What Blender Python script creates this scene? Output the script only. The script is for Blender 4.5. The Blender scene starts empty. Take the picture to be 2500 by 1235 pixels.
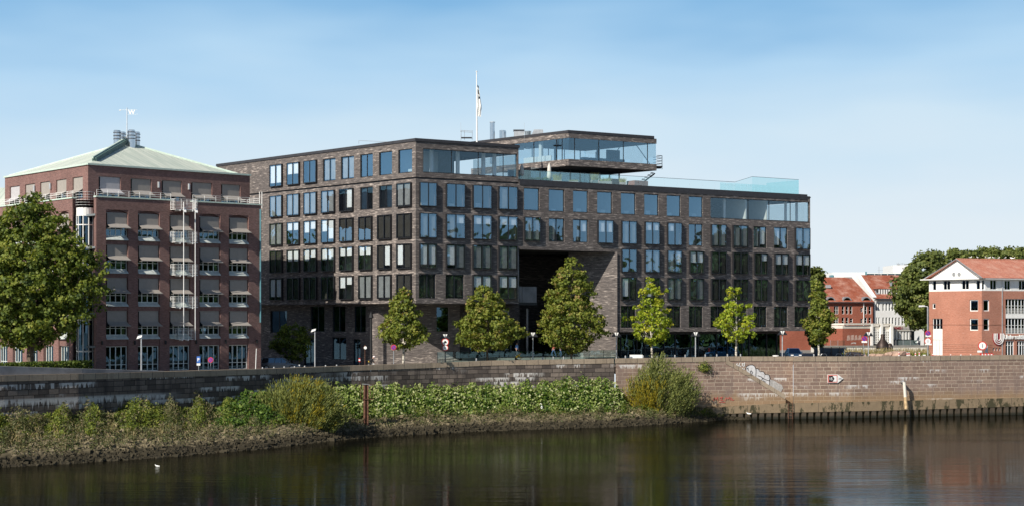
import bpy, math, random
import numpy as np
from mathutils import Vector, Matrix
S = bpy.context.scene
C = S.collection
# ---------------- camera, sky, sun, exposure ----------------
F, CX, HY, CZ = 4300.0, 1250.0, 775.0, 11.5      # focal length in photo pixels, principal column, horizon row, eye height over the water
cam_d = bpy.data.cameras.new('camera'); cam = bpy.data.objects.new('camera', cam_d); C.objects.link(cam)
cam.location = (0, 0, CZ); cam.rotation_euler = (math.pi/2, 0, 0)
cam_d.sensor_width = 36; cam_d.lens = 36*F/2500; cam_d.shift_y = (HY-617.5)/2500
cam_d.clip_start = 1; cam_d.clip_end = 6000
S.camera = cam
SUN_T = Vector((9.6, 12.0, -10.3)).normalized()     # the way sunlight travels
sun_d = bpy.data.lights.new('sun', 'SUN'); sun = bpy.data.objects.new('sun', sun_d); C.objects.link(sun)
sun_d.energy = 5.0; sun_d.angle = math.radians(0.5); sun_d.color = (1.0, 0.93, 0.82)
sun.rotation_euler = SUN_T.to_track_quat('-Z', 'Y').to_euler(); sun.location = (-60, -60, 80)
W = bpy.data.worlds.new('World'); S.world = W; W.use_nodes = True
nt = W.node_tree; nt.nodes.clear()
sky = nt.nodes.new('ShaderNodeTexSky'); sky.sky_type = 'NISHITA'; sky.sun_disc = False
sky.sun_elevation = math.asin(-SUN_T.z)
sky.sun_rotation = math.atan2(-SUN_T.x, -SUN_T.y)
sky.altitude = 0; sky.air_density = 1.0; sky.dust_density = 1.2; sky.ozone_density = 2.0
bg = nt.nodes.new('ShaderNodeBackground'); bg.inputs[1].default_value = 0.06
out = nt.nodes.new('ShaderNodeOutputWorld')
# pale band at the horizon deepening to blue, with faint high cloud, laid over the Nishita sky
tc = nt.nodes.new('ShaderNodeTexCoord'); sp = nt.nodes.new('ShaderNodeSeparateXYZ'); nt.links.new(tc.outputs['Generated'], sp.inputs[0])
cr = nt.nodes.new('ShaderNodeValToRGB'); mr = nt.nodes.new('ShaderNodeMapRange'); mr.inputs[1].default_value = 0; mr.inputs[2].default_value = .30
mpp = nt.nodes.new('ShaderNodeMapping'); mpp.inputs['Scale'].default_value = (2.2, 2.2, 9.0); mpp.inputs['Rotation'].default_value = (0, .12, 0)
nz = nt.nodes.new('ShaderNodeTexNoise'); nz.inputs['Scale'].default_value = 2.2; nz.inputs['Detail'].default_value = 3; nt.links.new(tc.outputs['Generated'], mpp.inputs[0]); nt.links.new(mpp.outputs[0], nz.inputs[0])
ad = nt.nodes.new('ShaderNodeMath'); ad.operation = 'MULTIPLY_ADD'; ad.inputs[1].default_value = -.08; nt.links.new(nz.outputs[0], ad.inputs[0]); 
sh = nt.nodes.new('ShaderNodeMath'); sh.operation = 'ADD'; sh.inputs[1].default_value = .04; nt.links.new(sp.outputs[2], sh.inputs[0]); nt.links.new(sh.outputs[0], ad.inputs[2])
nt.links.new(ad.outputs[0], mr.inputs[0]); nt.links.new(mr.outputs[0], cr.inputs[0])
SK = [(0, (.67, .73, .77)), (.18, (.63, .71, .77)), (.34, (.52, .66, .77)), (.46, (.38, .57, .75)), (.58, (.20, .41, .65)), (.69, (.11, .30, .56)), (1.0, (.06, .19, .44))]
el = cr.color_ramp.elements
for i, (po, co) in enumerate(SK):
    e = el[0] if i == 0 else (el[1] if i == 1 else el.new(po)); e.position = po; e.color = (*[c/.06 for c in co], 1)
mf = nt.nodes.new('ShaderNodeMapRange'); mf.inputs[1].default_value = .45; mf.inputs[2].default_value = .2; nt.links.new(sp.outputs[2], mf.inputs[0])
mxs = nt.nodes.new('ShaderNodeMix'); mxs.data_type = 'RGBA'; nt.links.new(mf.outputs[0], mxs.inputs[0]); nt.links.new(sky.outputs[0], mxs.inputs[6]); nt.links.new(cr.outputs[0], mxs.inputs[7])
nt.links.new(mxs.outputs[2], bg.inputs[0]); nt.links.new(bg.outputs[0], out.inputs[0])
S.view_settings.view_transform = 'Standard'; S.view_settings.look = 'None'
S.view_settings.exposure = 0.25; S.view_settings.gamma = 1.0
S.render.engine = 'CYCLES'
S.cycles.max_bounces = 8; S.cycles.transparent_max_bounces = 24; S.cycles.transmission_bounces = 4
S.cycles.diffuse_bounces = 3; S.cycles.glossy_bounces = 4

# ---------------- helpers ----------------
def PX(px, Y): return (px-CX)/F*Y
def PZ(py, Y): return CZ-(py-HY)/F*Y
def P(px, py, Y): return Vector((PX(px, Y), Y, PZ(py, Y)))
def V2(px, Y): return Vector((PX(px, Y), Y, 0))
def gz(x): return 5.6 + 0.5*min(1, max(0, (x+30)/30))      # ground level rises gently towards the right

class MB:
    def __init__(s): s.v = []; s.f = []; s.m = []; s.uv = []
    def face(s, pts, m=0, uv=None):
        i = len(s.v); s.v += [tuple(p) for p in pts]; s.f.append(tuple(range(i, i+len(pts)))); s.m.append(m)
        if uv is None:
            a, b, c = Vector(pts[0]), Vector(pts[1]), Vector(pts[2])
            n = (b-a).cross(c-b)
            if n.length < 1e-12: n = Vector((0, 0, 1))
            n.normalize()
            if abs(n.z) > .9: uv = [(p[0], p[1]) for p in pts]
            else:
                t = Vector((-n.y, n.x, 0)).normalized()
                uv = [(p[0]*t.x+p[1]*t.y, p[2]) for p in pts]
        s.uv += uv
    def hexa(s, b, t, m=0):      # b, t: four bottom and four top points, counter-clockwise from above
        s.face([b[3], b[2], b[1], b[0]], m); s.face(t, m)
        for i in range(4):
            j = (i+1) % 4; s.face([b[i], b[j], t[j], t[i]], m)
    def box(s, x0, y0, z0, x1, y1, z1, m=0):
        b = [(x0, y0, z0), (x1, y0, z0), (x1, y1, z0), (x0, y1, z0)]
        s.hexa(b, [(p[0], p[1], z1) for p in b], m)
    def fb(s, fc, s0, s1, o0, o1, z0, z1, m=0):      # box on a facade: s along, o outward, z up
        s0, s1 = min(s0, s1), max(s0, s1); o0, o1 = min(o0, o1), max(o0, o1)
        b = [fc.p(s0, o0, z0), fc.p(s1, o0, z0), fc.p(s1, o1, z0), fc.p(s0, o1, z0)]
        t = [fc.p(s0, o0, z1), fc.p(s1, o0, z1), fc.p(s1, o1, z1), fc.p(s0, o1, z1)]
        if fc.flip: s.hexa(b, t, m)
        else: s.hexa(b[::-1], t[::-1], m)
    def tube(s, a, b, r0, r1=None, n=8, m=0, cap=True):
        a = Vector(a); b = Vector(b); r1 = r0 if r1 is None else r1
        d = (b-a).normalized(); u = d.orthogonal().normalized(); w = d.cross(u)
        A = []; B = []
        for i in range(n):
            t = 2*math.pi*i/n; q = u*math.cos(t)+w*math.sin(t)
            A.append(a+q*r0); B.append(b+q*r1)
        for i in range(n):
            j = (i+1) % n; s.face([A[i], A[j], B[j], B[i]], m)
        if cap: s.face(A[::-1], m); s.face(B, m)
    def path(s, pts, r, n=6, m=0):
        for a, b in zip(pts[:-1], pts[1:]): s.tube(a, b, r, n=n, m=m)
    def lathe(s, c, prof, n=12, m=0):
        c = Vector(c)
        for (r0, z0), (r1, z1) in zip(prof[:-1], prof[1:]):
            for i in range(n):
                a = 2*math.pi*i/n; b = 2*math.pi*(i+1)/n
                q = [c+Vector((r0*math.cos(a), r0*math.sin(a), z0)), c+Vector((r0*math.cos(b), r0*math.sin(b), z0)),
                     c+Vector((r1*math.cos(b), r1*math.sin(b), z1)), c+Vector((r1*math.cos(a), r1*math.sin(a), z1))]
                if r1 < 1e-5: q = q[:3]
                elif r0 < 1e-5: q = [q[0], q[2], q[3]]
                s.face(q, m)
    def prism(s, pts, ext, m=0):      # closed outline pushed along ext
        e = Vector(ext); A = [Vector(p) for p in pts]; B = [p+e for p in A]
        s.face(A[::-1], m); s.face(B, m)
        for i in range(len(A)):
            j = (i+1) % len(A); s.face([A[i], A[j], B[j], B[i]], m)
    def build(s, name, mats, parent=None, local=False, smooth=False, merge=False):
        if not isinstance(mats, (list, tuple)): mats = [mats]
        o = Vector((0, 0, 0))
        if parent is not None and not local:
            r = parent
            while r.parent: r = r.parent
            o = r.location
            if r.rotation_euler.z: raise Exception('rotated root needs local')
        me = bpy.data.meshes.new(name)
        me.from_pydata([(p[0]-o[0], p[1]-o[1], p[2]-o[2]) for p in s.v], [], s.f)
        for m in mats: me.materials.append(m)
        me.polygons.foreach_set('material_index', s.m)
        uvl = me.uv_layers.new(name='UVMap')
        uvl.data.foreach_set('uv', [c for p in s.uv for c in p])
        if smooth: me.polygons.foreach_set('use_smooth', [True]*len(s.f))
        if merge or smooth:
            import bmesh
            bm = bmesh.new(); bm.from_mesh(me); bmesh.ops.remove_doubles(bm, verts=bm.verts, dist=1e-4); bm.to_mesh(me); bm.free()
        me.update()
        ob = bpy.data.objects.new(name, me); C.objects.link(ob)
        if parent is not None: ob.parent = parent
        return ob

class Fac:      # a vertical facade plane through two (pixel column, depth) points
    def __init__(s, a, b, outward=None):
        s.a = Vector(a); s.b = Vector(b); s.a.z = s.b.z = 0
        s.d = (s.b-s.a).normalized(); s.L = (s.b-s.a).length
        n = Vector((s.d.y, -s.d.x, 0))
        tocam = Vector((0, 0, 0))-(s.a+s.b)/2 if outward is None else outward
        if n.dot(tocam) < 0: n = -n
        s.n = n
        s.flip = s.d.cross(s.n).z > 0
    def p(s, t, o=0, z=0):
        q = s.a+s.d*t+s.n*o; return Vector((q.x, q.y, z))
    def s(s, px):
        k = (px-CX)/F; return (k*s.a.y-s.a.x)/(s.d.x-k*s.d.y)
    def z(s, px, py):
        q = s.p(s.s(px)); return PZ(py, q.y)

def thing(name, label, cat, loc, group=None, rz=0):
    o = bpy.data.objects.new(name, None); C.objects.link(o); o.location = loc; o.rotation_euler = (0, 0, rz)
    o['label'] = label; o['category'] = cat
    if group: o['group'] = group
    return o
def tag(o, label=None, cat=None, group=None, kind=None):
    if label: o['label'] = label
    if cat: o['category'] = cat
    if group: o['group'] = group
    if kind: o['kind'] = kind
    return o
def kids(o): return [c for c in bpy.data.objects if c.parent == o]
def dup(root, loc, rz, label, kidmap=None):
    km = {}
    r = root.copy(); C.objects.link(r); r.location = loc; r.rotation_euler = (0, 0, rz); r['label'] = label
    for ch in KID[root.name]:
        c = ch.copy(); C.objects.link(c); c.parent = r
        for g in KID.get(ch.name, []):
            d = g.copy(); C.objects.link(d); d.parent = c
    return r
KID = {}
def reg(root):
    KID[root.name] = kids(root)
    for c in KID[root.name]: KID[c.name] = kids(c)

def wallmesh(mb, fc, s0, s1, z0, z1, holes, cuts=(), rev=0.35, off=0, m=0, mr=None):
    """grid wall with openings; holes get reveals, cuts do not"""
    mr = m if mr is None else mr
    ss = sorted({round(v, 4) for v in [s0, s1]+[h[i] for h in list(holes)+list(cuts) for i in (0, 1)] if s0-1e-6 <= v <= s1+1e-6})
    zs = sorted({round(v, 4) for v in [z0, z1]+[h[i] for h in list(holes)+list(cuts) for i in (2, 3)] if z0-1e-6 <= v <= z1+1e-6})
    hs = list(holes)+list(cuts)
    for i in range(len(ss)-1):
        k = 0
        while k < len(zs)-1:
            cs = (ss[i]+ss[i+1])/2
            def solid(q):
                cz = (zs[q]+zs[q+1])/2
                return not any(h[0] < cs < h[1] and h[2] < cz < h[3] for h in hs)
            if not solid(k): k += 1; continue
            e = k
            while e+1 < len(zs)-1 and solid(e+1): e += 1
            q = [fc.p(ss[i], off, zs[k]), fc.p(ss[i+1], off, zs[k]), fc.p(ss[i+1], off, zs[e+1]), fc.p(ss[i], off, zs[e+1])]
            uv = [(ss[i], zs[k]), (ss[i+1], zs[k]), (ss[i+1], zs[e+1]), (ss[i], zs[e+1])]
            if not fc.flip: mb.face(q, m, uv)
            else: mb.face(q[::-1], m, uv[::-1])
            k = e+1
    for h in holes:
        a, b, c, d = h[:4]; r = off-rev
        mb.face([fc.p(a, off, c), fc.p(a, off, d), fc.p(a, r, d), fc.p(a, r, c)], mr)
        mb.face([fc.p(b, r, c), fc.p(b, r, d), fc.p(b, off, d), fc.p(b, off, c)], mr)
        mb.face([fc.p(a, off, d), fc.p(b, off, d), fc.p(b, r, d), fc.p(a, r, d)], mr)
        mb.face([fc.p(a, r, c), fc.p(b, r, c), fc.p(b, off, c), fc.p(a, off, c)], mr)

# ---------------- materials ----------------
class NT:
    def __init__(s, name):
        s.mat = bpy.data.materials.new(name); s.mat.use_nodes = True; s.t = s.mat.node_tree; s.t.nodes.clear()
        s.out = s.t.nodes.new('ShaderNodeOutputMaterial')
    def n(s, typ, ins=None, **kw):
        nd = s.t.nodes.new('ShaderNode'+typ)
        for k, v in kw.items(): setattr(nd, k, v)
        for k, v in (ins or {}).items():
            i = nd.inputs[k]
            if hasattr(v, 'links') or isinstance(v, bpy.types.NodeSocket): s.t.links.new(v, i)
            elif isinstance(v, bpy.types.Node): s.t.links.new(v.outputs[0], i)
            else: i.default_value = v
        return nd
    def math(s, op, a, b=0.0, c=0.0, clamp=False):
        nd = s.t.nodes.new('ShaderNodeMath'); nd.operation = op; nd.use_clamp = clamp
        for i, v in enumerate((a, b, c)):
            if isinstance(v, bpy.types.Node): s.t.links.new(v.outputs[0], nd.inputs[i])
            elif isinstance(v, bpy.types.NodeSocket): s.t.links.new(v, nd.inputs[i])
            else: nd.inputs[i].default_value = v
        return nd.outputs[0]
    def mix(s, f, a, b, blend='MIX'):
        nd = s.t.nodes.new('ShaderNodeMix'); nd.data_type = 'RGBA'; nd.blend_type = blend
        for k, v in ((0, f), (6, a), (7, b)):
            if isinstance(v, bpy.types.Node): s.t.links.new(v.outputs[0], nd.inputs[k])
            elif isinstance(v, bpy.types.NodeSocket): s.t.links.new(v, nd.inputs[k])
            elif k == 0: nd.inputs[k].default_value = v
            else: nd.inputs[k].default_value = (*v, 1) if len(v) == 3 else v
        return nd.outputs[2]
    def ramp(s, f, lo, hi, smooth=True):      # 0 below lo, 1 above hi
        nd = s.n('MapRange', {'Value': f, 'From Min': lo, 'From Max': hi}); nd.interpolation_type = 'SMOOTHSTEP' if smooth else 'LINEAR'
        return nd.outputs[0]
    def uv(s): return s.t.nodes.new('ShaderNodeUVMap').outputs[0]
    def scale(s, v, x, y, z=1.0, off=(0, 0, 0)):
        return s.n('Mapping', {'Vector': v, 'Scale': (x, y, z), 'Location': off}).outputs[0]
    def noise(s, v, sc, det=4, rough=.55, dim='3D'):
        return s.n('TexNoise', {'Vector': v, 'Scale': sc, 'Detail': det, 'Roughness': rough}, noise_dimensions=dim).outputs[0]
    def pbr(s, col, rough=.8, metal=0.0, normal=None, spec=.5, **ex):
        b = s.t.nodes.new('ShaderNodeBsdfPrincipled')
        def st(k, v):
            i = b.inputs[k]
            if isinstance(v, bpy.types.NodeSocket): s.t.links.new(v, i)
            elif isinstance(v, tuple) and len(v) == 3: i.default_value = (*v, 1)
            else: i.default_value = v
        st('Base Color', col); st('Roughness', rough); st('Metallic', metal); st('Specular IOR Level', spec)
        if normal is not None: st('Normal', normal)
        for k, v in ex.items(): st(k.replace('_', ' '), v)
        s.t.links.new(b.outputs[0], s.out.inputs[0]); return b
    def bump(s, h, strength=.5, dist=.05):
        return s.n('Bump', {'Height': h, 'Strength': strength, 'Distance': dist}).outputs[0]
def plain(name, col, rough=.7, metal=0.0, var=.12, sc=3.0, spec=.4):
    m = NT(name); g = m.n('NewGeometry').outputs[0]
    n = m.noise(g, sc, 3)
    c = m.mix(m.ramp(n, .3, .7), tuple(x*(1-var) for x in col), tuple(min(1, x*(1+var)) for x in col))
    m.pbr(c, rough, metal, spec=spec); return m.mat

def brick_dark():
    m = NT('brick_dark'); uv = m.uv()
    br = m.n('TexBrick', {'Vector': uv, 'Color1': (.105, .092, .088, 1), 'Color2': (.20, .172, .158, 1), 'Mortar': (.08, .072, .068, 1), 'Scale': 1.0,
             'Mortar Size': .008, 'Bias': .0, 'Brick Width': .42, 'Row Height': .075}, offset=.37, squash=1.0)
    st = m.noise(m.scale(uv, 1.1, 6.5), 1.0, 4, .65)
    lg = m.noise(m.scale(uv, .18, .25), 1.0, 3)
    vz = m.n('SeparateXYZ', {0: uv}).outputs[1]
    bd_ = m.ramp(m.math('ABSOLUTE', m.math('SUBTRACT', m.math('FRACT', m.math('DIVIDE', m.math('SUBTRACT', vz, 11.63), 3.36)), .5)), .10, .13)
    st = m.math('ADD', st, m.math('MULTIPLY', m.math('SUBTRACT', 1.0, bd_), .045))
    c = m.mix(m.ramp(st, .56, .68), br.outputs[0], (.44, .38, .34))
    c = m.mix(m.ramp(st, .48, .30), c, (.045, .038, .037))
    c = m.mix(m.ramp(lg, .35, .7), c, m.mix(.4, c, (.10, .09, .09)))
    # the dado bands of different laying between floors
    m.pbr(c, .85, normal=m.bump(st, .6, .04), spec=.25); return m.mat
def brick_red(name, c1, c2, mort, rh=.075, bw=.25, ms=.01):
    m = NT(name); uv = m.uv()
    br = m.n('TexBrick', {'Vector': uv, 'Color1': (*c1, 1), 'Color2': (*c2, 1), 'Mortar': (*mort, 1), 'Scale': 1.0,
             'Mortar Size': ms, 'Bias': .0, 'Brick Width': bw, 'Row Height': rh}, offset=.5)
    st = m.noise(m.scale(uv, 3, 9), 1.0, 3, .6)
    lg = m.noise(m.scale(uv, .3, .3), 1.0, 3)
    c = m.mix(m.ramp(st, .6, .75), br.outputs[0], m.mix(.5, br.outputs[0], (.55, .42, .36)))
    c = m.mix(m.ramp(st, .42, .28), c, m.mix(.45, c, (.05, .03, .03)))
    c = m.mix(m.ramp(lg, .35, .7), m.mix(.82, (0, 0, 0), c), c)
    m.pbr(c, .85, normal=m.bump(br.outputs[1], .3, -.01), spec=.25); return m.mat

def glass(name, refl=.33, tint=(.55, .66, .72), gcol=(.36, .66, .95), rough=.01, wob=.0):
    m = NT(name)
    nrm = None
    if wob:
        nz = m.noise(m.n('NewGeometry').outputs[0], .35, 2); nrm = m.bump(nz, wob, .3)
    g = m.n('BsdfGlossy', {'Color': (*gcol, 1), 'Roughness': rough})
    if nrm is not None: m.t.links.new(nrm, g.inputs['Normal'])
    t = m.n('BsdfTransparent', {'Color': (*tint, 1)})
    fr = m.n('LayerWeight', {'Blend': .25}).outputs[1]
    f = m.math('ADD', refl, m.math('MULTIPLY', fr, .6), clamp=True)
    mx = m.n('MixShader', {0: f, 1: t.outputs[0], 2: g.outputs[0]})
    m.t.links.new(mx.outputs[0], m.out.inputs[0]); return m.mat

def stone_wall(name, cols, mortar, h, w, streak, lightj, seed=0.0, ocre=False):
    m = NT(name); uv = m.uv()
    br = m.n('TexBrick', {'Vector': m.n('VectorMath', {0: uv, 1: m.n('VectorMath', {0: m.n('TexNoise', {'Vector': uv, 'Scale': 1.7, 'Detail': 2.0}).outputs[1], 1: (.06, .03, 0)}, operation='MULTIPLY').outputs[0]}, operation='ADD').outputs[0],
             'Color1': (*cols[0], 1), 'Color2': (*cols[1], 1), 'Mortar': (*mortar, 1), 'Scale': 1.0,
             'Mortar Size': .032 if lightj else .026, 'Mortar Smooth': .3, 'Bias': .0, 'Brick Width': w, 'Row Height': h}, offset=.42, squash=1.25, squash_frequency=3)
    sx = m.n('SeparateXYZ', {0: uv}); u, v = sx.outputs[0], sx.outputs[1]
    big = m.noise(m.scale(uv, .12, .5, 1, (seed, 0, 0)), 1.0, 4, .6)
    fine = m.noise(uv, 5.0, 5, .7)
    vert = m.noise(m.scale(uv, 1.3, .12, 1, (seed*2, 0, 0)), 1.0, 3)
    c = m.mix(m.ramp(fine, .3, .75), m.mix(.7, (0.02, .018, .018), br.outputs[0]), br.outputs[0])
    c = m.mix(m.ramp(big, .35, .65), c, m.mix(.55, c, cols[2]))
    c = m.mix(m.math('MULTIPLY', m.ramp(vert, .5, .68), .55), c, cols[3])
    # lime leaching out of the bed joints and running down
    vv = m.math('DIVIDE', v, h); fl = m.math('FLOOR', vv); top = m.math('SUBTRACT', 1.0, m.math('FRACT', vv))
    cmb = m.n('CombineXYZ', {0: m.math('MULTIPLY', u, .11), 1: m.math('MULTIPLY', fl, 7.3 if not lightj else 13.1), 2: seed}).outputs[0]
    gate = m.math('MULTIPLY', m.ramp(m.noise(cmb, 1.0, 1), streak, streak+.05), m.ramp(m.noise(m.n('CombineXYZ', {0: m.math('MULTIPLY', u, .9), 1: m.math('MULTIPLY', fl, 5.1), 2: seed}).outputs[0], 1.0, 3, .7), .42, .52))
    cmb2 = m.n('CombineXYZ', {0: m.math('MULTIPLY', u, 5.5), 1: m.math('MULTIPLY', fl, 3.7), 2: seed}).outputs[0]
    drip = m.math('MULTIPLY', m.math('POWER', m.noise(cmb2, 1.0, 2, .8), 5.0), 17.0)
    msk = m.math('MULTIPLY', gate, m.ramp(m.math('SUBTRACT', m.math('ADD', drip, .10), top), -.02, .10))
    msk = m.math('MULTIPLY', msk, m.ramp(m.noise(uv, 9.0, 3, .8), .25, .42))
    if not lightj:      # heavy lime curtain low on the wall at its upstream end
        lo_ = m.math('MULTIPLY', m.ramp(u, 26.0, 20.0), m.math('MULTIPLY', m.ramp(v, 4.85, 4.6), m.ramp(m.math('ADD', v, m.math('MULTIPLY', m.noise(m.scale(uv, 3.2, .10), 1.0, 4, .75), 3.6)), 6.0, 6.35)))
        msk = m.math('MAXIMUM', msk, lo_)
    c = m.mix(m.math('MULTIPLY', msk, .85), c, (.62, .60, .58))
    if ocre:
        lo = m.ramp(m.math('ADD', v, m.math('MULTIPLY', m.math('SUBTRACT', vert, .5), 1.6)), 3.4, 2.0)
        c = m.mix(m.math('MULTIPLY', lo, .6), c, (.30, .20, .10))
        alg = m.math('MULTIPLY', m.ramp(m.math('ADD', v, m.math('MULTIPLY', m.noise(m.scale(uv, 1.1, .3), 1.0, 4, .7), 1.6)), 2.35, 2.05), .8)
        c = m.mix(alg, c, (.05, .05, .02))
    hgt = m.math('ADD', m.math('MULTIPLY', br.outputs[1], -1.0), m.math('MULTIPLY', fine, .8))
    m.pbr(c, .9, normal=m.bump(hgt, .9 if not lightj else .5, .05), spec=.2); return m.mat

def leafmat(name, cols, trans=.35):
    m = NT(name)
    a = m.n('Attribute', attribute_name='rnd').outputs[2]
    cr = m.n('ValToRGB', {0: a}); e = cr.color_ramp.elements
    e[0].color = (*cols[0], 1); e[-1].color = (*cols[-1], 1)
    for i, c in enumerate(cols[1:-1]):
        x = e.new((i+1)/(len(cols)-1)); x.color = (*c, 1)
    d = m.n('BsdfPrincipled', {'Base Color': cr.outputs[0], 'Roughness': .6, 'Specular IOR Level': .3})
    tcol = m.mix(.6, cr.outputs[0], m.mix(1.0, cr.outputs[0], (1.0, 1.0, .25), 'MULTIPLY'))
    t = m.n('BsdfTranslucent', {'Color': m.mix(1.0, tcol, (1.6, 1.6, 1.2), 'MULTIPLY')})
    mx = m.n('MixShader', {0: trans, 1: d.outputs[0], 2: t.outputs[0]})
    m.t.links.new(mx.outputs[0], m.out.inputs[0]); return m.mat

M = {}
M['bd'] = brick_dark()
M['br'] = brick_red('brick_plum', (.165, .077, .068), (.275, .14, .12), (.20, .16, .15))
M['bo'] = brick_red('brick_orange', (.42, .15, .095), (.50, .20, .135), (.40, .26, .2))
M['bh'] = brick_red('brick_house', (.33, .09, .05), (.40, .12, .07), (.28, .12, .09))
M['coping'] = plain('dark_metal_coping', (.055, .052, .056), .45, .3)
M['frame'] = plain('anthracite_frame', (.025, .026, .03), .4, .3)
M['glass'] = glass('window_glass', .20, tint=(.93, .96, .97), wob=.10)
M['glassd'] = glass('fixed_pane_glass', .22, tint=(.72, .84, .90), wob=.05)
M['glassc'] = glass('clear_pavilion_glass', .07, tint=(.86, .92, .94), gcol=(.45, .68, .86))
M['railc'] = glass('clear_balustrade_glass', .02, tint=(.96, .985, .985), gcol=(.7, .95, 1))
M['rail'] = glass('green_balustrade_glass', .05, tint=(.86, .95, .95), gcol=(.7, .95, 1))
M['blind'] = plain('white_blind', (.90, .90, .88), .8, var=.03)
M['sheer'] = plain('grey_sheer_blind', (.30, .31, .31), .8, sc=1.5)
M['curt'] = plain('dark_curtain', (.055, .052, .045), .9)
M['dpan'] = plain('blue_panel', (.03, .055, .085), .5)
M['int'] = plain('interior_wall', (.16, .18, .19), .9)
M['intw'] = plain('interior_white', (.72, .74, .70), .9, var=.04)
M['intd'] = plain('interior_floor', (.12, .12, .12), .8)
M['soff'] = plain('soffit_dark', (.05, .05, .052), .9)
M['white'] = plain('white_paint', (.78, .78, .76), .5, var=.05)
M['cream'] = plain('cream_render', (.62, .59, .53), .85, var=.06, sc=1.0)
M['wrend'] = plain('white_render', (.70, .70, .69), .85, var=.05, sc=1.0)
M['mint'] = plain('mint_metal', (.50, .57, .53), .5, .1)
M['sill'] = plain('pale_zinc_sill', (.50, .54, .52), .5)
M['steel'] = plain('polished_steel', (.62, .64, .66), .22, 1.0, var=.05)
M['galv'] = plain('galvanised_steel', (.50, .51, .52), .45, .7)
M['black'] = plain('black_paint', (.015, .015, .017), .5)
M['dgreen'] = plain('dark_green_paint', (.02, .035, .03), .5)
M['asph'] = plain('asphalt', (.05, .05, .052), .9, sc=8)
M['pave'] = plain('paving', (.22, .21, .19), .9, sc=1.2, var=.18)
M['plaza'] = plain('plaza_stone', (.20, .21, .19), .8, sc=1.2, var=.1)
M['conc'] = plain('grey_concrete', (.24, .24, .245), .85, sc=.8, var=.2)
M['soil'] = plain('soil', (.07, .055, .035), 1.0, sc=2, var=.3)
M['awn'] = plain('taupe_fabric', (.30, .275, .25), .9, var=.05)
M['awnp'] = plain('pale_fabric', (.42, .41, .42), .9, var=.05)
M['awnd'] = plain('roller_fabric', (.20, .195, .185), .9, var=.06)
M['winpale'] = plain('pale_window_frame', (.66, .70, .66), .5, var=.05)
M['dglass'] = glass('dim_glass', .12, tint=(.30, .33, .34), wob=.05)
M['rust'] = plain('rusty_steel', (.115, .055, .035), .9, sc=4, var=.4)
M['red'] = plain('signal_red', (.55, .04, .03), .5)
M['blue'] = plain('signal_blue', (.03, .12, .42), .5)
M['purple'] = plain('sign_purple', (.11, .04, .28), .5)
M['yellow'] = plain('ochre', (.55, .38, .04), .8)
M['skin'] = plain('skin', (.45, .27, .2), .6)
M['tyre'] = plain('tyre_rubber', (.02, .02, .02), .9)
M['boulder'] = plain('boulder_stone', (.38, .26, .20), .9, sc=2, var=.3)
M['brz'] = plain('bronze', (.05, .035, .03), .5, .5)
M['maroon'] = plain('dark_red_letters_and_shadow', (.28, .03, .04), .6)
M['red2'] = plain('faded_red', (.60, .16, .13), .6)
M['redsp'] = plain('red_spray', (.50, .10, .08), .8)
M['pipe_y'] = plain('stained_pipe', (.50, .36, .20), .7, var=.2)
M['teal'] = plain('teal_cladding', (.10, .24, .28), .4)
def copper():
    m = NT('copper_roof'); uv = m.uv()
    u = m.n('SeparateXYZ', {0: uv}).outputs[0]
    seam = m.ramp(m.math('ABSOLUTE', m.math('SUBTRACT', m.math('FRACT', m.math('DIVIDE', u, .62)), .5)), .44, .49)
    n = m.noise(m.scale(uv, 1.2, .15), 1.0, 4)
    c = m.mix(m.ramp(n, .3, .7), (.48, .55, .48), (.66, .70, .61))
    c = m.mix(m.math('MULTIPLY', seam, .5), c, (.22, .26, .23))
    m.pbr(c, .6, .1, normal=m.bump(seam, .5, .05)); return m.mat
M['copper'] = copper()
M['mintd'] = plain('green_patina_dark', (.07, .13, .12), .6)
M['mintl'] = plain('green_patina_light', (.50, .60, .53), .6, var=.08)
def tiles(name, a, b):
    m = NT(name); uv = m.uv()
    br = m.n('TexBrick', {'Vector': uv, 'Color1': (*a, 1), 'Color2': (*b, 1), 'Mortar': tuple(x*.45 for x in a)+(1,), 'Scale': 1.0, 'Mortar Size': .02,
              'Brick Width': .26, 'Row Height': .36}, offset=.0)
    lg = m.noise(uv, .5, 5, .7)
    c = m.mix(m.ramp(lg, .4, .75), br.outputs[0], m.mix(.6, br.outputs[0], (.62, .40, .32)))
    c = m.mix(m.ramp(lg, .42, .25), c, m.mix(.4, c, (.1, .05, .04)))
    m.pbr(c, .85, normal=m.bump(br.outputs[1], .5, -.03), spec=.2); return m.mat
M['tile'] = tiles('roof_tiles', (.30, .085, .05), (.38, .115, .065))
M['tilep'] = tiles('roof_tiles_pale', (.50, .19, .13), (.60, .26, .18))
def bark():
    m = NT('bark'); g = m.n('NewGeometry').outputs[0]
    n = m.noise(m.scale(g, 3, 3, .8), 2.0, 4); m.pbr(m.mix(m.ramp(n, .35, .65), (.06, .045, .03), (.16, .125, .09)), .95); return m.mat
M['bark'] = bark()
def bark2():
    m = NT('pale_bark'); g = m.n('NewGeometry').outputs[0]
    n = m.noise(m.scale(g, 2, 2, 3), 1.6, 4); m.pbr(m.mix(m.ramp(n, .40, .52), (.12, .10, .08), (.58, .54, .46)), .9); return m.mat
M['barkp'] = bark2()
M['leafA'] = leafmat('maple_leaves', [(.05, .075, .015), (.12, .16, .024), (.20, .235, .04), (.27, .27, .055), (.31, .21, .09)])
M['leafY'] = leafmat('yellow_green_leaves', [(.12, .18, .018), (.24, .32, .025), (.36, .40, .035), (.46, .40, .05)])
M['leafD'] = leafmat('plane_leaves', [(.03, .055, .014), (.09, .13, .022), (.18, .22, .036), (.29, .29, .06)])
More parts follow.
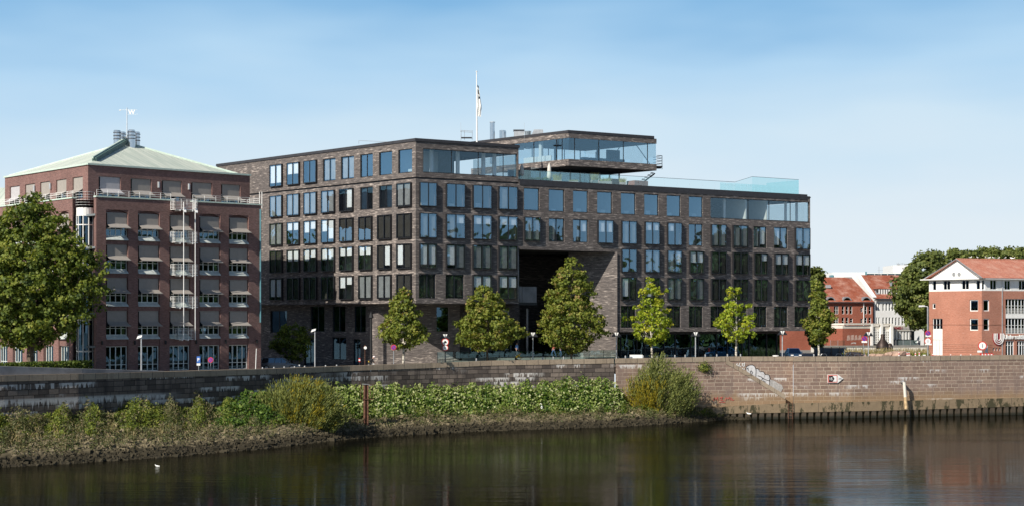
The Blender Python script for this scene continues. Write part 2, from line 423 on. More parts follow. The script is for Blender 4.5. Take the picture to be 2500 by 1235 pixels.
M['leafF'] = leafmat('linden_leaves', [(.035, .055, .014), (.10, .13, .03), (.155, .185, .045), (.21, .21, .06)], .25)
M['leafK'] = leafmat('knotweed_leaves', [(.02, .05, .010), (.06, .12, .016), (.14, .21, .03), (.27, .32, .10), (.46, .47, .26)], .25)
M['leafW'] = leafmat('willow_leaves', [(.04, .06, .02), (.13, .155, .045), (.22, .25, .075), (.32, .32, .09)], .25)
M['leafWy'] = leafmat('yellowing_willow_leaves', [(.10, .11, .02), (.20, .19, .02), (.34, .27, .025), (.42, .32, .03)], .25)
M['leafG'] = leafmat('weeds', [(.035, .05, .015), (.07, .09, .025), (.12, .12, .05), (.20, .16, .09), (.24, .19, .12)], .2)
M['leafR'] = leafmat('dry_grass', [(.12, .11, .04), (.22, .19, .08), (.34, .27, .13), (.42, .34, .19)], .2)
M['wallL'] = stone_wall('dark_quay_stone', [(.085, .07, .062), (.27, .22, .185), (.09, .075, .068), (.04, .034, .034)], (.028, .024, .022), .46, 1.0, .50, False, 3.0)
M['wallR'] = stone_wall('brown_quay_stone', [(.24, .165, .13), (.37, .265, .205), (.27, .195, .165), (.20, .15, .13)], (.60, .50, .40), .42, .95, .60, True, 9.0, True)
M['cap'] = stone_wall('coping_stone', [(.34, .27, .20), (.42, .345, .26), (.33, .265, .20), (.20, .16, .12)], (.10, .08, .07), 5.0, 1.35, 2.0, True, 5.0)
M['capc'] = M['cap']
def cap_concrete():
    m = NT('tidal_concrete'); uv = m.uv(); v = m.n('SeparateXYZ', {0: uv}).outputs[1]
    u = m.n('SeparateXYZ', {0: uv}).outputs[0]
    n = m.noise(m.scale(uv, .9, .35), 1.0, 5, .75)
    j = m.ramp(m.math('ABSOLUTE', m.math('SUBTRACT', m.math('FRACT', m.math('DIVIDE', u, 8.5)), .5)), .4965, .499)
    c = m.mix(m.noise(uv, 2.0, 4), (.17, .125, .08), (.30, .225, .14))
    c = m.mix(m.math('MULTIPLY', m.ramp(n, .50, .56), .9), c, (.035, .035, .014))
    c = m.mix(j, c, (.02, .02, .02))
    m.pbr(c, .85); return m.mat
M['tidal'] = cap_concrete()
def pile():
    m = NT('sheet_pile_steel'); g = m.n('NewGeometry').outputs[0]
    z = m.n('SeparateXYZ', {0: g}).outputs[2]
    n = m.noise(g, 2.0, 4)
    c = m.mix(n, (.035, .03, .022), (.12, .09, .06)); c = m.mix(m.ramp(z, .45, .1), c, (.02, .02, .012)); m.pbr(c, .7); return m.mat
M['pile'] = pile()
def rock():
    m = NT('riprap_rock'); g = m.n('NewGeometry').outputs[0]
    z = m.n('SeparateXYZ', {0: g}).outputs[2]
    a = m.n('Attribute', attribute_name='rnd').outputs[2]
    n = m.noise(g, 2.0, 4)
    c = m.mix(a, (.05, .042, .02), (.24, .20, .125)); c = m.mix(m.ramp(n, .5, .7), c, (.16, .13, .08))
    wl = m.ramp(m.math('ADD', z, m.math('MULTIPLY', n, .6)), 1.35, .8)
    c = m.mix(m.math('MULTIPLY', wl, .88), c, (.022, .018, .010)); m.pbr(c, .85, spec=.3); return m.mat
M['rock'] = rock()
def bank():
    m = NT('bank_soil'); g = m.n('NewGeometry').outputs[0]
    n = m.noise(g, 1.5, 5)
    c = m.mix(n, (.03, .024, .015), (.12, .09, .055)); m.pbr(c, .95, normal=m.bump(m.noise(g, 3.0, 4), .8, .2), spec=.2); return m.mat
M['bank'] = bank()
def water():
    m = NT('river_water'); g = m.n('NewGeometry').outputs[0]
    w1 = m.noise(m.scale(g, .14, .75), 1.0, 3, .5)
    w2 = m.noise(m.scale(g, .9, 4.0), 1.0, 3, .6)
    big = m.noise(m.scale(g, .02, .05), 1.0, 2)
    x = m.n('SeparateXYZ', {0: g}).outputs[0]
    amp = m.math('ADD', .35, m.math('MULTIPLY', m.ramp(big, .45, .65), .65))
    h = m.math('MULTIPLY', m.math('ADD', m.math('MULTIPLY', w1, 1.0), m.math('MULTIPLY', w2, .28)), amp)
    nr = m.bump(h, .5, .125)
    fr = m.n('Fresnel', {'IOR': 1.33, 'Normal': nr}).outputs[0]
    gl = m.n('BsdfGlossy', {'Color': (.52, .53, .52, 1), 'Roughness': .018, 'Normal': nr}); di = m.n('BsdfDiffuse', {'Color': (.010, .009, .005, 1)})
    mx = m.n('MixShader', {0: fr, 1: di.outputs[0], 2: gl.outputs[0]}); m.t.links.new(mx.outputs[0], m.out.inputs[0]); return m.mat
M['water'] = water()
# ---------------- water, bank, ground, quay walls ----------------
def lerp(tab, x):
    if x <= tab[0][0]: return tab[0][1]
    for (a, b), (c, d) in zip(tab[:-1], tab[1:]):
        if x <= c: return b+(d-b)*(x-a)/(c-a)
    return tab[-1][1]
WY = [(-150, 141.5), (-80, 143), (0, 145), (200, 151), (400, 159), (640, 169.5), (850, 179.5), (1060, 186.5), (1200, 190), (1500, 195), (1780, 199.5), (2080, 202.5), (2500, 210), (2760, 215)]
WT = [(-150, 918), (0, 915), (200, 911), (400, 906), (640, 899.5), (850, 892), (1060, 885), (1200, 879.5), (1500, 874.5), (1780, 870), (2080, 870), (2500, 866), (2760, 864)]
def wallpt(px, off=0.0):
    Y = lerp(WY, px)-off; return PX(px, Y), Y
def walltop(px): return PZ(lerp(WT, px), lerp(WY, px))
w = MB(); w.face([(-900, -900, 0), (900, -900, 0), (900, 260, 0), (-900, 260, 0)])
river = w.build('water', M['water']); tag(river, kind='structure')

WLN = [(-150, 1160), (0, 1139), (200, 1128), (400, 1114), (620, 1096), (850, 1070), (1000, 1060), (1200, 1050), (1500, 1041), (1640, 1033), (1740, 1026), (1830, 1018)]
FOOT = [(-150, 2.8), (0, 2.8), (400, 3.1), (640, 2.9), (850, 2.7), (1200, 2.5), (1500, 2.2), (1640, 1.5), (1720, .7), (1790, .1), (1830, -.5)]
def bankpt(px, t):
    """t = 0 at the waterline, 1 at the foot of the wall"""
    Yb = CZ*F/(lerp(WLN, px)-HY); Yw = lerp(WY, px)-.05
    Yb = min(Yb, Yw-.6)
    Y = Yb+(Yw-Yb)*t; zf = lerp(FOOT, px)
    z = zf*(t**.85) if t > 0 else t*3.0
    return Vector((PX(px, Y), Y, z))
rng = random.Random(5)
w = MB(); cols = list(range(-150, 1841, 10)); ts = [-.45, -.2, 0, .12, .25, .4, .55, .7, .85, 1.0]
G = [[bankpt(px, t)+Vector((0, 0, 0 if t >= 1 else (rng.random()-.5)*.22)) for t in ts] for px in cols]
for i in range(len(cols)-1):
    for j in range(len(ts)-1): w.face([G[i][j], G[i+1][j], G[i+1][j+1], G[i][j+1]])
bank = w.build('river_bank', M['bank'], smooth=True); tag(bank, kind='structure')

# ground sheet from the wall's back to the horizon
w = MB()
gcols = [-900, -400]+sorted(list(range(-150, 2761, 60))+[1734, 1736, 1937, 1939])+[3200, 4200]
def wx(px, off=0):
    if px < -150: x, y = wallpt(-150, off); return (x-(-150-px)*.09, y-(-150-px)*.05)
    if 1735 < px < 1938: off = min(off, -2.05)
    if px > 2760: x, y = wallpt(2760, off); return (x+(px-2760)*.12, y+(px-2760)*.05)
    return wallpt(px, off)
for a, b in zip(gcols[:-1], gcols[1:]):
    xa, ya = wx(a, -.4); xb, yb = wx(b, -.4)
    rows = [0, 8, 20, 45, 100, 300, 2500]
    for d0, d1 in zip(rows[:-1], rows[1:]):
        q = []
        for (x, y, d) in ((xa, ya, d0), (xb, yb, d0), (xb, yb, d1), (xa, ya, d1)):
            k = (y+d)/y; X = x*k; q.append((X, y+d, gz(X)))
        w.face(q)
ground = w.build('ground', M['pave']); tag(ground, kind='structure')
w = MB()
for a, b in zip(gcols[:-1], gcols[1:]):
    q = []
    for (p, d) in ((a, 5), (b, 5), (b, 11), (a, 11)):
        x, y = wx(p, 0); k = (y+d)/y; q.append((x*k, y+d, gz(x*k)+.004))
    w.face(q)
tag(w.build('road', M['asph']), kind='structure')

def quay(name, px0, px1, topf, off, mat, bottom=-2, parent=None, step=20, uoff=0, thick=None, cut=None):
    w = MB(); px = px0; u = uoff; prev = None; pts = []
    n = max(1, int((px1-px0)/step))
    for i in range(n+1):
        p = px0+(px1-px0)*i/n; x, y = wallpt(p, off)
        if prev: u += math.hypot(x-prev[0], y-prev[1])
        prev = (x, y); pts.append((x, y, u, topf(p), cut(p) if cut else bottom))
    for a, b in zip(pts[:-1], pts[1:]):
        w.face([(a[0], a[1], a[4]), (b[0], b[1], b[4]), (b[0], b[1], b[3]), (a[0], a[1], a[3])], 0, [(a[2], a[4]), (b[2], b[4]), (b[2], b[3]), (a[2], a[3])])
        if thick:
            w.face([(a[0], a[1], a[3]), (b[0], b[1], b[3]), (b[0]*(1+thick/b[1]), b[1]+thick, b[3]), (a[0]*(1+thick/a[1]), a[1]+thick, a[3])])
            w.face([(b[0]*(1+thick/b[1]), b[1]+thick, b[4]), (a[0]*(1+thick/a[1]), a[1]+thick, a[4]), (a[0]*(1+thick/a[1]), a[1]+thick, a[3]), (b[0]*(1+thick/b[1]), b[1]+thick, b[3])])
    for e, s in ((pts[0], 1), (pts[-1], -1)):
        if thick:
            k = 1+thick/e[1]; q = [(e[0], e[1], e[4]), (e[0], e[1], e[3]), (e[0]*k, e[1]+thick, e[3]), (e[0]*k, e[1]+thick, e[4])]
            w.face(q if s > 0 else q[::-1])
    return w.build(name, mat, parent), u
CAPH = .52
qL = thing('quay_wall', 'long dark blackened stone quay wall streaked with white lime, left of the pale joint', 'wall', (*wallpt(800), 2))
_, uL = quay('stonework', -150, 1500, lambda p: walltop(p)-CAPH, 0, M['wallL'], parent=qL, thick=.9)
quay('coping', -150, 1498.5, walltop, .06, M['cap'], parent=qL, thick=1.0, cut=lambda p: walltop(p)-CAPH+.002)
qR = thing('quay_wall', 'brown pink stone quay wall with pale joints, right of the willow bush', 'wall', (*wallpt(1650), 2))
fr_top = [(1500, 0), (1775, 0), (1915, 1)]
STX0, STX1 = 1775, 1918
def zfront(px):
    if px <= STX0: return walltop(px)-CAPH
    Y = lerp(WY, px)-.0; return PZ(885+(972-885)*(px-STX0)/(STX1-STX0), Y)
_, uR = quay('front_stonework', 1503, STX1, zfront, 0, M['wallR'], parent=qR, uoff=uL, thick=.6)
quay('coping', 1501.5, STX0, walltop, .06, M['capc'], parent=qR, thick=1.0, cut=lambda p: walltop(p)-CAPH+.002)
# sloping stair coping in stone blocks
w = MB()
nb = 7
for i in range(nb):
    a = STX0-3+(STX1-STX0+2)*i/nb; b = STX0-3+(STX1-STX0+2)*(i+1)/nb-.35
    pts = []
    for p in (a, b):
        x, y = wallpt(p, .07); pts.append((x, y, zfront(max(p, STX0+.01))))
    (x0, y0, z0), (x1, y1, z1) = pts
    w.hexa([(x0, y0, z0-.1), (x1, y1, z1-.1), (x1, y1+.75, z1-.1), (x0, y0+.75, z0-.1)], [(x0, y0, z0+.42), (x1, y1, z1+.42), (x1, y1+.75, z1+.42), (x0, y0+.75, z0+.42)])
w.build('stair_coping', M['capc'], qR)
# rear wall behind the stair, then the long wall to the right
_, uR2 = quay('stonework', 1740, 1936, lambda p: walltop(p)-CAPH, -1.6, M['wallR'], parent=qR, uoff=uR-12, thick=.5)
_, uR3 = quay('stonework', 1937, 2760, lambda p: walltop(p)-CAPH, 0, M['wallR'], parent=qR, uoff=uR2, thick=2.2)
quay('coping', STX0-20, 1936.5, walltop, -1.54, M['capc'], parent=qR, thick=.6, cut=lambda p: walltop(p)-CAPH+.002)
quay('coping', 1936.8, 2760, walltop, .06, M['capc'], parent=qR, thick=2.3, cut=lambda p: walltop(p)-CAPH+.002)
w = MB()
for i in range(14):      # the stair's steps
    a = STX0+(STX1-STX0)*i/14; x0, y0 = wallpt(a, -.62); x1, y1 = wallpt(a+(STX1-STX0)/14, -.62); z = zfront(max(a, STX0+.01))-.3
    w.hexa([(x0, y0, z-.9), (x1, y1, z-.9), (x1, y1+.95, z-.9), (x0, y0+.95, z-.9)], [(x0, y0, z), (x1, y1, z), (x1, y1+.95, z), (x0, y0+.95, z)])
w.build('stair', M['conc'], qR)
x0, y0 = wallpt(STX1, -.0); x1, y1 = wallpt(1937, -.0)
w = MB(); zl = PZ(988, 200)
w.hexa([(x0+.02, y0, -2), (x1-.02, y1, -2), (x1-.02, y1+1.6, -2), (x0+.02, y0+1.6, -2)], [(x0+.02, y0, zl), (x1-.02, y1, zl), (x1-.02, y1+1.6, zl), (x0+.02, y0+1.6, zl)])
w.build('landing', M['tidal'], qR)
# tidal concrete beam and sheet piling in front
CT = [(1640, 1.0), (1800, 1.55), (1915, 1.75), (2080, 1.85), (2500, 2.0), (2760, 2.05)]
CBt = [(1640, .35), (1800, .70), (1915, .72), (2080, .78), (2300, .85), (2500, 1.0), (2760, 1.05)]
quay('tidal_beam', 1655, 2760, lambda p: lerp(CT, p), .45, M['tidal'], parent=qR, thick=.46, cut=lambda p: lerp(CBt, p))
w = MB()
px = 1700.0
step = 17.2
while px < 2760:
    x0, y0 = wallpt(px, .40); x1, y1 = wallpt(px+step*.62, .40); x2, y2 = wallpt(px+step*.80, .02); x3, y3 = wallpt(px+step, .40)
    zt = lerp(CBt, px)-.02
    def q(a, b, zt=zt): w.face([(a[0], a[1], -3), (b[0], b[1], -3), (b[0], b[1], zt), (a[0], a[1], zt)])
    q((x0, y0), (x1, y1)); q((x1, y1), (x1+.05, y1+.55)); q((x1+.05, y1+.55), (x3-.05, y3+.55)); q((x3-.05, y3+.55), (x3, y3))
    px += step; step *= .9997
w.build('sheet_piling', M['pile'], qR)

# the raised grey parapet at the far left
w = MB(); pl = []
PT = [(-150, 889), (0, 893), (100, 896), (200, 899), (300, 902), (400, 905)]
for p in range(-150, 401, 25):
    x, y = wallpt(p, -.35); pl.append((x, y, walltop(p)+.006, PZ(lerp(PT, p), y)))
for a, b in zip(pl[:-1], pl[1:]):
    w.hexa([(a[0], a[1], a[2]), (b[0], b[1], b[2]), (b[0], b[1]+.45, b[2]), (a[0], a[1]+.45, a[2])],
           [(a[0], a[1], max(a[3], a[2]+.01)), (b[0], b[1], max(b[3], b[2]+.01)), (b[0], b[1]+.45, max(b[3], b[2]+.01)), (a[0], a[1]+.45, max(a[3], a[2]+.01))])
o = w.build('parapet_wall', M['conc']); tag(o, 'grey rendered parapet rising above the quay coping at the far left', 'parapet')

# ---------------- the dark brick office building ----------------
C0 = V2(1015, 195.0); FLe = V2(530, 228.0); FRe = V2(1978, 229.0)
FR = Fac(C0, FRe); FL = Fac(C0, FLe)
vback = FLe-C0
ob = thing('office_building', 'large dark brick office block with rows of tall windows and a deep archway', 'building', (C0.x, C0.y, 5.6))
ZR = {1: (27.6, 30.25), 2: (23.85, 26.45), 3: (20.35, 23.05), 4: (17.0, 19.7), 5: (13.65, 16.35), 6: (10.3, 12.95)}
LCOL = [(662, 691), (704, 733), (745, 775), (788, 819), (832, 864), (879, 910), (925, 957), (972, 1006)]
RCOL = [(1023, 1064), (1088, 1133), (1153, 1198), (1216, 1261), (1279, 1317), (1340, 1378), (1399, 1436), (1458, 1495), (1516, 1552), (1573, 1608), (1628, 1662), (1682, 1716), (1735, 1771), (1788, 1824), (1840, 1872), (1890, 1923), (1940, 1975)]
# window states read from the photograph: first letter b box frame / p flush frame / u one undivided pane, then a letter for each leaf
# n clear, f sheer full, W white full, w white upper third, h white upper half, k dark curtain, d dark blue panel
LW = {1: 'bWW bhh bnn pff pff pdd un. un.'.split(),
      2: 'bff bff bff bff bWn pnd pdn bff'.split(),
      3: 'bff bww bwh bWh bkk bkk bkk bkk'.split(),
      4: 'bkk bhh bwh bhh bww bww bWk bkW'.split(),
      5: 'bWW bkk bkk bkk bwh bff bff bkk'.split()}
RW = {2: 'bnn bnn bnn bfn ukn und und unn unn unn unn unn'.split(),
      3: 'bff bfw bww bww bff pfn pfh bhh bff bww bwn pnn bff bff pfW pWf bff'.split(),
      4: 'bWW bWf bff bff - - - - bkk bff bfh bhh bkk bkk bkw bhh bhh'.split(),
      5: 'pkk pkk bhh bhh - - - - bWk bWk bff bkf bkk bkk bkk bkk bkk'.split(),
      6: '- - - - - - - - pkk pkk pkk pkk pkk pkk pkk pkk pkk'.split()}
wins = []; holesL = []; holesR = []
for r, lst in LW.items():
    for (a, b), c in zip(LCOL, lst): wins.append((FL, FL.s(a), FL.s(b), ZR[r], c)); 
for r, lst in RW.items():
    for (a, b), c in zip(RCOL, lst):
        if c != '-': wins.append((FR, FR.s(a), FR.s(b), ZR[r], c))
sA = FR.s(1266); sO = FR.s(1507)
strips = [(FR, FR.s(1033), FR.s(1263), 27.6, 30.25, [1104, 1169, 1138+92]), (FR, FR.s(1735), FR.L-.12, 23.85, 26.45, [1828, 1879, 1931])]
for (fc, s0, s1, (z0, z1), c) in wins:
    (holesL if fc is FL else holesR).append((min(s0, s1), max(s0, s1), z0, z1))
hst = [(s0, s1, z0, z1) for (_, s0, s1, z0, z1, _) in strips]
LEAV = 27.02
cutsR = [(sA, FR.L, 27.2, 31.4), (0, sO, 9.0, 13.1), (sA, sO, 9.0, 19.35), (0, sA, 26.85, 27.05)]
cutsL = [(0, FL.L, 26.85, 27.05)]
w = MB()
wallmesh(w, FR, 0, FR.L, 9.8, 31.0, holesR+hst, cutsR)
wallmesh(w, FL, 0, FL.L, 13.1, 31.0, holesL, cutsL)
# the dark recessed joint under the top storey
for fc, a, b in ((FR, 0, sA), (FL, 0, FL.L)):
    w.face([fc.p(a, -.22, 26.85), fc.p(b, -.22, 26.85), fc.p(b, -.22, 27.05), fc.p(a, -.22, 27.05)], 1)
    w.face([fc.p(a, 0, 26.85), fc.p(b, 0, 26.85), fc.p(b, -.22, 26.85), fc.p(a, -.22, 26.85)], 1)
    w.face([fc.p(a, 0, 27.05), fc.p(b, 0, 27.05), fc.p(b, -.22, 27.05), fc.p(a, -.22, 27.05)], 1)
# end wall of the top storey block and far walls
EA = FR.p(sA); EAb = EA+vback
w.face([(EA.x, EA.y, 27.2), (EA.x, EA.y, 27.6), (EAb.x, EAb.y, 27.6), (EAb.x, EAb.y, 27.2)])
w.face([(EA.x, EA.y, 30.25), (EA.x, EA.y, 31.0), (EAb.x, EAb.y, 31.0), (EAb.x, EAb.y, 30.25)])
k = vback*.28; q0 = EA+k
w.face([(q0.x, q0.y, 27.2), (q0.x, q0.y, 31.0), (EAb.x, EAb.y, 31.0), (EAb.x, EAb.y, 27.2)])
R2 = FR.p(FR.L)+vback
w.face([(FRe.x, FRe.y, 9.8), (R2.x, R2.y, 9.8), (R2.x, R2.y, 23.85), (FRe.x, FRe.y, 23.85)])
w.face([(FRe.x, FRe.y, 26.45), (R2.x, R2.y, 26.45), (R2.x, R2.y, 27.2), (FRe.x, FRe.y, 27.2)])
q = FRe+vback*.22
w.face([(q.x, q.y, 23.85), (R2.x, R2.y, 23.85), (R2.x, R2.y, 26.45), (q.x, q.y, 26.45)])
w.face([(FLe.x, FLe.y, 5), (R2.x, R2.y, 5), (R2.x, R2.y, 27.2), (FLe.x, FLe.y, 27.2)])
w.face([(FLe.x, FLe.y, 27.0), (EAb.x, EAb.y, 27.0), (EAb.x, EAb.y, 31.0), (FLe.x, FLe.y, 31.0)])
w.build('wall', [M['bd'], M['coping']], ob)
# soffits, floors, inner walls
def para(w, fc, s0, s1, o0, o1, z0, z1, m=0): w.fb(fc, s0, s1, o0, o1, z0, z1, m)
w = MB()
v1 = vback
def slabq(a, b, v, z, m=0):
    c, d = b+v, a+v
    w.face([(a.x, a.y, z), (d.x, d.y, z), (c.x, c.y, z), (b.x, b.y, z)], m)
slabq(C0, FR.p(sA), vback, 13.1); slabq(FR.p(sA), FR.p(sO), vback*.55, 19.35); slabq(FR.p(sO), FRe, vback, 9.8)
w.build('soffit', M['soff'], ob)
w = MB()
for k_, z in enumerate((13.35, 16.75, 20.1, 23.6, 27.25)):
    if z > 19: w.fb(FR, .4, FR.L-.3, -8.4, -.36, z-.28, z, 0)
    else: w.fb(FR, .4, sA-.3, -8.4, -.36, z-.28, z, 0); w.fb(FR, sO+.3, FR.L-.3, -8.4, -.36, z-.28, z, 0)
    w.fb(FL, 1.2, FL.L-.4, -8.4, -.36, z-.27, z+.01, 0)
w.fb(FR, sO+.3, FR.L-.3, -8.4, -.36, 9.95, 10.1, 0)
w.fb(FR, .4, sA-.4, -8.4, -.36, 30.45, 30.75, 1); w.fb(FL, 1.2, FL.L-.4, -8.4, -.36, 30.45, 30.73, 1)
w.build('floor_slab', [M['intd'], M['int']], ob)
w = MB()
for z0, z1, sa, sb in ((13.35, 26.7, .5, sA), (19.6, 26.7, sA, sO), (10.1, 26.7, sO, FR.s(1730))):
    w.fb(FR, sa, sb, -6.2, -6.0, z0, z1, 0)
w.fb(FR, FR.s(1730), FR.L-.5, -6.2, -6.0, 10.1, 23.3, 0)
w.fb(FL, 1.2, FL.L-.5, -6.25, -6.0, 13.35, 30.4, 0)
def parts(fc, cols, z0, z1, m=1):
    for i in range(0, len(cols)-1, 1):
        s = (fc.s(cols[i][1])+fc.s(cols[i+1][0]))/2
        w.fb(fc, s-.08, s+.08, -6.0, -.4, z0, z1, m)
parts(FL, LCOL, 13.35, 30.4); parts(FR, RCOL[:5], 13.35, 26.7); parts(FR, RCOL[4:9], 20.1, 26.7); parts(FR, RCOL[8:13], 10.1, 26.7); parts(FR, RCOL[12:], 10.1, 23.3)
for p in (1828, 1879): w.fb(FR, FR.s(p)-.08, FR.s(p)+.08, -5, -.5, 23.6, 26.5, 1)
w.fb(FR, .6, FR.s(1104), -8.6, -8.4, 27.25, 30.4, 0)
w.build('inner_wall', [M['int'], M['intw']], ob)
w = MB()
for p in (1072, 1136, 1199, 1226): w = MB(); a = FR.p(FR.s(p), -1.6); w.tube((a.x, a.y, 27.25), (a.x, a.y, 30.45), .24, n=12); w.build('column', M['white'], ob)
for p in (1740+45, 1935, 1962): w = MB(); a = FR.p(FR.s(p), -1.3); w.tube((a.x, a.y, 23.6), (a.x, a.y, 26.6), .17, n=12); w.build('column', M['white'], ob)
# copings and roofs
w = MB()
w.fb(FR, -.12, sA+.1, -1.0, .10, 31.0, 31.32); w.fb(FL, .05, FL.L+.12, -1.0, .10, 31.0, 31.318)
w.fb(FR, sA+.12, FR.L-.55, -1.1, .06, 26.75, 27.42); w.fb(FR, FR.L-3.2, FR.L+.06, -.5, .07, 27.0, 27.12)
w.build('coping', M['coping'], ob)
w = MB()
a, b = FR.p(0), FR.p(sA); slabq(a, b, vback, 31.1); slabq(FR.p(sA), FRe, vback, 27.2)
w.build('roof_deck', M['asph'], ob)

def mk_window(fc, s0, s1, z0, z1, code, bar=.085):
    s0, s1 = min(s0, s1), max(s0, s1)
    kind = code[0]; nm = {'b': 'box_window', 'p': 'casement_window', 'u': 'fixed_window'}[kind]
    w = MB(); e = .003
    o0, o1 = ((-.12, .27) if kind == 'b' else (-.20, -.10))
    if kind == 'b': a0, a1, c0, c1 = s0-.03, s1+.03, z0-.03, z1+.03
    else: a0, a1, c0, c1 = s0+e, s1-e, z0+e, z1-e
    w.fb(fc, a0, a0+bar, o0, o1, c0, c1); w.fb(fc, a1-bar, a1, o0, o1, c0, c1)
    w.fb(fc, a0+bar, a1-bar, o0, o1, c0, c0+bar); w.fb(fc, a0+bar, a1-bar, o0, o1, c1-bar, c1)
    sm = (s0+s1)/2
    op = o1-.03
    if kind != 'u': w.fb(fc, sm-bar*.6, sm+bar*.6, op-.06, o1, c0+bar, c1-bar)
    f = w.build(nm, M['frame'], ob)
    w = MB()
    segs = [(a0+bar, a1-bar)] if kind == 'u' else [(a0+bar, sm-bar*.6), (sm+bar*.6, a1-bar)]
    for (x0, x1) in segs: w.face([fc.p(x0, op-.01, c0+bar), fc.p(x1, op-.01, c0+bar), fc.p(x1, op-.01, c1-bar), fc.p(x0, op-.01, c1-bar)])
    w.build('pane', M['glassd'] if kind == 'u' else M['glass'], f)
    H = c1-c0
    groups = {}
    for (x0, x1), c in zip(segs, code[1:]):
        fr = {'W': .86, 'w': .34, 'h': .5, 'f': .97, 'k': .98, 'd': .99}.get(c)
        if fr is None: continue
        ma, nn = {'W': ('blind', 'blind'), 'w': ('blind', 'blind'), 'h': ('blind', 'blind'), 'f': ('sheer', 'sheer_blind'), 'k': ('curt', 'curtain'), 'd': ('dpan', 'panel')}[c]
        g = groups.setdefault((ma, nn), MB())
        zt = c1-bar-.10; zb = max(c0+bar, zt-(H-.3)*fr)
        off = op-.09 if kind != 'b' else op-.10
        in_ = .10 if c != 'd' else .01
        g.fb(fc, x0+in_, x1-in_, off-.02, off, zb, zt)
    for (ma, nn), g in groups.items(): g.build(nn, M[ma], f)
    if kind == 'u' or (code[1:] == 'nn'):
        g = MB(); r_ = random.Random(int(s0*100)+int(z0)); a = s0+(s1-s0)*r_.uniform(.35, .65)
        zf = z0-.1; g.fb(fc, a, a+.7, -1.7, -1.1, zf, zf+r_.uniform(.45, .8)); g.fb(fc, a-.5, a-.1, -1.9, -1.5, zf+.62, zf+.68); g.build('desk', M['intw'], f)
for (fc, s0, s1, (z0, z1), c) in wins: mk_window(fc, s0, s1, z0, z1, c)
for (fc, s0, s1, z0, z1, muls) in strips:
    w = MB(); b_ = .07
    w.fb(fc, s0+.003, s1, -.2, -.08, z0+.003, z0+b_); w.fb(fc, s0+.003, s1, -.2, -.08, z1-b_, z1-.003); w.fb(fc, s0+.003, s0+b_, -.2, -.08, z0+b_, z1-b_)
    for p in muls: w.fb(fc, fc.s(p)-.03, fc.s(p)+.03, -.18, -.1, z0+b_, z1-b_)
    f = w.build('window_strip', M['frame'], ob)
    w = MB(); w.face([fc.p(s0+b_, -.14, z0+b_), fc.p(s1-.02, -.14, z0+b_), fc.p(s1-.02, -.14, z1-b_), fc.p(s0+b_, -.14, z1-b_)])
    w.build('pane', M['glassc'], f); w = MB(); e = fc.p(s1-.03, -.15); e2 = e+vback.normalized()*8
    w.hexa([(e.x, e.y, z0+b_), (e.x+.03, e.y, z0+b_), (e2.x+.03, e2.y, z0+b_), (e2.x, e2.y, z0+b_)], [(e.x, e.y, z1-b_), (e.x+.03, e.y, z1-b_), (e2.x+.03, e2.y, z1-b_), (e2.x, e2.y, z1-b_)])
    w.build('pane', M['glassc'], f)
# chairs and desks seen through the top glazing are furniture of the rooms: separate things
def chairish(w, p, z, d, n):
    pass
# base storeys under the overhang
B0 = V2(923, 203.2); B1 = V2(1122, 204.6); W0 = V2(895, 205.4); W1 = V2(600, 228.0)
w = MB(); G0 = 4.8
FB = Fac(B0, B1); FP = Fac(W0, B0); FW = Fac(W0, W1)
wh = []
for a, b, z0, z1 in ((660, 700, 9.6, 12.4), (758, 792, 9.8, 12.9), (811, 843, 9.8, 12.9), (864, 893, 9.8, 12.9), (810, 845, 6.5, 9.2), (862, 880, 5.4, 9.0), (742, 770, 5.4, 9.0)):
    s0, s1 = sorted((FW.s(a), FW.s(b))); wh.append((s0, s1, z0, z1))
wallmesh(w, FW, 0, FW.L, G0, 13.1, wh, rev=.25)
wallmesh(w, FP, 0, FP.L, G0, 13.1, []); 
s0, s1 = FB.s(1060), FB.s(1096)
wallmesh(w, FB, 0, FB.L, G0, 13.1, [(FB.s(1066), FB.s(1094), 9.9, 12.7)], rev=.25)
D0 = B1; D1 = V2(1126, 209.0); D2 = V2(1268, 214.5)
w.face([(D0.x, D0.y, G0), (D1.x, D1.y, G0), (D1.x, D1.y, 13.1), (D0.x, D0.y, 13.1)])
FD = Fac(D1, D2)
wallmesh(w, FD, 0, FD.L, G0, 13.1, [(1.2, FD.L-.3, 5.5, 9.0), (1.2, FD.L-4, 9.7, 12.7)], rev=.25)
# archway sides
SP0 = V2(1507, 210.8); SP1 = V2(1388, 212.3); SP2 = V2(1380, 228)
FS = Fac(SP0, SP1)
wallmesh(w, FS, 0, FS.L, G0, 19.35, [])
w.face([(SP1.x, SP1.y, G0), (SP2.x, SP2.y, G0), (SP2.x, SP2.y, 19.35), (SP1.x, SP1.y, 19.35)])
A0 = FR.p(sA); A1 = V2(1262, 226)
w.face([(A0.x, A0.y, 13.1), (A1.x, A1.y, 13.1), (A1.x, A1.y, 19.35), (A0.x, A0.y, 19.35)])
w.face([(D2.x, D2.y, G0), (V2(1266, 226).x, 226, G0), (V2(1266, 226).x, 226, 13.1), (D2.x, D2.y, 13.1)])
FK = Fac(V2(1262, 226), SP2)
wallmesh(w, FK, 0, FK.L, G0, 19.35, [(1.0, FK.L-1, 5.6, 8.9)], rev=.3)
w.build('base_wall', M['bd'], ob)
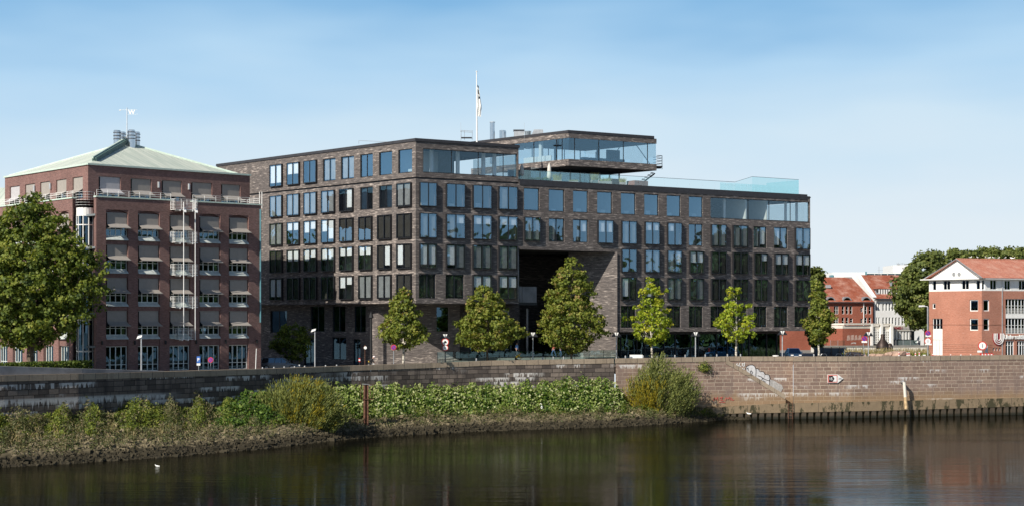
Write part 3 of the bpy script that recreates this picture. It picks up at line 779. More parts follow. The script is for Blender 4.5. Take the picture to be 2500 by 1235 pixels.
for (s0, s1, z0, z1) in wh:
    w = MB()
    for (x0, x1) in ((s0, s0+.09), (s1-.09, s1), ((s0+s1)/2-.05, (s0+s1)/2+.05)): w.fb(FW, x0+.003, x1-.003, -.22, -.12, z0+.003, z1-.003)
    for (a, b) in ((z0, z0+.08), (z1-.08, z1)): w.fb(FW, s0+.1, s1-.1, -.21, -.13, a+.003, b-.003)
    f = w.build('ground_window', M['frame'], ob)
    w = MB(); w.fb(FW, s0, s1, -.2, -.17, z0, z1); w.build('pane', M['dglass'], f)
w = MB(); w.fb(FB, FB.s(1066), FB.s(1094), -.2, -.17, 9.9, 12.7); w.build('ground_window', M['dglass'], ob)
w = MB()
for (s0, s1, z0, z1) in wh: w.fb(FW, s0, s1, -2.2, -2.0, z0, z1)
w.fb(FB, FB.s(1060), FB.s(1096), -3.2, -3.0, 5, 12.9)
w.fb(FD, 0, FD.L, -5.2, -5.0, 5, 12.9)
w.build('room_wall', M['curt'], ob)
w = MB()
for i in range(9):
    s = 1.3+(FD.L-1.8)*i/8; w.fb(FD, s-.06, s+.06, -.2, -.05, 5.5, 9.0)
    if s < FD.L-4: w.fb(FD, s-.05, s+.05, -.2, -.05, 9.7, 12.7)
f = w.build('entrance_glazing', M['frame'], ob)
w = MB(); w.fb(FD, 1.2, FD.L-.3, -.16, -.13, 5.5, 9.0); w.fb(FD, 1.2, FD.L-4, -.16, -.13, 9.7, 12.7); w.fb(FK, 1.0, FK.L-1, -.16, -.13, 5.6, 8.9)
w.build('pane', M['dglass'], f)
# pale projecting bay panel at the archway's left edge
w = MB()
g0 = V2(1267, 206.5); g1 = V2(1276, 206.8); g2 = V2(1310, 208.8)
FG = Fac(V2(1267, 206.2), V2(1310, 208.0))
w.fb(FG, .05, .45, -.3, 0, 13.3, 15.15); w.fb(FG, .52, FG.L, -.3, 0, 13.3, 15.15)
w.fb(FG, -.2, FG.L+.1, -4, -.05, 13.0, 13.28, 1)
w.fb(FG, -1.9, -.2, -1.6, -1.5, 9.8, 12.6); w.fb(FG, FG.L-.25, FG.L, -1.6, -1.5, 7, 12.6)
w.build('bay_panel', [M['conc'], M['frame']], ob)
# ground floor glazing right of the archway, recessed
FGr = Fac(SP0+Vector((.3, 1.6, 0)), V2(1905, 229.5))
w = MB()
x = .3; i = 0
while x < FGr.L:
    w.fb(FGr, x-.05, x+.05, -.16, .04, 5.2, 9.8); x += (2.6, 1.3, 3.2, 1.9)[i % 4]; i += 1
w.fb(FGr, 0, FGr.L, -.15, .03, 5.2, 5.45); w.fb(FGr, 0, FGr.L, -.15, .03, 9.45, 9.8)
f = w.build('shopfront', M['frame'], ob)
w = MB(); w.fb(FGr, 0, FGr.L, -.1, -.07, 5.45, 9.45); w.build('pane', M['dglass'], f)
w = MB(); w.fb(FGr, 0, FGr.L, -5.2, -5.0, 5, 9.8); w.fb(FGr, FGr.L-.1, FGr.L, -5, -.2, 5, 9.8)
for s in (5.5, 12, 18.5, 25): w.fb(FGr, s, s+.25, -2.4, -2.1, 5.5, 9.2, 1)
for s in (4.5, 8.2, 20): w.fb(FGr, s, s+.35, -1.2, -1.1, 6.3, 8.6, 2)
w.build('shop_interior', [M['curt'], M['dpan'], M['yellow']], ob)

# rooftop pavilion: cantilevered glass box with brick bands
PCn = V2(1388, 212.0); PL = V2(1150, 226.0); PRt = V2(1603, 219.3)
FA = Fac(PCn, PRt); FBp = Fac(PCn, PL)
pv = (PL-PCn)
w = MB()
zb0, zb1, zt0, zt1 = 29.75, 30.55, 33.1, 33.7
dep = 13.0
for fc in (FA,):
    w.fb(fc, 0, fc.L, -.5, 0, zb0, zb1); w.fb(fc, 0, fc.L, -.5, 0, zt0, zt1)
w.fb(FBp, .5, FBp.L, -.5, 0, zb0, zb1-.002); w.fb(FBp, .5, FBp.L, -.5, 0, zt0, zt1-.002)
pe = FA.p(FA.L); pu = pv.normalized()
def bandq(a, b, z0, z1):
    w.face([(a.x, a.y, z0), (b.x, b.y, z0), (b.x, b.y, z1), (a.x, a.y, z1)])
for z0, z1 in ((zb0, zb1), (zt0, zt1)):
    bandq(pe, pe+pu*dep, z0, z1); bandq(pe+pu*dep, PCn+pu*dep, z0, z1)
f = w.build('rooftop_pavilion', M['bd'], ob)
w = MB()
for z, m in ((zb0+.01, 0), (zb0+.5, 1), (zt0+.08, 2), (zt1, 0)):
    a, b, c, d = PCn, pe, pe+pu*dep, PCn+pu*dep
    a = a+Vector((0, .02, 0))
    w.face([(p.x, p.y, z) for p in (a, b, c, d)], m)
w.face([(p.x, p.y, zt1) for p in (FBp.p(dep), FBp.p(FBp.L), FBp.p(FBp.L, -10), FBp.p(dep, -10))], 0)
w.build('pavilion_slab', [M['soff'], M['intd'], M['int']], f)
w = MB(); w.fb(FA, -.1, FA.L-.4, -.8, .05, zt1, zt1+.32); w.fb(FBp, .05, FBp.L, -.8, .05, zt1, zt1+.318)
w.build('coping', M['coping'], f)
w = MB(); zg0, zg1 = zb1, zt0
w.fb(FA, .05, FA.L-.05, -.12, -.09, zg0, zg1); w.build('pane', M['glassc'], f); w = MB(); w.fb(FBp, .15, FBp.s(1255), -.12, -.09, zg0, zg1); w.build('pane', M['glassc'], f); w = MB()
for a, b in ((pe-FA.d*.1, pe-FA.d*.1+pu*dep), (pe+pu*(dep-.1), PCn+pu*(dep-.1))):
    w.face([(a.x, a.y, zg0), (b.x, b.y, zg0), (b.x, b.y, zg1), (a.x, a.y, zg1)])
w.build('pane', M['glassc'], f)
w = MB()
for p in (1404, 1463, 1523, 1582): s = FA.s(p); w.fb(FA, s-.035, s+.035, -.14, -.06, zg0, zg1)
for p in (1302, 1371, 1357): s = FBp.s(p); w.fb(FBp, s-.035, s+.035, -.14, -.06, zg0, zg1)
for s in (2.5, 5, 7.5, 10, 12.5, 15): a = PCn+pu*(dep-.1)+FA.d*s; w.tube((a.x, a.y, zg0), (a.x, a.y, zg1), .06, n=6)
a = FBp.p(FBp.s(1309), -.8); w.tube((a.x, a.y, zg0), (a.x, a.y, zg1), .28, n=10, m=1)
w.fb(FA, 2.2, 2.5, -6.3, -6.0, zg0, zg1, 0); w.fb(FA, 9.4, 11.4, -5.2, -5.0, zg0+.5, zg0+2.0, 2)
w.fb(FA, 9.2, 9.5, -7, -6.7, zg0, zg1, 0)
w.fb(FBp, FBp.s(1335), FBp.s(1268), -.8, -.7, zg0, zg0+.75, 1)
for k_ in range(6):
    s = 2.8+k_*1.1; w.fb(FA, s, s+.8, -1.6, -.9, zg0+.05, zg0+.42, 2)
a, b = FA.p(7.2, -1.5, zg0), FA.p(9.2, -1.5, zg1); w.tube(a, b, .05, n=5); a, b = FA.p(13.6, -1.5, zg0), FA.p(11.2, -1.5, zg1); w.tube(a, b, .05, n=5)
w.build('pavilion_frame', [M['frame'], M['white'], M['dpan']], f)
# lower set-back level below the pavilion
w = MB(); wm = MB()
FU = Fac(PCn+pu*4.5+FA.d*-2.0, PCn+pu*4.5+FA.d*11.5); FU2 = Fac(V2(1276, 215), PCn+pu*4.5+FA.d*-2.0)
w.fb(FU, 0, FU.L, -.06, -.02, 27.2, 29.75); w9 = MB(); w9.fb(FU2, 0, FU2.L, -.06, -.02, 27.2, 29.75)
for i in range(10): s = FU.L*i/9; wm.fb(FU, s-.06, s+.06, -.1, .06, 27.2, 29.75)
for i in range(8): s = FU2.L*i/7; wm.fb(FU2, s-.05, s+.05, -.1, .06, 27.2, 29.75)
wm.fb(FU, 0, FU.L, -5, -4.8, 27.2, 29.75, 1); wm.fb(FU2, 0, FU2.L-1, -5, -4.8, 27.2, 29.75, 1)
g = wm.build('terrace_room', [M['frame'], M['dpan']], ob); w.build('pane', M['glassc'], g); w9.build('pane', M['glassc'], g)
# outdoor stair under the cantilever
w = MB(); a = V2(1590, 221); 
for i in range(10):
    x = PX(1595-i*7, 221); z = 29.6-i*.26; w.box(x-.35, 220.4, z-.05, x, 221.6, z)
w.tube((PX(1598, 221), 220.4, 29.5), (PX(1530, 221), 220.4, 26.9), .09, n=6); w.tube((PX(1598, 221), 221.6, 29.5), (PX(1530, 221), 221.6, 26.9), .09, n=6)
w.build('outside_stair', M['black'], ob)
w = MB()
x0 = pe+Vector((.02, .2, 0))
for z in (zb1+.1, zb1+.45, zb1+.8, zb1+1.1): w.tube((x0.x, x0.y, z), (x0.x+.7, x0.y+.3, z), .03, n=5); w.tube((x0.x+.7, x0.y+.3, z), (x0.x-.2, x0.y+3, z), .03, n=5)
w.tube((x0.x+.7, x0.y+.3, zb0+.2), (x0.x+.7, x0.y+.3, zb1+1.1), .04, n=5); w.box(x0.x, x0.y, zb1-.3, x0.x+.75, x0.y+3, zb1-.2)
w.build('balcony_rail', M['black'], ob)
# glass balustrades of the roof terrace
w = MB(); wf = MB(); w1 = MB(); w2 = MB()
s_a, s_b = FR.s(1270)+.2, FR.s(1815)
x = s_a; i = 0
while x < s_b:
    e = min(x+2.05, s_b); (w if e < FR.s(1545) else w1).fb(FR, x+.015, e-.015, -1.62, -1.6, 27.45, 28.65); x = e
wf.fb(FR, s_a, s_b, -1.64, -1.58, 28.65, 28.69, 0)
BB = V2(1818, 226.2); 
FX = Fac(V2(1836, 226.5), V2(1950, 231.5)); FY = Fac(FR.p(s_b, -1.6), V2(1836, 226.5))
x = 0
while x < FX.L-.1:
    e = min(x+1.25, FX.L); w.fb(FX, x+.015, e-.015, -.01, .01, 27.45, 29.55); w2.fb(FX, x+.015, e-.015, -6.01, -6.0, 27.45, 29.2); x = e
w.fb(FX, FX.L, FX.L+.02, -6, 0, 27.45, 29.5)
w.face([FY.p(0, 0, 27.45), FY.p(FY.L, 0, 27.45), FY.p(FY.L, 0, 29.55), FY.p(0, 0, 28.65)])
wf.fb(FX, 0, FX.L, -.02, .02, 29.55, 29.59)
wf.tube(FY.p(0, 0, 28.67), FY.p(FY.L, 0, 29.57), .02, n=5)
g = wf.build('handrail', M['frame'], ob); w.build('balustrade_glass', M['rail'], g); w1.build('balustrade_glass', M['railc'], g); w2.build('balustrade_glass', M['rail'], g)
# brick shafts and small masts on the terrace
w = MB()
w.fb(FR, FR.s(1592), FR.s(1625), -5, -3.4, 27.2, 28.35); w.fb(FR, FR.s(1530), FR.s(1558), -5, -3.4, 27.2, 28.4, 1)
w.build('roof_shaft', [M['br'], M['coping']], ob)

# terrace things
def planter(px, Y, wd, label, tall, mat='leafR'):
    x = PX(px, Y); t = thing('planter', label, 'planter', (x, Y, 27.2), 'planters on the roof terrace')
    m = MB(); h = .75
    m.hexa([(x-wd*.44, Y-.35, 27.2), (x+wd*.44, Y-.35, 27.2), (x+wd*.44, Y+.35, 27.2), (x-wd*.44, Y+.35, 27.2)], [(x-wd/2, Y-.4, 27.2+h), (x+wd/2, Y-.4, 27.2+h), (x+wd/2, Y+.4, 27.2+h), (x-wd/2, Y+.4, 27.2+h)])
    m.build('pot', M['conc'], t)
    r = random.Random(px); m = MB()
    for i in range(90):
        a = r.uniform(0, 6.28); b = Vector((x+r.uniform(-.4, .4)*wd, Y+r.uniform(-.3, .3), 27.2+h)); e = b+Vector((math.cos(a)*.35, math.sin(a)*.35, tall*r.uniform(.6, 1)))
        m.face([b, b+Vector((.05, 0, 0)), e])
    m.build('grass_tuft', M['rdry'], t)
M['rdry'] = plain('tuft_green', (.20, .21, .08), .9, var=.4)
planter(1360, 212, 1.1, 'first grey planter with upright grass, beside the white parasol', .95)
planter(1400, 213.4, 1.2, 'dark low planter between the two grassy planters under the glass box', .3)
planter(1452, 211.8, 1.0, 'grey planter with tall yellow grass, in the middle of the terrace', 1.0)
planter(1478, 213.6, 1.6, 'wide planter of straw coloured grass right of the middle planter', .6)
planter(1520, 215.2, .8, 'small planter with brown grass below the outside stair', .7)
def bush_row():
    r = random.Random(3)
    for i, px in enumerate((1296, 1312, 1330)):
        x = PX(px, 207.8); m = MB()
        for k in range(160):
            a = r.uniform(0, 6.28); ph = r.uniform(0, 1.57); R = .62
            c = Vector((x+R*math.cos(a)*math.cos(ph), 207.8+.4*math.sin(a)*math.cos(ph), 27.25+R*1.1*math.sin(ph)))
            d = Vector((r.uniform(-1, 1), r.uniform(-1, 1), r.uniform(-1, 1)))*.12; e = Vector((r.uniform(-1, 1), r.uniform(-1, 1), r.uniform(-1, 1)))*.12
            m.face([c-d, c-e, c+d, c+e])
        o = m.build('terrace_shrub', M['dshrub']); tag(o, ['green shrub behind the terrace glass, nearest the left glazed corner', 'green shrub behind the terrace glass, middle of three', 'green shrub behind the terrace glass, next to the white parasol'][i], 'shrub', 'shrubs along the terrace rail')
M['dshrub'] = plain('shrub_green', (.05, .10, .03), .9, var=.5)
bush_row()
def parasol(px, Y, h, label):
    x = PX(px, Y); t = thing('closed_parasol', label, 'parasol', (x, Y, 27.2), 'closed parasols on the terrace')
    m = MB(); m.tube((x, Y, 27.2), (x, Y, 27.2+h), .04, n=6); m.build('pole', M['galv'], t)
    m = MB(); m.lathe((x, Y, 27.2), [(.05, .7), (.30, .9), (.27, h*.5), (.20, h*.85), (.03, h+.05)], 10); m.build('folded_canopy', M['cream'], t, smooth=True)
parasol(1274, 204.8, 2.1, 'closed white parasol at the corner of the glazed top storey')
parasol(1341, 209.5, 2.6, 'taller closed white parasol standing under the glass box')
# flagpole
FPY = 206.0
x = PX(1164.5, FPY)
t = thing('flagpole', 'tall white flagpole on the roof with a limp white flag', 'flagpole', (x, FPY, 31.1))
m = MB(); m.tube((x, FPY, 31.1), (x-.05, FPY, PZ(176, FPY)), .11, .05, n=8); m.tube((x-.05, FPY, PZ(176, FPY)), (x-.05, FPY, PZ(174, FPY)), .1, .1, n=8); m.build('pole', M['white'], t)
m = MB(); r = random.Random(1); zt, zb = PZ(208, FPY), PZ(284, FPY); N = 14; W_ = 5
grid = []
for i in range(N+1):
    f_ = i/N; z = zt+(zb-zt)*f_; wd = .12+.36*min(1, f_*1.5)*(1-.3*max(0, f_-.7)/.3)
    grid.append([Vector((x+.06+wd*j/W_, FPY+.10*math.sin(j*2.2+i*.35), z-.12*j/W_)) for j in range(W_+1)])
for i in range(N):
    for j in range(W_): m.face([grid[i][j], grid[i+1][j], grid[i+1][j+1], grid[i][j+1]], 1 if (i in (2, 3) and j in (1, 2, 3)) or (i == 5 and j in (2, 3)) or (i == 0) else 0)
m.build('flag', [M['white'], M['black']], t)
# roof plant
def rt(name, label, px, Y): return thing(name, label, name.replace('_', ' '), (PX(px, Y), Y, 33.7))
t = rt('flue_pipe', 'slender steel flue pipe right of the flagpole', 1202, 226); x = PX(1202, 226)
m = MB(); m.tube((x, 226, 31.2), (x, 226, PZ(300, 226)), .32, n=14); m.build('pipe', M['steel'], t, smooth=False)
m = MB(); m.tube((x, 226, PZ(300, 226)), (x, 226, PZ(298.5, 226)), .36, n=14); m.build('collar', M['galv'], t)
t = rt('roof_vent', 'shiny round ventilation drum left of the boxy cowl on the roof', 1227, 228); x = PX(1227, 228)
m = MB(); m.tube((x, 228, 32.5), (x, 228, PZ(319, 228)), .42, n=16); m.tube((x+.12, 227.4, 32.5), (x+.12, 227.4, PZ(322, 228)), .36, n=16); m.build('drum', M['steel'], t)
t = rt('roof_cowl', 'grey box cowl with a flat dark lid on the roof', 1267, 226); x = PX(1267, 226)
m = MB(); m.box(x-.65, 225.4, 33, x+.65, 226.6, PZ(321, 226)); m.build('body', M['galv'], t)
m = MB(); m.box(x-.72, 225.3, PZ(321, 226)+.002, x+.72, 226.7, PZ(318.5, 226)); m.build('lid', M['coping'], t)
t = rt('roof_vent', 'low funnel shaped steel vent right of the boxy cowl', 1289, 225); x = PX(1289, 225)
m = MB(); m.lathe((x, 225, 33), [(.32, 0), (.32, .8), (.45, 2.25), (.4, 2.25)], 14); m.build('drum', M['steel'], t)
t = rt('roof_hood', 'pale sheet metal exhaust hood at the pavilion roof edge', 1310, 222); x = PX(1310, 222)
m = MB(); m.hexa([(x-1.0, 221.5, 33.6), (x+.95, 221.5, 33.6), (x+.95, 223, 33.6), (x-1.0, 223, 33.6)], [(x-.35, 221.5, PZ(318, 222)), (x+.8, 221.5, PZ(318, 222)), (x+.8, 223, PZ(318, 222)), (x-.35, 223, PZ(318, 222))]); m.build('hood', M['galv'], t)
t = rt('roof_ladder_frame', 'thin metal access frame left of the flagpole', 1138, 215)
m = MB()
for px in (1126, 1134, 1153): m.tube(P(px, 342, 215), P(px, 319, 215), .025, n=5)
for py in (319, 322): m.tube(P(1124, py, 215), P(1153, py+2, 215), .025, n=5)
m.build('rail', M['galv'], t)
m = MB(); a = P(1126, 338, 215); m.box(a.x, 214.5, a.z, a.x+1.3, 215.5, a.z+.08); m.build('platform', M['coping'], t)
t = rt('roof_guard_rail', 'thin lightning wire rail on the roof edge of the left wing', 900, 206)
m = MB(); m.tube(P(876, 352, 206), P(876, 344, 206), .02, n=5); m.tube(P(876, 344, 206), P(945, 347, 203), .02, n=5); m.build('rail', M['galv'], t)
for i, (px, y0) in enumerate(((1125, 300), (1280, 300))):
    m = MB(); m.tube(P(px, 345, 214), P(px, y0, 214), .018, n=4); o = m.build('antenna_mast', M['galv']); tag(o, ['hair thin antenna above the metal access frame', 'hair thin antenna between the roof vents'][i], 'antenna')
# ---------------- the plum brick corner building at the left ----------------
rb = thing('corner_building', 'dark red brick office building with green copper pyramid roof and taupe awnings', 'building', (PX(235, 178), 178, 5.6))
LRf = Fac(V2(235, 178), V2(637, 191)); LLf = Fac(V2(177, 180), V2(15, 193))
LLf = Fac(V2(177, 180), LLf.p(24)); ZT = 23.65
w = MB()
rc = [(259, 313), (337, 390), (414, 465), (487, 538), (559, 607)]
rh = []
for a, b in rc: s0, s1 = LRf.s(a), LRf.s(b); rh.append((s0, s1, 6.0, 22.45))
lc = [(143, 168), (106, 130), (68, 92), (31, 55), (-5, 18), (-42, -19)]
lh = []
for a, b in lc: s0, s1 = sorted((LLf.s(a), LLf.s(b))); lh.append((s0, s1, 5.9, 22.45))
wallmesh(w, LRf, 0, LRf.L, 4.8, ZT, rh, rev=.42); wallmesh(w, LLf, 0, LLf.L, 4.8, ZT, lh, rev=.42)
RE = LRf.p(LRf.L); bk = Vector((-13.6, 17.2, 0)).normalized()
def vq(a, b, z0, z1, m=0): w.face([(a.x, a.y, z0), (b.x, b.y, z0), (b.x, b.y, z1), (a.x, a.y, z1)], m)
vq(RE, RE+bk*20, 4.8, ZT)
# piers beside the round stair bay
q0 = LRf.p(0); q1 = V2(229, 179.6); q2 = V2(186, 181.2); q3 = LLf.p(0); vq(q1, q0, 4.8, ZT); vq(q3, q2, 4.8, ZT); vq(q2, V2(190, 183), 4.8, ZT); vq(V2(229, 183), q1, 4.8, ZT); vq(V2(190, 182.9), V2(229, 182.9), 4.8, 22)
# arch infill above each bay
for fc, hs in ((LRf, rh), (LLf, lh)):
    for (s0, s1, _, zt) in hs:
        N = 8
        for i in range(N):
            a = s0+(s1-s0)*i/N; b = s0+(s1-s0)*(i+1)/N
            za = zt-.30*(abs(a-(s0+s1)/2)*2/(s1-s0))**2; zb = zt-.30*(abs(b-(s0+s1)/2)*2/(s1-s0))**2
            if zt-za > 1e-4 or zt-zb > 1e-4:
                w.face([fc.p(a, -.05, za), fc.p(b, -.05, zb), fc.p(b, -.05, zt), fc.p(a, -.05, zt)], 0)
                w.face([fc.p(a, -.05, za), fc.p(b, -.05, zb), fc.p(b, -.4, zb), fc.p(a, -.4, za)], 0)
# spandrels
def storey(fc, s0, s1, k): z = 22.28-3.35*k; return z
for fc, hs in ((LRf, rh), (LLf, lh)):
    for (s0, s1, _, zt) in hs:
        for k in range(4):
            zb = 19.36-3.35*k; zn = 22.28-3.35*(k+1) if k < 3 else 8.6
            w.fb(fc, s0+.002, s1-.002, -.42, -.12, zn, zb-.002)
        w.fb(fc, s0+.002, s1-.002, -.42, -.36, 22.15, 22.45)
UF, UL, UR = V2(215, 182.6), V2(12, 199.8), V2(610, 196.9)
URf = Fac(UF, UR); ULf = Fac(UF, UL)
ur = [(241, 295), (319, 370), (395, 444), (467, 518), (540, 587)]; ul = [(177, 202), (137, 162), (98, 122), (61, 85), (24, 48)]
uhR = [(URf.s(a), URf.s(b), 23.9, 26.2) for a, b in ur]; uhL = [(*sorted((ULf.s(a), ULf.s(b))), 23.9, 26.2) for a, b in ul]
wallmesh(w, URf, 0, URf.L, 23.2, 27.3, uhR, rev=.3); wallmesh(w, ULf, 0, ULf.L, 23.2, 27.3, uhL, rev=.3)
UBk = UL+UR-UF; vq(UR, UBk, 23.2, 27.3); vq(UL, UBk, 23.2, 27.3)
w.build('wall', M['br'], rb)
w = MB()
ll = LLf.p(LLf.L)
w.face([(p.x, p.y, ZT-.05) for p in (LRf.p(0), LRf.p(LRf.L), RE+bk*22, ll+Vector((20, 18, 0)), ll, LLf.p(0), V2(190, 182), V2(229, 182))])
w.build('terrace_deck', M['conc'], rb)
# green copings
w = MB()
w.fb(LRf, -.05, LRf.s(420), -.5, .09, ZT, ZT+.14); w.fb(LRf, LRf.s(470), LRf.L+.06, -.5, .09, ZT-.02, ZT+.12); w.fb(LLf, -.05, LLf.L, -.5, .09, ZT, ZT+.14)
w.fb(URf, -.1, URf.L+.1, -.4, .14, 27.3, 27.48); w.fb(ULf, .05, ULf.L+.1, -.4, .14, 27.3, 27.478)
w.build('coping', M['mintl'], rb)
AP = Vector((PX(309, 197.5), 197.5, 31.0))
w = MB()
ctr = (UL+UR)/2; zr = 27.49
def ins(p, k=.965): q = ctr+(p-ctr)*k; return Vector((q.x, q.y, zr))
cs = [ins(UF), ins(UR, .9), ins(UBk), ins(UL)]
for i in range(4):
    a, b = cs[i], cs[(i+1) % 4]; d = (b-a).normalized()
    uv = [((p-a).dot(d), (p-a-d*(p-a).dot(d)).length) for p in (a, b, AP)]
    w.face([a, b, AP], 0, uv)
w.build('copper_roof', M['copper'], rb)
w = MB()
for c in cs[1:]: w.tube(c+Vector((0, 0, .03)), AP+Vector((0, 0, .03)), .13, n=6)
w.tube(cs[0]+(AP-cs[0])*.12+Vector((0, 0, .1)), AP+Vector((0, 0, .25)), .34, n=4, m=1)
w.tube(cs[0]+(AP-cs[0])*.10+Vector((-.12, 0, .38)), AP+Vector((-.12, 0, .55)), .14, n=4, m=0)
w.build('roof_ridge', [M['mintl'], M['mintd']], rb)

def awning(fc, s0, s1, ztop, zmid, o0, reach, drop, mat, lab=None):
    w = MB(); a, b = s0+.22, s1-.05
    w.fb(fc, a, b, o0-.02, o0, zmid, ztop)
    N = 4; pr = [(o0, zmid)]+[(o0+reach*t, zmid-drop*(t**.75)) for t in (.25, .5, .75, 1)]
    for (oa, za), (ob_, zb) in zip(pr[:-1], pr[1:]):
        e = .06*(oa-o0)/reach; e2 = .06*(ob_-o0)/reach
        for dz in (0, .02): w.face([fc.p(a-e, oa, za-dz), fc.p(b+e, oa, za-dz), fc.p(b+e2, ob_, zb-dz), fc.p(a-e2, ob_, zb-dz)])
    w.fb(fc, a-.06, b+.06, o0+reach, o0+reach+.04, zmid-drop-.07, zmid-drop)
    w.tube(fc.p(a, o0, zmid-drop-.1), fc.p(a, o0+reach, zmid-drop-.03), .02, n=4); w.tube(fc.p(b, o0, zmid-drop-.1), fc.p(b, o0+reach, zmid-drop-.03), .02, n=4)
    return w.build('awning', mat, rb)
def pwindow(fc, s0, s1, z0, z1, cols, rows, off=-.36, name='window', fm='winpale', gm='dglass', par=None, bar=.06, thick=None):
    par = rb if par is None else par
    w = MB(); e = .003
    a, b, c, d = s0+e, s1-e, z0+e, z1-e
    w.fb(fc, a, a+bar, off-.06, off+.04, c, d); w.fb(fc, b-bar, b, off-.06, off+.04, c, d)
    w.fb(fc, a+bar, b-bar, off-.06, off+.04, c, c+bar); w.fb(fc, a+bar, b-bar, off-.06, off+.04, d-bar, d)
    for i in range(1, cols):
        s = a+(b-a)*i/cols; w.fb(fc, s-bar*.6, s+bar*.6, off-.055, off+.035, c+bar, d-bar)
    for f_ in rows:
        z = c+(d-c)*f_; w.fb(fc, a+bar, b-bar, off-.05, off+.03, z-bar*.4, z+bar*.4)
    f = w.build(name, M[fm], par)
    w = MB(); w.fb(fc, a+bar, b-bar, off-.03, off-.015, c+bar, d-bar); w.build('pane', M[gm], f)
    return f
rr = random.Random(8)
for fc, hs in ((LRf, rh), (LLf, lh)):
    for i, (s0, s1, _, _) in enumerate(hs):
        for k in range(4):
            zt = 22.28-3.35*k-(.12 if k == 0 else 0); zs = 19.36-3.35*k
            pwindow(fc, s0, s1, zs+.42, zt, 4, [.28])
            awning(fc, s0, s1, zt-.02, zt-1.12, -.2, .78, .42, M['awn'])
            w = MB(); a, b = s0+.03, s1-.03
            w.hexa([fc.p(a, -.36, zs+.03), fc.p(b, -.36, zs+.03), fc.p(b, .16, zs+.0), fc.p(a, .16, zs+.0)], [fc.p(a, -.36, zs+.46), fc.p(b, -.36, zs+.46), fc.p(b, .14, zs+.07), fc.p(a, .14, zs+.07)])
            w.build('window_sill', M['sill'] if i != 2 else M['mint'], rb)
        pwindow(fc, s0, s1, 6.02, 8.6, 4, [.27], name='ground_window', bar=.075)
for fc, hs in ((URf, uhR), (ULf, uhL)):
    for i, (s0, s1, z0, z1) in enumerate(hs):
        pwindow(fc, s0, s1, z0, z1, 4, [.5], off=-.26)
        pale = (fc is URf and i == 0) or (fc is ULf and i == 4)
        awning(fc, s0, s1, z1-.04, 24.95, -.12, .85, .48, M['awnp'] if pale else M['awn'])
w = MB(); w.fb(LRf, .1, LRf.L-.1, -4.2, -4.0, 5, 22); w.fb(LLf, 0, LLf.L, -4.2, -4, 5, 22); w.fb(URf, .5, URf.L-.5, -3.2, -3, 23, 27); w.fb(ULf, .5, ULf.L-.5, -3.2, -3, 23, 27)
for z in (22.0, 18.7, 15.35, 12.0, 8.65): w.fb(LRf, .1, LRf.L-.1, -4, -.45, z-.2, z); w.fb(LLf, .1, LLf.L-.1, -4, -.45, z-.2, z)
w.build('room_wall', M['int'], rb)
for (a_, b_) in ((68, 92), (31, 55)):
    w = MB(); s0, s1 = sorted((LLf.s(a_), LLf.s(b_)))
    for i in range(5): w.fb(LLf, s0+.1+i*.22, s0+.24+i*.22, -.6, -.5, 6.2, 8.4)
    w.build('curtain', M['blind'], rb)
# round stair bay
bc = V2(208, 180.6); R = .86
w = MB(); g = MB()
N = 4
for i in range(N+1):
    a = math.pi*1.08+math.pi*.84*i/N; x, y = bc.x+R*math.cos(a), bc.y+R*math.sin(a)
    w.tube((x, y, 6), (x, y, 21.9), .055, n=5)
for z0, z1 in ((5.6, 6.1), (21.85, 22.7), (20.9, 21.0), (18.7, 18.8), (17.9, 18.1), (14.6, 14.75), (11.2, 11.35), (8.0, 8.15)):
    w.lathe((bc.x, bc.y, 0), [(0, z0), (R+.03, z0), (R+.03, z1), (0, z1)], 20)
w.lathe((bc.x, bc.y, 0), [(R-.45, 5.6), (R-.45, 22)], 16, 1)
f = w.build('stair_bay', [M['white'], M['curt']], rb)
g.lathe((bc.x, bc.y, 0), [(R-.02, 6), (R-.02, 21.9)], 24); g.build('pane', M['dglass'], f)
# white railings on the terrace edge and the balconies
def rail(w, pts, z0, h, n=3, post=1.3, r=.021):
    for a, b in zip(pts[:-1], pts[1:]):
        a = Vector((a.x, a.y, 0)); b = Vector((b.x, b.y, 0)); L = (b-a).length; d = (b-a)/L; k = max(1, round(L/post))
        for i in range(k+1): p = a+d*L*i/k; w.tube((p.x, p.y, z0), (p.x, p.y, z0+h), r, n=4)
        for j in range(1, n+1): z = z0+h*j/n; w.tube((a.x, a.y, z), (b.x, b.y, z), r*.85, n=4)
w = MB()
arc = [Vector((bc.x+.95*math.cos(math.pi+math.pi*i/8), bc.y+.95*math.sin(math.pi+math.pi*i/8), 0)) for i in range(9)]
rail(w, [LRf.p(.1, -.1), LRf.p(LRf.s(418), -.1)], ZT+.14, .62, 3); rail(w, [LRf.p(LRf.s(472), -.1), LRf.p(LRf.L, -.1), LRf.p(LRf.L, -4)], ZT+.12, .62, 3)
rail(w, [LLf.p(.1, -.1), LLf.p(LLf.L, -.1)], ZT+.14, .62, 3)
rail(w, arc, 22.7, 1.6, 6, .6)
w.build('terrace_railing', M['white'], rb)
for k in range(5):
    zf = 23.05-3.35*k-.12 if k else 22.75
    zf = (22.75, 19.35, 16.0, 12.65, 9.3)[k]
    s0, s1 = LRf.s(416 if k < 4 else 427), LRf.s(471 if k < 4 else 466); o = 1.05 if k < 4 else .55
    w = MB()
    w.fb(LRf, s0, s1, 0.01, o, zf-.06, zf); w.fb(LRf, s0+.5, s0+.6, 0.01, o+.05, zf-.2, zf-.07); w.fb(LRf, s1-.7, s1-.6, 0.01, o+.05, zf-.2, zf-.07)
    rail(w, [LRf.p(s0, .05), LRf.p(s0, o), LRf.p(s1, o), LRf.p(s1, .05)], zf, 1.05, 7, .6, .024)
    w.build('fire_balcony', M['white'], rb)
w = MB()
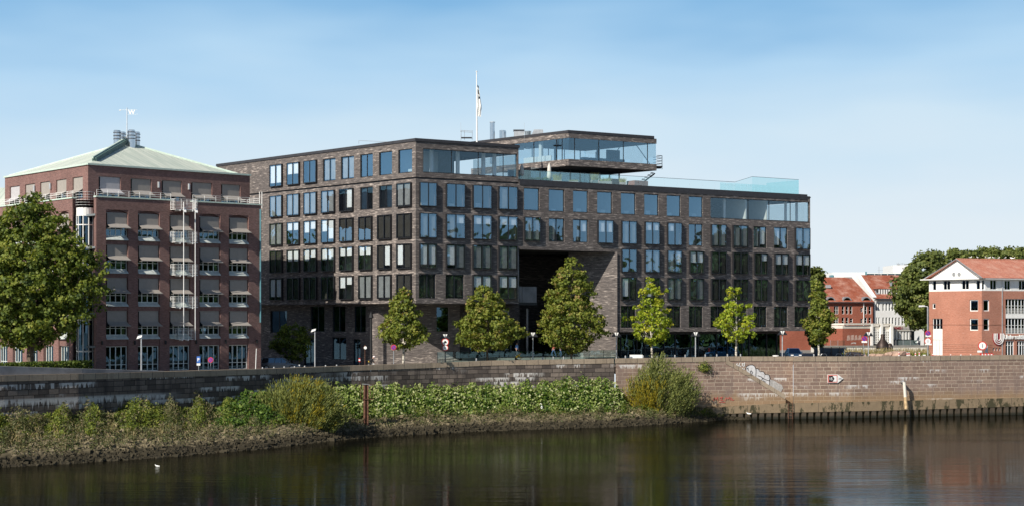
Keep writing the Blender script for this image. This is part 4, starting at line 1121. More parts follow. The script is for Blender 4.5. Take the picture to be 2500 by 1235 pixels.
for px in (435, 463):
    s = LRf.s(px); a = LRf.p(s, 1.12)
    w.tube((a.x, a.y, 9.2), (a.x, a.y, 23.5), .05, n=6)
    b = LRf.p(s, 1.5, 22.4); w.hexa([b+LRf.d*-.25, b+LRf.d*.1, LRf.p(s+.45, .7, 22.9), LRf.p(s+.1, .7, 22.9)], [b+LRf.d*-.25+Vector((0, 0, .06)), b+LRf.d*.1+Vector((0, 0, .06)), LRf.p(s+.45, .7, 22.96), LRf.p(s+.1, .7, 22.96)])
w.build('ladder_post', M['white'], rb)
w = MB(); a = LRf.p(LRf.L-.12, .1); w.tube((a.x, a.y, 11), (a.x, a.y, 23.2), .09, n=7); w.build('downpipe', M['teal'], rb)
w = MB(); a = LRf.p(LRf.L-.1, -.1)
for dx in (0, .25): w.tube((a.x+dx, a.y, 23.3), (a.x+dx, a.y, 25.1), .04, n=5)
w.build('roof_ladder', M['white'], rb)
def wlamp(fc, px, z, off=.12, h=.62, r=.13):
    p = fc.p(fc.s(px), off); m = MB(); m.tube((p.x, p.y, z), (p.x, p.y, z+h), r, n=8); m.build('wall_lamp', M['galv'], rb)
for px in (386, 460): wlamp(URf, px, 25.35)
for px in (86, 125): wlamp(ULf, px, 25.3)
for px in (248, 328, 403, 478, 550, 626):
    p = LRf.p(LRf.s(px), .12); m = MB(); m.tube((p.x, p.y, 8.75), (p.x, p.y, 9.15), .11, n=8); m.build('wall_lamp', M['black'], rb)

for i, (px, yb, Y) in enumerate(((286, 366, 196.2), (300, 360, 198.8), (321, 366, 196.4), (334.5, 366, 198.6))):
    r_ = (.40, .34, .42, .34)[i]; x = PX(px, Y); zt = PZ((319, 323, 318, 323)[i], Y)
    t = thing('steel_chimney', ['front left steel chimney on the copper roof', 'narrow steel chimney behind, just left of the mast', 'front right steel chimney on the copper roof, tallest', 'rearmost right steel chimney on the copper roof'][i], 'chimney', (x, Y, 29.5), 'steel chimneys on the copper roof')
    m = MB(); m.lathe((x, Y, 0), [(r_, 29.3), (r_, zt-.05), (r_*.8, zt), (0, zt)], 18); m.build('flue', M['steel'], t, smooth=False)
    m = MB()
    for j in range(3): z = zt-.25-.36*j; m.lathe((x, Y, 0), [(r_, z-.06), (r_+.035, z-.05), (r_+.035, z+.03), (r_, z+.04)], 18)
    m.build('louvre_ring', M['coping'], t)
x = PX(310, 197.5); t = thing('wind_vane', 'thin mast with a white letter W vane on the copper roof', 'wind vane', (x, 197.5, 30.9))
m = MB(); m.tube((x, 197.5, 30.9), (x, 197.5, 31.8), .11, n=8); m.tube((x, 197.5, 31.8), (x, 197.5, PZ(264, 197.5)), .05, n=6); m.build('mast', M['galv'], t)
m = MB(); zc = PZ(269, 197.5)
m.tube((PX(293, 197.5), 197.5, zc), (PX(335, 197.5), 197.5, zc+.0), .018, n=4); m.tube((x, 197.5, PZ(280, 197.5)), (PX(336, 197.5), 197.5, PZ(280, 197.5)), .012, n=4)
m.tube((PX(293, 197.5)-.1, 197.5, zc-.05), (PX(293, 197.5)+.1, 197.5, zc-.05), .05, n=6)
m.build('vane_arm', M['white'], t)
def text(body, size, mat, parent, loc, right, depth=.03, name='lettering', bold=.0, up=Vector((0, 0, 1)), sx=1.0):
    cu = bpy.data.curves.new(name, 'FONT'); cu.body = body; cu.size = size; cu.extrude = depth/2; cu.offset = bold
    to = bpy.data.objects.new('tmp', cu); C.objects.link(to)
    dg = bpy.context.evaluated_depsgraph_get(); me = bpy.data.meshes.new_from_object(to.evaluated_get(dg)); bpy.data.objects.remove(to)
    right = Vector(right).normalized(); n = right.cross(up)
    mt = Matrix(((right.x*sx, up.x, n.x), (right.y*sx, up.y, n.y), (right.z*sx, up.z, n.z))).to_4x4()
    r = parent
    while r.parent: r = r.parent
    me.transform(Matrix.Translation(Vector(loc)-r.location) @ mt); me.materials.clear(); me.materials.append(mat); me.name = name
    o = bpy.data.objects.new(name, me); C.objects.link(o); o.parent = parent; return o
text('W', .70, M['white'], t, (PX(313.5, 197.5), 197.5, PZ(280, 197.5)), (1, 0, 0), .05, 'letter', .015)
# pale green roof just showing at the far left
w = MB(); t = thing('neighbour_building', 'pale green roofed building at the far left edge, behind the red brick one', 'building', (PX(-20, 238), 238, 5))
w.box(PX(-160, 238), 236, 5, PX(13, 238), 250, 24.5); w.build('wall', M['conc'], t)
w = MB(); a, b, c, d = P(-160, 520, 235.5), P(14, 505, 235.5), P(12, 459, 243), P(-160, 459, 243); w.face([a, b, c, d]); w.face([c, Vector((c.x, 252, c.z)), Vector((d.x, 252, d.z)), d]); w.build('roof', M['copper'], t)

# ---------------- the orange brick university building at the right ----------------
ub = thing('university_building', 'orange brick building with white top storey, white gable and red tiled roof', 'building', (PX(2397, 228), 228, 5.8))
UA = V2(2397, 228); QL = Fac(UA, V2(2268, 234.5)); QR = Fac(UA, V2(2700, 236.8))
def rz(fc, a, b, y0, y1):
    s0, s1 = sorted((fc.s(a), fc.s(b))); m_ = (a+b)/2; return (s0, s1, fc.z(m_, y1), fc.z(m_, y0))
hb = [rz(QL, 2276, 2285, 684, 708), rz(QL, 2302, 2319.5, 684, 707), rz(QL, 2347, 2365, 683, 706), rz(QL, 2382, 2392, 683, 706)]
hb2 = [rz(QR, 2397.8, 2405, 683, 706), rz(QR, 2418, 2434, 683, 706), rz(QR, 2453, 2468, 684, 707), rz(QR, 2488, 2504, 684, 707), rz(QR, 2523, 2539, 684, 707)]
w = MB()
hl = [rz(QL, 2276, 2284, 740, 753), rz(QL, 2277, 2301, 777, 866), rz(QL, 2367, 2388, 731, 759), rz(QL, 2367, 2388, 777, 806)]
hr = [rz(QR, 2401, 2416, 731, 759), rz(QR, 2401, 2416, 777, 806), rz(QR, 2455, 2503, 729, 814), rz(QR, 2455, 2476, 831, 869), rz(QR, 2483, 2503, 831, 869)]+[rz(QR, 2424+i*7, 2429+i*7, 848, 856) for i in range(3)]
wallmesh(w, QL, 0, QL.L, 4.8, 15.0, hl, rev=.25); wallmesh(w, QR, 0, QR.L, 4.8, 15.0, hr, rev=.25)
e0 = QL.p(QL.L); e1 = e0+QR.d*20; w.face([(e0.x, e0.y, 4.8), (e1.x, e1.y, 4.8), (e1.x, e1.y, 15), (e0.x, e0.y, 15)])
w.build('brick_wall', M['bo'], ub)
w = MB()      # brick grooves near the ground
for py in (841, 846, 851, 856, 861):
    for fc in (QL, QR):
        z = fc.z(2397, py)
        for a, b in (((.02, fc.s(2304)), (fc.s(2300) if 0 else fc.s(2277)+0, fc.L)) if 0 else ((.02, fc.L),)):
            pass
w = MB()
wallmesh(w, QL, 0, QL.L, 15.002, 16.5, hb, rev=.2, off=-.02); wallmesh(w, QR, 0, QR.L, 15.002, 16.5, hb2, rev=.2, off=-.02)
e0 = QL.p(QL.L, -.02); w.face([(e0.x, e0.y, 15), (e1.x, e1.y, 15), (e1.x, e1.y, 16.5), (e0.x, e0.y, 16.5)])
GA = QL.p(QL.s(2335), -.3, 19.1); gl = QL.p(QL.L+.1, -.3, 16.62); gr = QL.p(-.1, -.3, 16.62)
w.prism([gr, gl, GA] if 0 else [gl, gr, GA], QL.n*-.25)
w.build('white_storey', M['white'], ub)
w = MB()
pA = QL.p(-.75, .8); pB = QL.p(QL.L+.7, .8); pC = QR.p(QR.L, .8)
w.fb(QL, -.1, QL.L+.9, -1, .75, 16.5, 16.62); w.fb(QR, -.0, QR.L, -1, .75, 16.502, 16.622); 
w.face([(p.x, p.y, z) for p, z in ((QL.p(-.1, .75), 16.62), (QL.p(0, 0), 16.62), (QR.p(0, .75), 16.62))])
w.build('eaves', M['white'], ub)
w = MB(); rd = QR.d*30
def ruv(a, b, c, d): return [(0, 0), ((b-a).length, 0), ((b-a).length, (c-b).length), (0, (d-a).length)]
A_ = QR.p(-.6, .8, 16.64); G_ = GA+QL.n*.35+Vector((0, 0, .08)); B_ = A_+rd; G2 = G_+rd; G_0 = G_.copy()
w.face([A_, B_, G2, G_], 0, ruv(A_, B_, G2, G_))
L_ = QL.p(QL.L+.6, .35, 16.66); w.face([L_, G_, G2, L_+rd], 0, ruv(L_, G_, G2, L_+rd))
w.build('roof', M['tilep'], ub)
w = MB(); w.tube(G_, G2, .12, n=6); w.tube(G_, A_, .07, n=5, m=1); w.tube(G_, L_, .07, n=5, m=1); w.build('roof_trim', [M['tilep'], M['galv']], ub)
def uw(h, fc, cols, rows=(), nm='window', off=-.16, bar=.055): return pwindow(fc, h[0], h[1], h[2], h[3], cols, list(rows), off=off, fm='white', gm='dglass', par=ub, bar=bar, name=nm)
for h in hb: uw(h, QL, 2 if h[1]-h[0] > .7 else 1)
for h in hb2: uw(h, QR, 2 if h[1]-h[0] > .6 else 1)
uw(hl[0], QL, 1, bar=.1); uw(hl[2], QL, 1, bar=.11); uw(hl[3], QL, 1, bar=.11); uw(hr[0], QR, 1, bar=.11); uw(hr[1], QR, 1, bar=.11)
h = hl[1]; zc_ = QL.z(2289, 803)
uw((h[0], h[1], zc_, h[3]), QL, 3)
w = MB(); w.fb(QL, h[0]+.01, h[1]-.01, -.2, -.08, 5, zc_-.01); w.build('door_panel', M['white'], ub)
w = MB()
for i in range(1, 3): s = h[0]+(h[1]-h[0])*i/3; w.fb(QL, s-.025, s+.025, -.07, -.05, 5, QL.z(2289, 830))
w.fb(QL, h[0]+.02, h[1]-.02, -.07, -.045, QL.z(2289, 829), QL.z(2289, 828)); w.build('door_joint', M['galv'], ub)
h = hr[2]; zm0, zm1 = QR.z(2479, 776), QR.z(2479, 766)
uw((h[0], h[1], zm1, h[3]), QR, 6, (.55,), nm='balcony_window'); uw((h[0], h[1], h[2], zm0), QR, 6, (.55,), nm='balcony_window')
w = MB(); w.fb(QR, h[0], h[1], -.2, -.02, zm0, zm1); w.build('balcony_band', M['white'], ub)
w = MB()
for zz in (zm1, h[2]): rail(w, [QR.p(h[0], .02), QR.p(h[1], .02)], zz, .75, 2, .16, .012)
w.build('balcony_railing', M['white'], ub)
uw(hr[3], QR, 3, (.72,), nm='ground_window', bar=.08); uw(hr[4], QR, 3, (.72,), nm='ground_window', bar=.08)
for h in hr[5:]: uw(h, QR, 1, nm='vent_window', bar=.06)
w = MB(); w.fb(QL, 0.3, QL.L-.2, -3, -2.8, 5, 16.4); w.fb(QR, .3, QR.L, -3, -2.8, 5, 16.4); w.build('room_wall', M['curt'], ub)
for i, px in enumerate((2326, 2339)):
    p = QL.p(QL.s(px), -.3, QL.z(px, 669)); m = MB(); m.tube(p, p+QL.n*.12, .26, n=14); m.build('round_vent', M['galv'], ub)
w = MB(); p = QR.p(QR.s(2446), .06); w.tube((p.x, p.y, 5), (p.x, p.y, 16.5), .05, n=6); w.build('downpipe', M['galv'], ub)
w = MB(); w.fb(QL, .02, QL.L, .0, .02, QL.z(2397, 793), QL.z(2397, 792)); w.fb(QR, .02, QR.s(2455), .0, .02, QR.z(2397, 793), QR.z(2397, 792))
for py in (841, 846, 850.5, 855, 859.5):
    w.fb(QL, .02, hl[1][0]-.02, .0, .012, QL.z(2397, py)-.035, QL.z(2397, py)); w.fb(QL, hl[1][1]+.02, QL.L, .0, .012, QL.z(2397, py)-.035, QL.z(2397, py))
    w.fb(QR, .02, hr[5][0]-.02, .0, .012, QR.z(2397, py)-.035, QR.z(2397, py))
w.build('brick_joint', M['rust'], ub)
w = MB(); s0 = QR.s(2437)      # the striped U emblem
for R_ in (.76, .52, .28):
    pr = [(s0-R_, QR.z(2437, 813))]; z0 = QR.z(2437, 813); zc_ = z0-.62
    pts = [(s0-R_, z0), (s0-R_, zc_)]+[(s0-R_*math.cos(t*math.pi/10), zc_-R_*1.05*math.sin(t*math.pi/10)) for t in range(1, 10)]+[(s0+R_, zc_), (s0+R_, z0)]
    for (a, za), (b, zb) in zip(pts[:-1], pts[1:]):
        d = Vector((b-a, zb-za)).normalized(); nn = Vector((-d.y, d.x))*.042
        q = [QR.p(x, .18, z) for x, z in ((a-nn.x, za-nn.y), (b-nn.x, zb-nn.y), (b+nn.x, zb+nn.y), (a+nn.x, za+nn.y))]
        w.prism(q, QR.n*-.10, 0)
w.build('emblem', M['white'], ub)
w = MB(); pts = [(s0-.93, z0), (s0+.93, z0)]+[(s0+.93*math.cos(t*math.pi/12), zc_-.98*math.sin(t*math.pi/12)) for t in range(0, 13)]
w.prism([QR.p(a, .07, z) for a, z in pts], QR.n*-.06); w.build('emblem_shadow', M['maroon'] if 'maroon' in M else M['red'], ub)  # dark red backing paints the shadow of the emblem's stripes
text('Universit\u00e4t Bremen', .80, M['white'], ub, QR.p(QR.s(2450), .10, QR.z(2450, 826.5)), QR.d, .12, 'lettering', .03)
# ---------------- houses in the background ----------------
def simple_win(fc, rects, par, fm='frame', gm='dglass', name='window', bar=.07):
    for (a, b, y0, y1) in rects:
        s0, s1 = sorted((fc.s(a), fc.s(b))); m_ = (a+b)/2
        pwindow(fc, s0, s1, fc.z(m_, y1), fc.z(m_, y0), 1 if s1-s0 < .8 else 2, [.5], off=-.12, fm=fm, gm=gm, par=par, bar=bar, name=name)
def wholes(fc, rects):
    out = []
    for (a, b, y0, y1) in rects:
        s0, s1 = sorted((fc.s(a), fc.s(b))); m_ = (a+b)/2; out.append((s0, s1, fc.z(m_, y1), fc.z(m_, y0)))
    return out
bh = thing('brick_house', 'red brick town house with orange tiled roof and arched dormers', 'house', (PX(2060, 298), 298, 5.8))
HR = V2(2131, 299.5); HB = Fac(HR, HR+Vector((-20, -5.6, 0))); bkv = Vector((-1.9, 6.2, 0))
bw = [(2036, 2047, 746, 766), (2055, 2061.5, 746, 766), (2065, 2071.5, 746, 766), (2074.5, 2081, 746, 766), (2101, 2106.5, 750, 761), (2110, 2117, 747, 766), (2120.5, 2127, 747, 766),
      (2036, 2047, 774, 793), (2055, 2061.5, 774, 793), (2065, 2071.5, 774, 793), (2075, 2082, 776, 787), (2101, 2106.5, 777, 788), (2110, 2117, 774, 788), (2120.5, 2127, 774, 788), (2036, 2047, 812, 828), (2015, 2025, 746, 766), (2015, 2025, 774, 793)]
w = MB(); zt = HB.z(2131, 735)
wallmesh(w, HB, 0, HB.L, 4.8, zt, wholes(HB, bw), rev=.3)
a, b = HR, HR+bkv; w.face([(a.x, a.y, 4.8), (b.x, b.y, 4.8), (b.x, b.y, zt), (a.x, a.y, zt)])
w.build('wall', M['bh'], bh); simple_win(HB, bw, bh, fm='white', bar=.05)
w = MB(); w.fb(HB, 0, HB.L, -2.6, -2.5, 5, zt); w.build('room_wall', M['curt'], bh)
w = MB(); zr_ = 18.5; rg = HR+Vector((-2.4, 6.3, 0)); a = HB.p(-.1, .4, zt-.1); b = HB.p(HB.L, .4, zt-.1); c = rg+HB.d*HB.L; c.z = zr_; d = Vector((rg.x, rg.y, zr_))
w.face([a, b, c, d], 0, ruv(a, b, c, d)); a2 = a+Vector((-4, 12, 0)); b2 = b+Vector((-4, 12, 0)); w.face([d, c, b2, a2])
w.build('roof', M['tile'], bh)
w = MB(); w.fb(HB, -.1, HB.L, .35, .5, zt-.28, zt-.1); w.fb(HB, HB.s(2108)-.06, HB.s(2108)+.06, .05, .15, 5, zt-.2, 1); w.build('gutter', [M['coping'], M['white']], bh)
for px, hw in ((2028, 12), (2068, 12), (2115, 12)):
    s = HB.s(px); R_ = .86; z0 = HB.z(px, 738)
    w = MB(); N = 10; cen = HB.p(s, .1, z0)
    pf = [HB.p(s+R_*math.cos(math.pi*i/N), .1, z0+.15+R_*1.0*math.sin(math.pi*i/N)) for i in range(N+1)]
    pb = [p-HB.n*4.2 for p in pf]
    for i in range(N): w.face([pf[i], pf[i+1], pb[i+1], pb[i]])
    for i in range(N):
        p0, p1 = pf[i], pf[i+1]; q0 = cen+Vector((0, 0, .15))+(p0-cen-Vector((0, 0, .15)))*.8; q1 = cen+Vector((0, 0, .15))+(p1-cen-Vector((0, 0, .15)))*.8
        w.face([p0, p1, q1, q0])
    f = w.build('dormer', M['galv'], bh)
    w = MB(); w.face([p-HB.n*.15 for p in pf]); w.build('dormer_glass', M['dglass'], f)
w = MB(); s = HB.s(2045); p = HB.p(s, -3.6, 17.0); w.box(p.x-.5, p.y-.4, 16.6, p.x+.4, p.y+.1, 17.1); w.build('roof_window', M['galv'], bh)
wh_ = thing('white_house', 'white rendered house with narrow window slits and orange tiled roof', 'house', (PX(2190, 302), 302, 5.8))
HW = Fac(V2(2134, 300.2), V2(2134, 300.2)+Vector((20, 5.6, 0)))
ww = []
for y0, y1 in ((739, 758), (774, 793)):
    ww += [(2139, 2142.3, y0, y1), (2144.5, 2148, y0, y1)]
    x_ = 2154.5
    while x_ < 2250: ww.append((x_, x_+4.2, y0, y1)); x_ += 7.8
w = MB(); zt = HW.z(2134, 728)
wallmesh(w, HW, 0, HW.L, 4.8, zt, wholes(HW, ww), rev=.35)
rg0 = V2(2093, 306.5); rg0.z = 18.9; ap = Vector((rg0.x, rg0.y, 19.0)); e_ = HW.p(-.05, .1, zt-.1)
w.face([e_, HW.p(-.05, 0, 5), Vector((rg0.x-2, rg0.y+6, 5)), Vector((rg0.x-2, rg0.y+6, zt)), ap])
e2_ = HW.p(.5, .1, zt-.1)
w.face([e_+Vector((-.25, 0, .3)), e_+Vector((.45, 0, .32)), ap+Vector((.45, 0, .2)), ap+Vector((-.35, 0, .2))])
w.build('wall', M['wrend'], wh_)
simple_win(HW, ww, wh_, fm='white', bar=.045)
w = MB(); w.fb(HW, 0, HW.L, -2.6, -2.5, 5, zt); w.build('room_wall', M['curt'], wh_)
w = MB(); a = HW.p(.1, .45, zt); b = HW.p(HW.L, .45, zt); d = Vector((rg0.x+.3, rg0.y, 18.95)); c = d+HW.d*HW.L
w.face([a, b, c, d], 0, ruv(a, b, c, d)); w.face([d, c, c+Vector((-2, 7, -4)), d+Vector((-2, 7, -4))]); w.build('roof', M['tile'], wh_)
w = MB(); w.fb(HW, 0, HW.L, .3, .5, zt-.35, zt-.05); w.build('gutter', M['coping'], wh_)
w = MB(); s0, s1 = HW.s(2147), HW.s(2200); z0, z1 = HW.z(2170, 722), HW.z(2170, 704)
w.fb(HW, s0, s1, -3.5, -.9, z0, z1); f = w.build('dormer', M['coping'], wh_)
w = MB(); n_ = 8
for i in range(n_): a = s0+.3+(s1-s0-.4)*i/n_; w.fb(HW, a, a+.22, -.89, -.8, z0+.1, z1-.12)
w.build('dormer_mullion', M['white'], f)
for i, (px, py) in enumerate(((2177, 694), (2142, 714))):
    p = P(px, py, 303.5-i*2); w = MB(); w.hexa([p+Vector((-.3, -.3, -.35)), p+Vector((.3, -.3, -.35)), p+Vector((.2, .4, .3)), p+Vector((-.4, .4, .3))], [p+Vector((-.3, -.4, -.25)), p+Vector((.3, -.4, -.25)), p+Vector((.2, .3, .4)), p+Vector((-.4, .3, .4))]); w.build('roof_window', M['galv'], wh_)
# far pale slabs
def slab(name, label, rect, Y, mat, dep=12):
    x0, x1, y0 = rect; t = thing(name, label, 'building', (PX((x0+x1)/2, Y), Y, 5.8))
    w = MB(); w.box(PX(x0, Y), Y, 5, PX(x1, Y), Y+dep, PZ(y0, Y)); w.build('wall', mat, t); return t
t = slab('office_slab', 'long pale flat roofed block showing above the brick house', (2033, 2112, 664.5), 420, M['white'])
w = MB(); w.box(PX(2028, 421), 419.8, 5, PX(2033, 421)-.01, 423, PZ(671, 421)); w.box(PX(2110, 421), 419.8, 12, PX(2114, 421), 420-.01, PZ(663, 421)); w.build('stair_tower', M['teal'], t)
t = slab('glass_block', 'teal glazed flat block behind the white house roof', (2114, 2215, 667), 425, M['teal'])
w = MB()
for px in (2135, 2151, 2167, 2185): w.box(PX(px, 424.8)-.06, 424.7, 8, PX(px, 424.8)+.06, 424.99, PZ(668, 424.8))
w.box(PX(2114, 424.8), 424.6, PZ(667.6, 424.8), PX(2215, 424.8), 424.98, PZ(666.4, 424.8)); w.build('facade_rib', M['white'], t)
t = slab('white_tower', 'white boxy roof structure with antennas left of the big trees', (2180, 2222, 647), 440, M['white'])
w = MB(); r = random.Random(4)
for i in range(9): x = PX(2190+i*3.4, 441); w.tube((x, 441, PZ(648, 441)), (x, 441, PZ(640+r.random()*5, 441)), .06, n=4)
w.box(PX(2191, 441), 440.5, PZ(647, 441), PX(2197, 441), 441.5, PZ(644, 441)); w.box(PX(2208, 441), 440.5, PZ(647, 441), PX(2213, 441), 441.5, PZ(643.5, 441)); w.build('antennas', M['galv'], t)
w = MB(); p = P(2146, 668, 330); w.tube((p.x, p.y, 18), (p.x, p.y, PZ(650, 330)), .04, n=4)
for dz, l in ((-.3, .8), (-1, .5)): w.tube((p.x-.3, p.y, PZ(655, 330)+dz), (p.x+l, p.y, PZ(655, 330)+dz), .025, n=4)
o = w.build('tv_antenna', M['galv']); tag(o, 'thin television aerial above the white house ridge', 'antenna')
w = MB(); w.box(PX(2061, 306), 305.4, 17.5, PX(2078, 306), 306.4, PZ(676, 306)); w.build('chimney', M['conc'], bh)

# pavilion, gates and cafe front
pvn = thing('garden_pavilion', 'flat roofed pavilion with graffiti on its red wall and white lattice gates', 'pavilion', (PX(2090, 284), 284, 6))
FPv = Fac(V2(2057, 282.5), V2(2124, 285)); FPg = Fac(V2(2124, 285), V2(2180, 286.5))
w = MB(); w.fb(FPv, 0, FPv.L, -4, 0, 6, FPv.z(2060, 801)); w.build('red_wall', M['bh'], pvn)
w = MB(); w.fb(FPv, 0, FPv.L, -4, .03, FPv.z(2060, 801)+.002, FPv.z(2060, 794)); w.fb(FPv, .15, FPv.L+.1, -4, .2, FPv.z(2060, 792.5), FPv.z(2060, 788.5)); w.fb(FPg, .1, FPg.s(2180), -1, .15, FPg.z(2150, 793), FPg.z(2150, 789))
w.fb(FPg, .3, FPg.s(2178), -.5, -.1, FPg.z(2150, 802), FPg.z(2150, 795.5)); w.build('roof_slab', M['cream'], pvn)
w = MB()
for a, b in ((2125, 2130), (2149, 2154), (2173, 2179)): w.fb(FPg, FPg.s(a), FPg.s(b), -.4, .25, 6, FPg.z(a, 789.2))
w.build('pillar', M['white'], pvn)
w = MB(); wd = MB()
for a, b in ((2131.5, 2148), (2156, 2172)):
    s0, s1 = FPg.s(a), FPg.s(b); z0, z1 = FPg.z(a, 838), FPg.z(a, 802)
    for i in range(5): s = s0+(s1-s0)*i/4; w.fb(FPg, s-.06, s+.06, -.2, -.1, z0, z1)
    for j in range(7): z = z0+(z1-z0)*j/6; w.fb(FPg, s0, s1, -.19, -.11, z-.05, z+.05)
    wd.fb(FPg, s0-.1, s1+.1, -1.2, -1.1, 6, z1+.3)
w.build('lattice_gate', M['white'], pvn); wd.build('gate_recess', M['curt'], pvn)
def scribble(par, fc, px0, px1, py0, py1, mat, name, off=.012, n=7, seed=1, w_=.16, blk=True):
    r = random.Random(seed); w = MB(); s0, s1 = fc.s(px0), fc.s(px1); z0, z1 = fc.z(px0, py1), fc.z(px0, py0); st = (s1-s0)/n
    for i in range(n):
        a = s0+st*i+.06*st; b = a+st*.82; t_ = r.uniform(-.2, .2)*st; zz0 = z0+r.uniform(0, .15)*(z1-z0); zz1 = z1-r.uniform(0, .12)*(z1-z0)
        if blk: w.face([fc.p(a+t_*.4, off, zz0), fc.p(b-t_*.2, off, zz0+.1), fc.p(b+t_, off, zz1), fc.p(a-t_*.8, off, zz1-.1)])
        else:
            pts = [(a+r.uniform(0, st), r.uniform(zz0, zz1)) for _ in range(5)]
            for (x0, y0_), (x1, y1_) in zip(pts[:-1], pts[1:]):
                d = Vector((x1-x0, y1_-y0_)); d.normalize(); nn = Vector((-d.y, d.x))*w_/2
                w.face([fc.p(x0-nn.x, off, y0_-nn.y), fc.p(x1-nn.x, off, y1_-nn.y), fc.p(x1+nn.x, off, y1_+nn.y), fc.p(x0+nn.x, off, y0_+nn.y)])
    return w.build(name, mat, par)
M['grafp'] = plain('pale_pink_spray', (.48, .33, .28), .8, var=.2)
scribble(pvn, FPv, 2067, 2104, 816, 832, M['grafp'], 'graffiti', n=4, seed=3)
scribble(pvn, FPv, 2104, 2118, 815, 834, M['grafp'], 'graffiti', n=3, seed=5, blk=False, w_=.12)
scribble(pvn, FPv, 2076, 2090, 834, 840, M['white'], 'graffiti', n=4, seed=6, blk=False, w_=.07)
cf = thing('cafe_building', 'low grey restaurant front with white slats under dark red lettering', 'restaurant', (PX(2210, 290), 290, 6))
FCf = Fac(V2(2180, 287.5), V2(2244, 290))
w = MB(); w.fb(FCf, 0, FCf.L, -6, 0, FCf.z(2200, 807), FCf.z(2200, 794)); w.build('fascia', M['cream'], cf)
w = MB(); w.fb(FCf, 0, FCf.L, -6, -1.2, 6, FCf.z(2200, 807)); w.build('recess', M['curt'], cf)
w = MB()
for i in range(6): s = FCf.s(2181+i*7.6); w.fb(FCf, s, s+.34, -.6, -.1, FCf.z(2200, 828), FCf.z(2200, 807)-.003)
w.build('slats', M['white'], cf)
w = MB(); s = FCf.s(2222); w.fb(FCf, s, s+.3, -.6, -.1, FCf.z(2200, 828), FCf.z(2200, 807)-.003); w.build('timber_post', M['awn'], cf)
w = MB(); w.fb(FCf, 0, FCf.L, -.6, .3, 6, FCf.z(2200, 830)); w.build('plinth', M['conc'], cf)
M['maroon'] = plain('dark_red_letters_and_shadow', (.28, .03, .04), .6)
text('REMEN', .62, M['maroon'], cf, FCf.p(FCf.s(2180.5), .02, FCf.z(2181, 803.5)), FCf.d, .04, 'lettering', .01)
text('RESTAURANT', .55, M['awnp'], cf, FCf.p(FCf.s(2199.5), .02, FCf.z(2181, 803.5)), FCf.d, .04, 'lettering', 0, sx=.84)
text('CAF\u00c9', .55, M['awn'], cf, FCf.p(FCf.s(2229), .02, FCf.z(2181, 803.5)), FCf.d, .04, 'lettering', .01)
# terrace wall and railings
t = thing('terrace_wall', 'long low cream terrace wall below the pavilion', 'wall', (PX(2130, 276), 276, 5.8))
FT = Fac(V2(1990, 276), V2(2262, 279))
w = MB(); w.fb(FT, 0, FT.L, -2, 0, 5, FT.z(2100, 846)); w.build('stonework', M['cream'], t)
w = MB(); w.fb(FT, 0, FT.L, -.6, .1, FT.z(2100, 846)+.002, FT.z(2100, 842.5)); w.build('coping', M['pave'], t)
w = MB(); wf = MB()
s = FT.s(2030)
while s < FT.s(2240): 
    if not (FT.s(2062) < s < FT.s(2176)): w.fb(FT, s, s+1.1, -.32, -.3, FT.z(2100, 842), FT.z(2100, 830)); wf.fb(FT, s-.07, s-.02, -.34, -.28, FT.z(2100, 842.5), FT.z(2100, 829.5))
    s += 1.2
g = wf.build('post', M['galv'], t); w.build('glass_panel', M['rail'], g)
t = thing('metal_railing', 'grey metal railing running behind the ornamental grasses', 'railing', (PX(2170, 246), 246, 5.8))
w = MB(); a, b = V2(2060, 244), V2(2268, 248); rail(w, [a, b], 6.2, 1.25, 1, 1.5, .035); w.tube((a.x, a.y, 6.55), (b.x, b.y, 6.55), .02, n=4); w.build('rails', M['galv'], t)
t = thing('blue_hoarding', 'dark blue site hoarding behind the bicycles', 'hoarding', (PX(2030, 236), 236, 5.8))
w = MB(); a = P(1989, 849, 236); b = P(2068, 848, 236); w.box(a.x, 236, 5, b.x, 236.2, b.z); w.build('panel', M['dpan'], t)
w = MB(); 
for px in (1990, 2010, 2030, 2050, 2067): w.box(PX(px, 235.9)-.05, 235.85, 5, PX(px, 235.9)+.05, 235.99, b.z+.1)
w.build('post', M['coping'], t)
# bronze sculpture and white sail
t = thing('bronze_sculpture', 'squat dark bronze sculpture standing on the terrace wall before the gates', 'sculpture', (PX(2154, 276.5), 276.5, 7))
x = PX(2154, 276.5); w = MB(); zb_ = FT.z(2150, 843)
w.lathe((x, 276.2, zb_-.5), [(1.05, 0), (1.0, .5), (.8, 1.0), (.42, 1.5), (.3, 1.9), (.34, 2.3), (0, 2.35)], 12); w.lathe((x+1.1, 276, zb_-.5), [(.45, 0), (.5, .35), (.3, .8), (0, .95)], 10); w.build('figure', M['brz'] if 'brz' in M else M['curt'], t, smooth=True)
t = thing('sail_canopy', 'small white triangular sail beside the cafe opening', 'sail', (PX(2241, 284), 284, 7))
w = MB(); a, b, c = P(2235, 836, 284), P(2245, 836, 283), P(2244.5, 818, 284.5); mid = P(2238.5, 826, 284); w.prism([a, b, c, mid], (0, .06, 0)); w.build('cloth', M['white'], t)
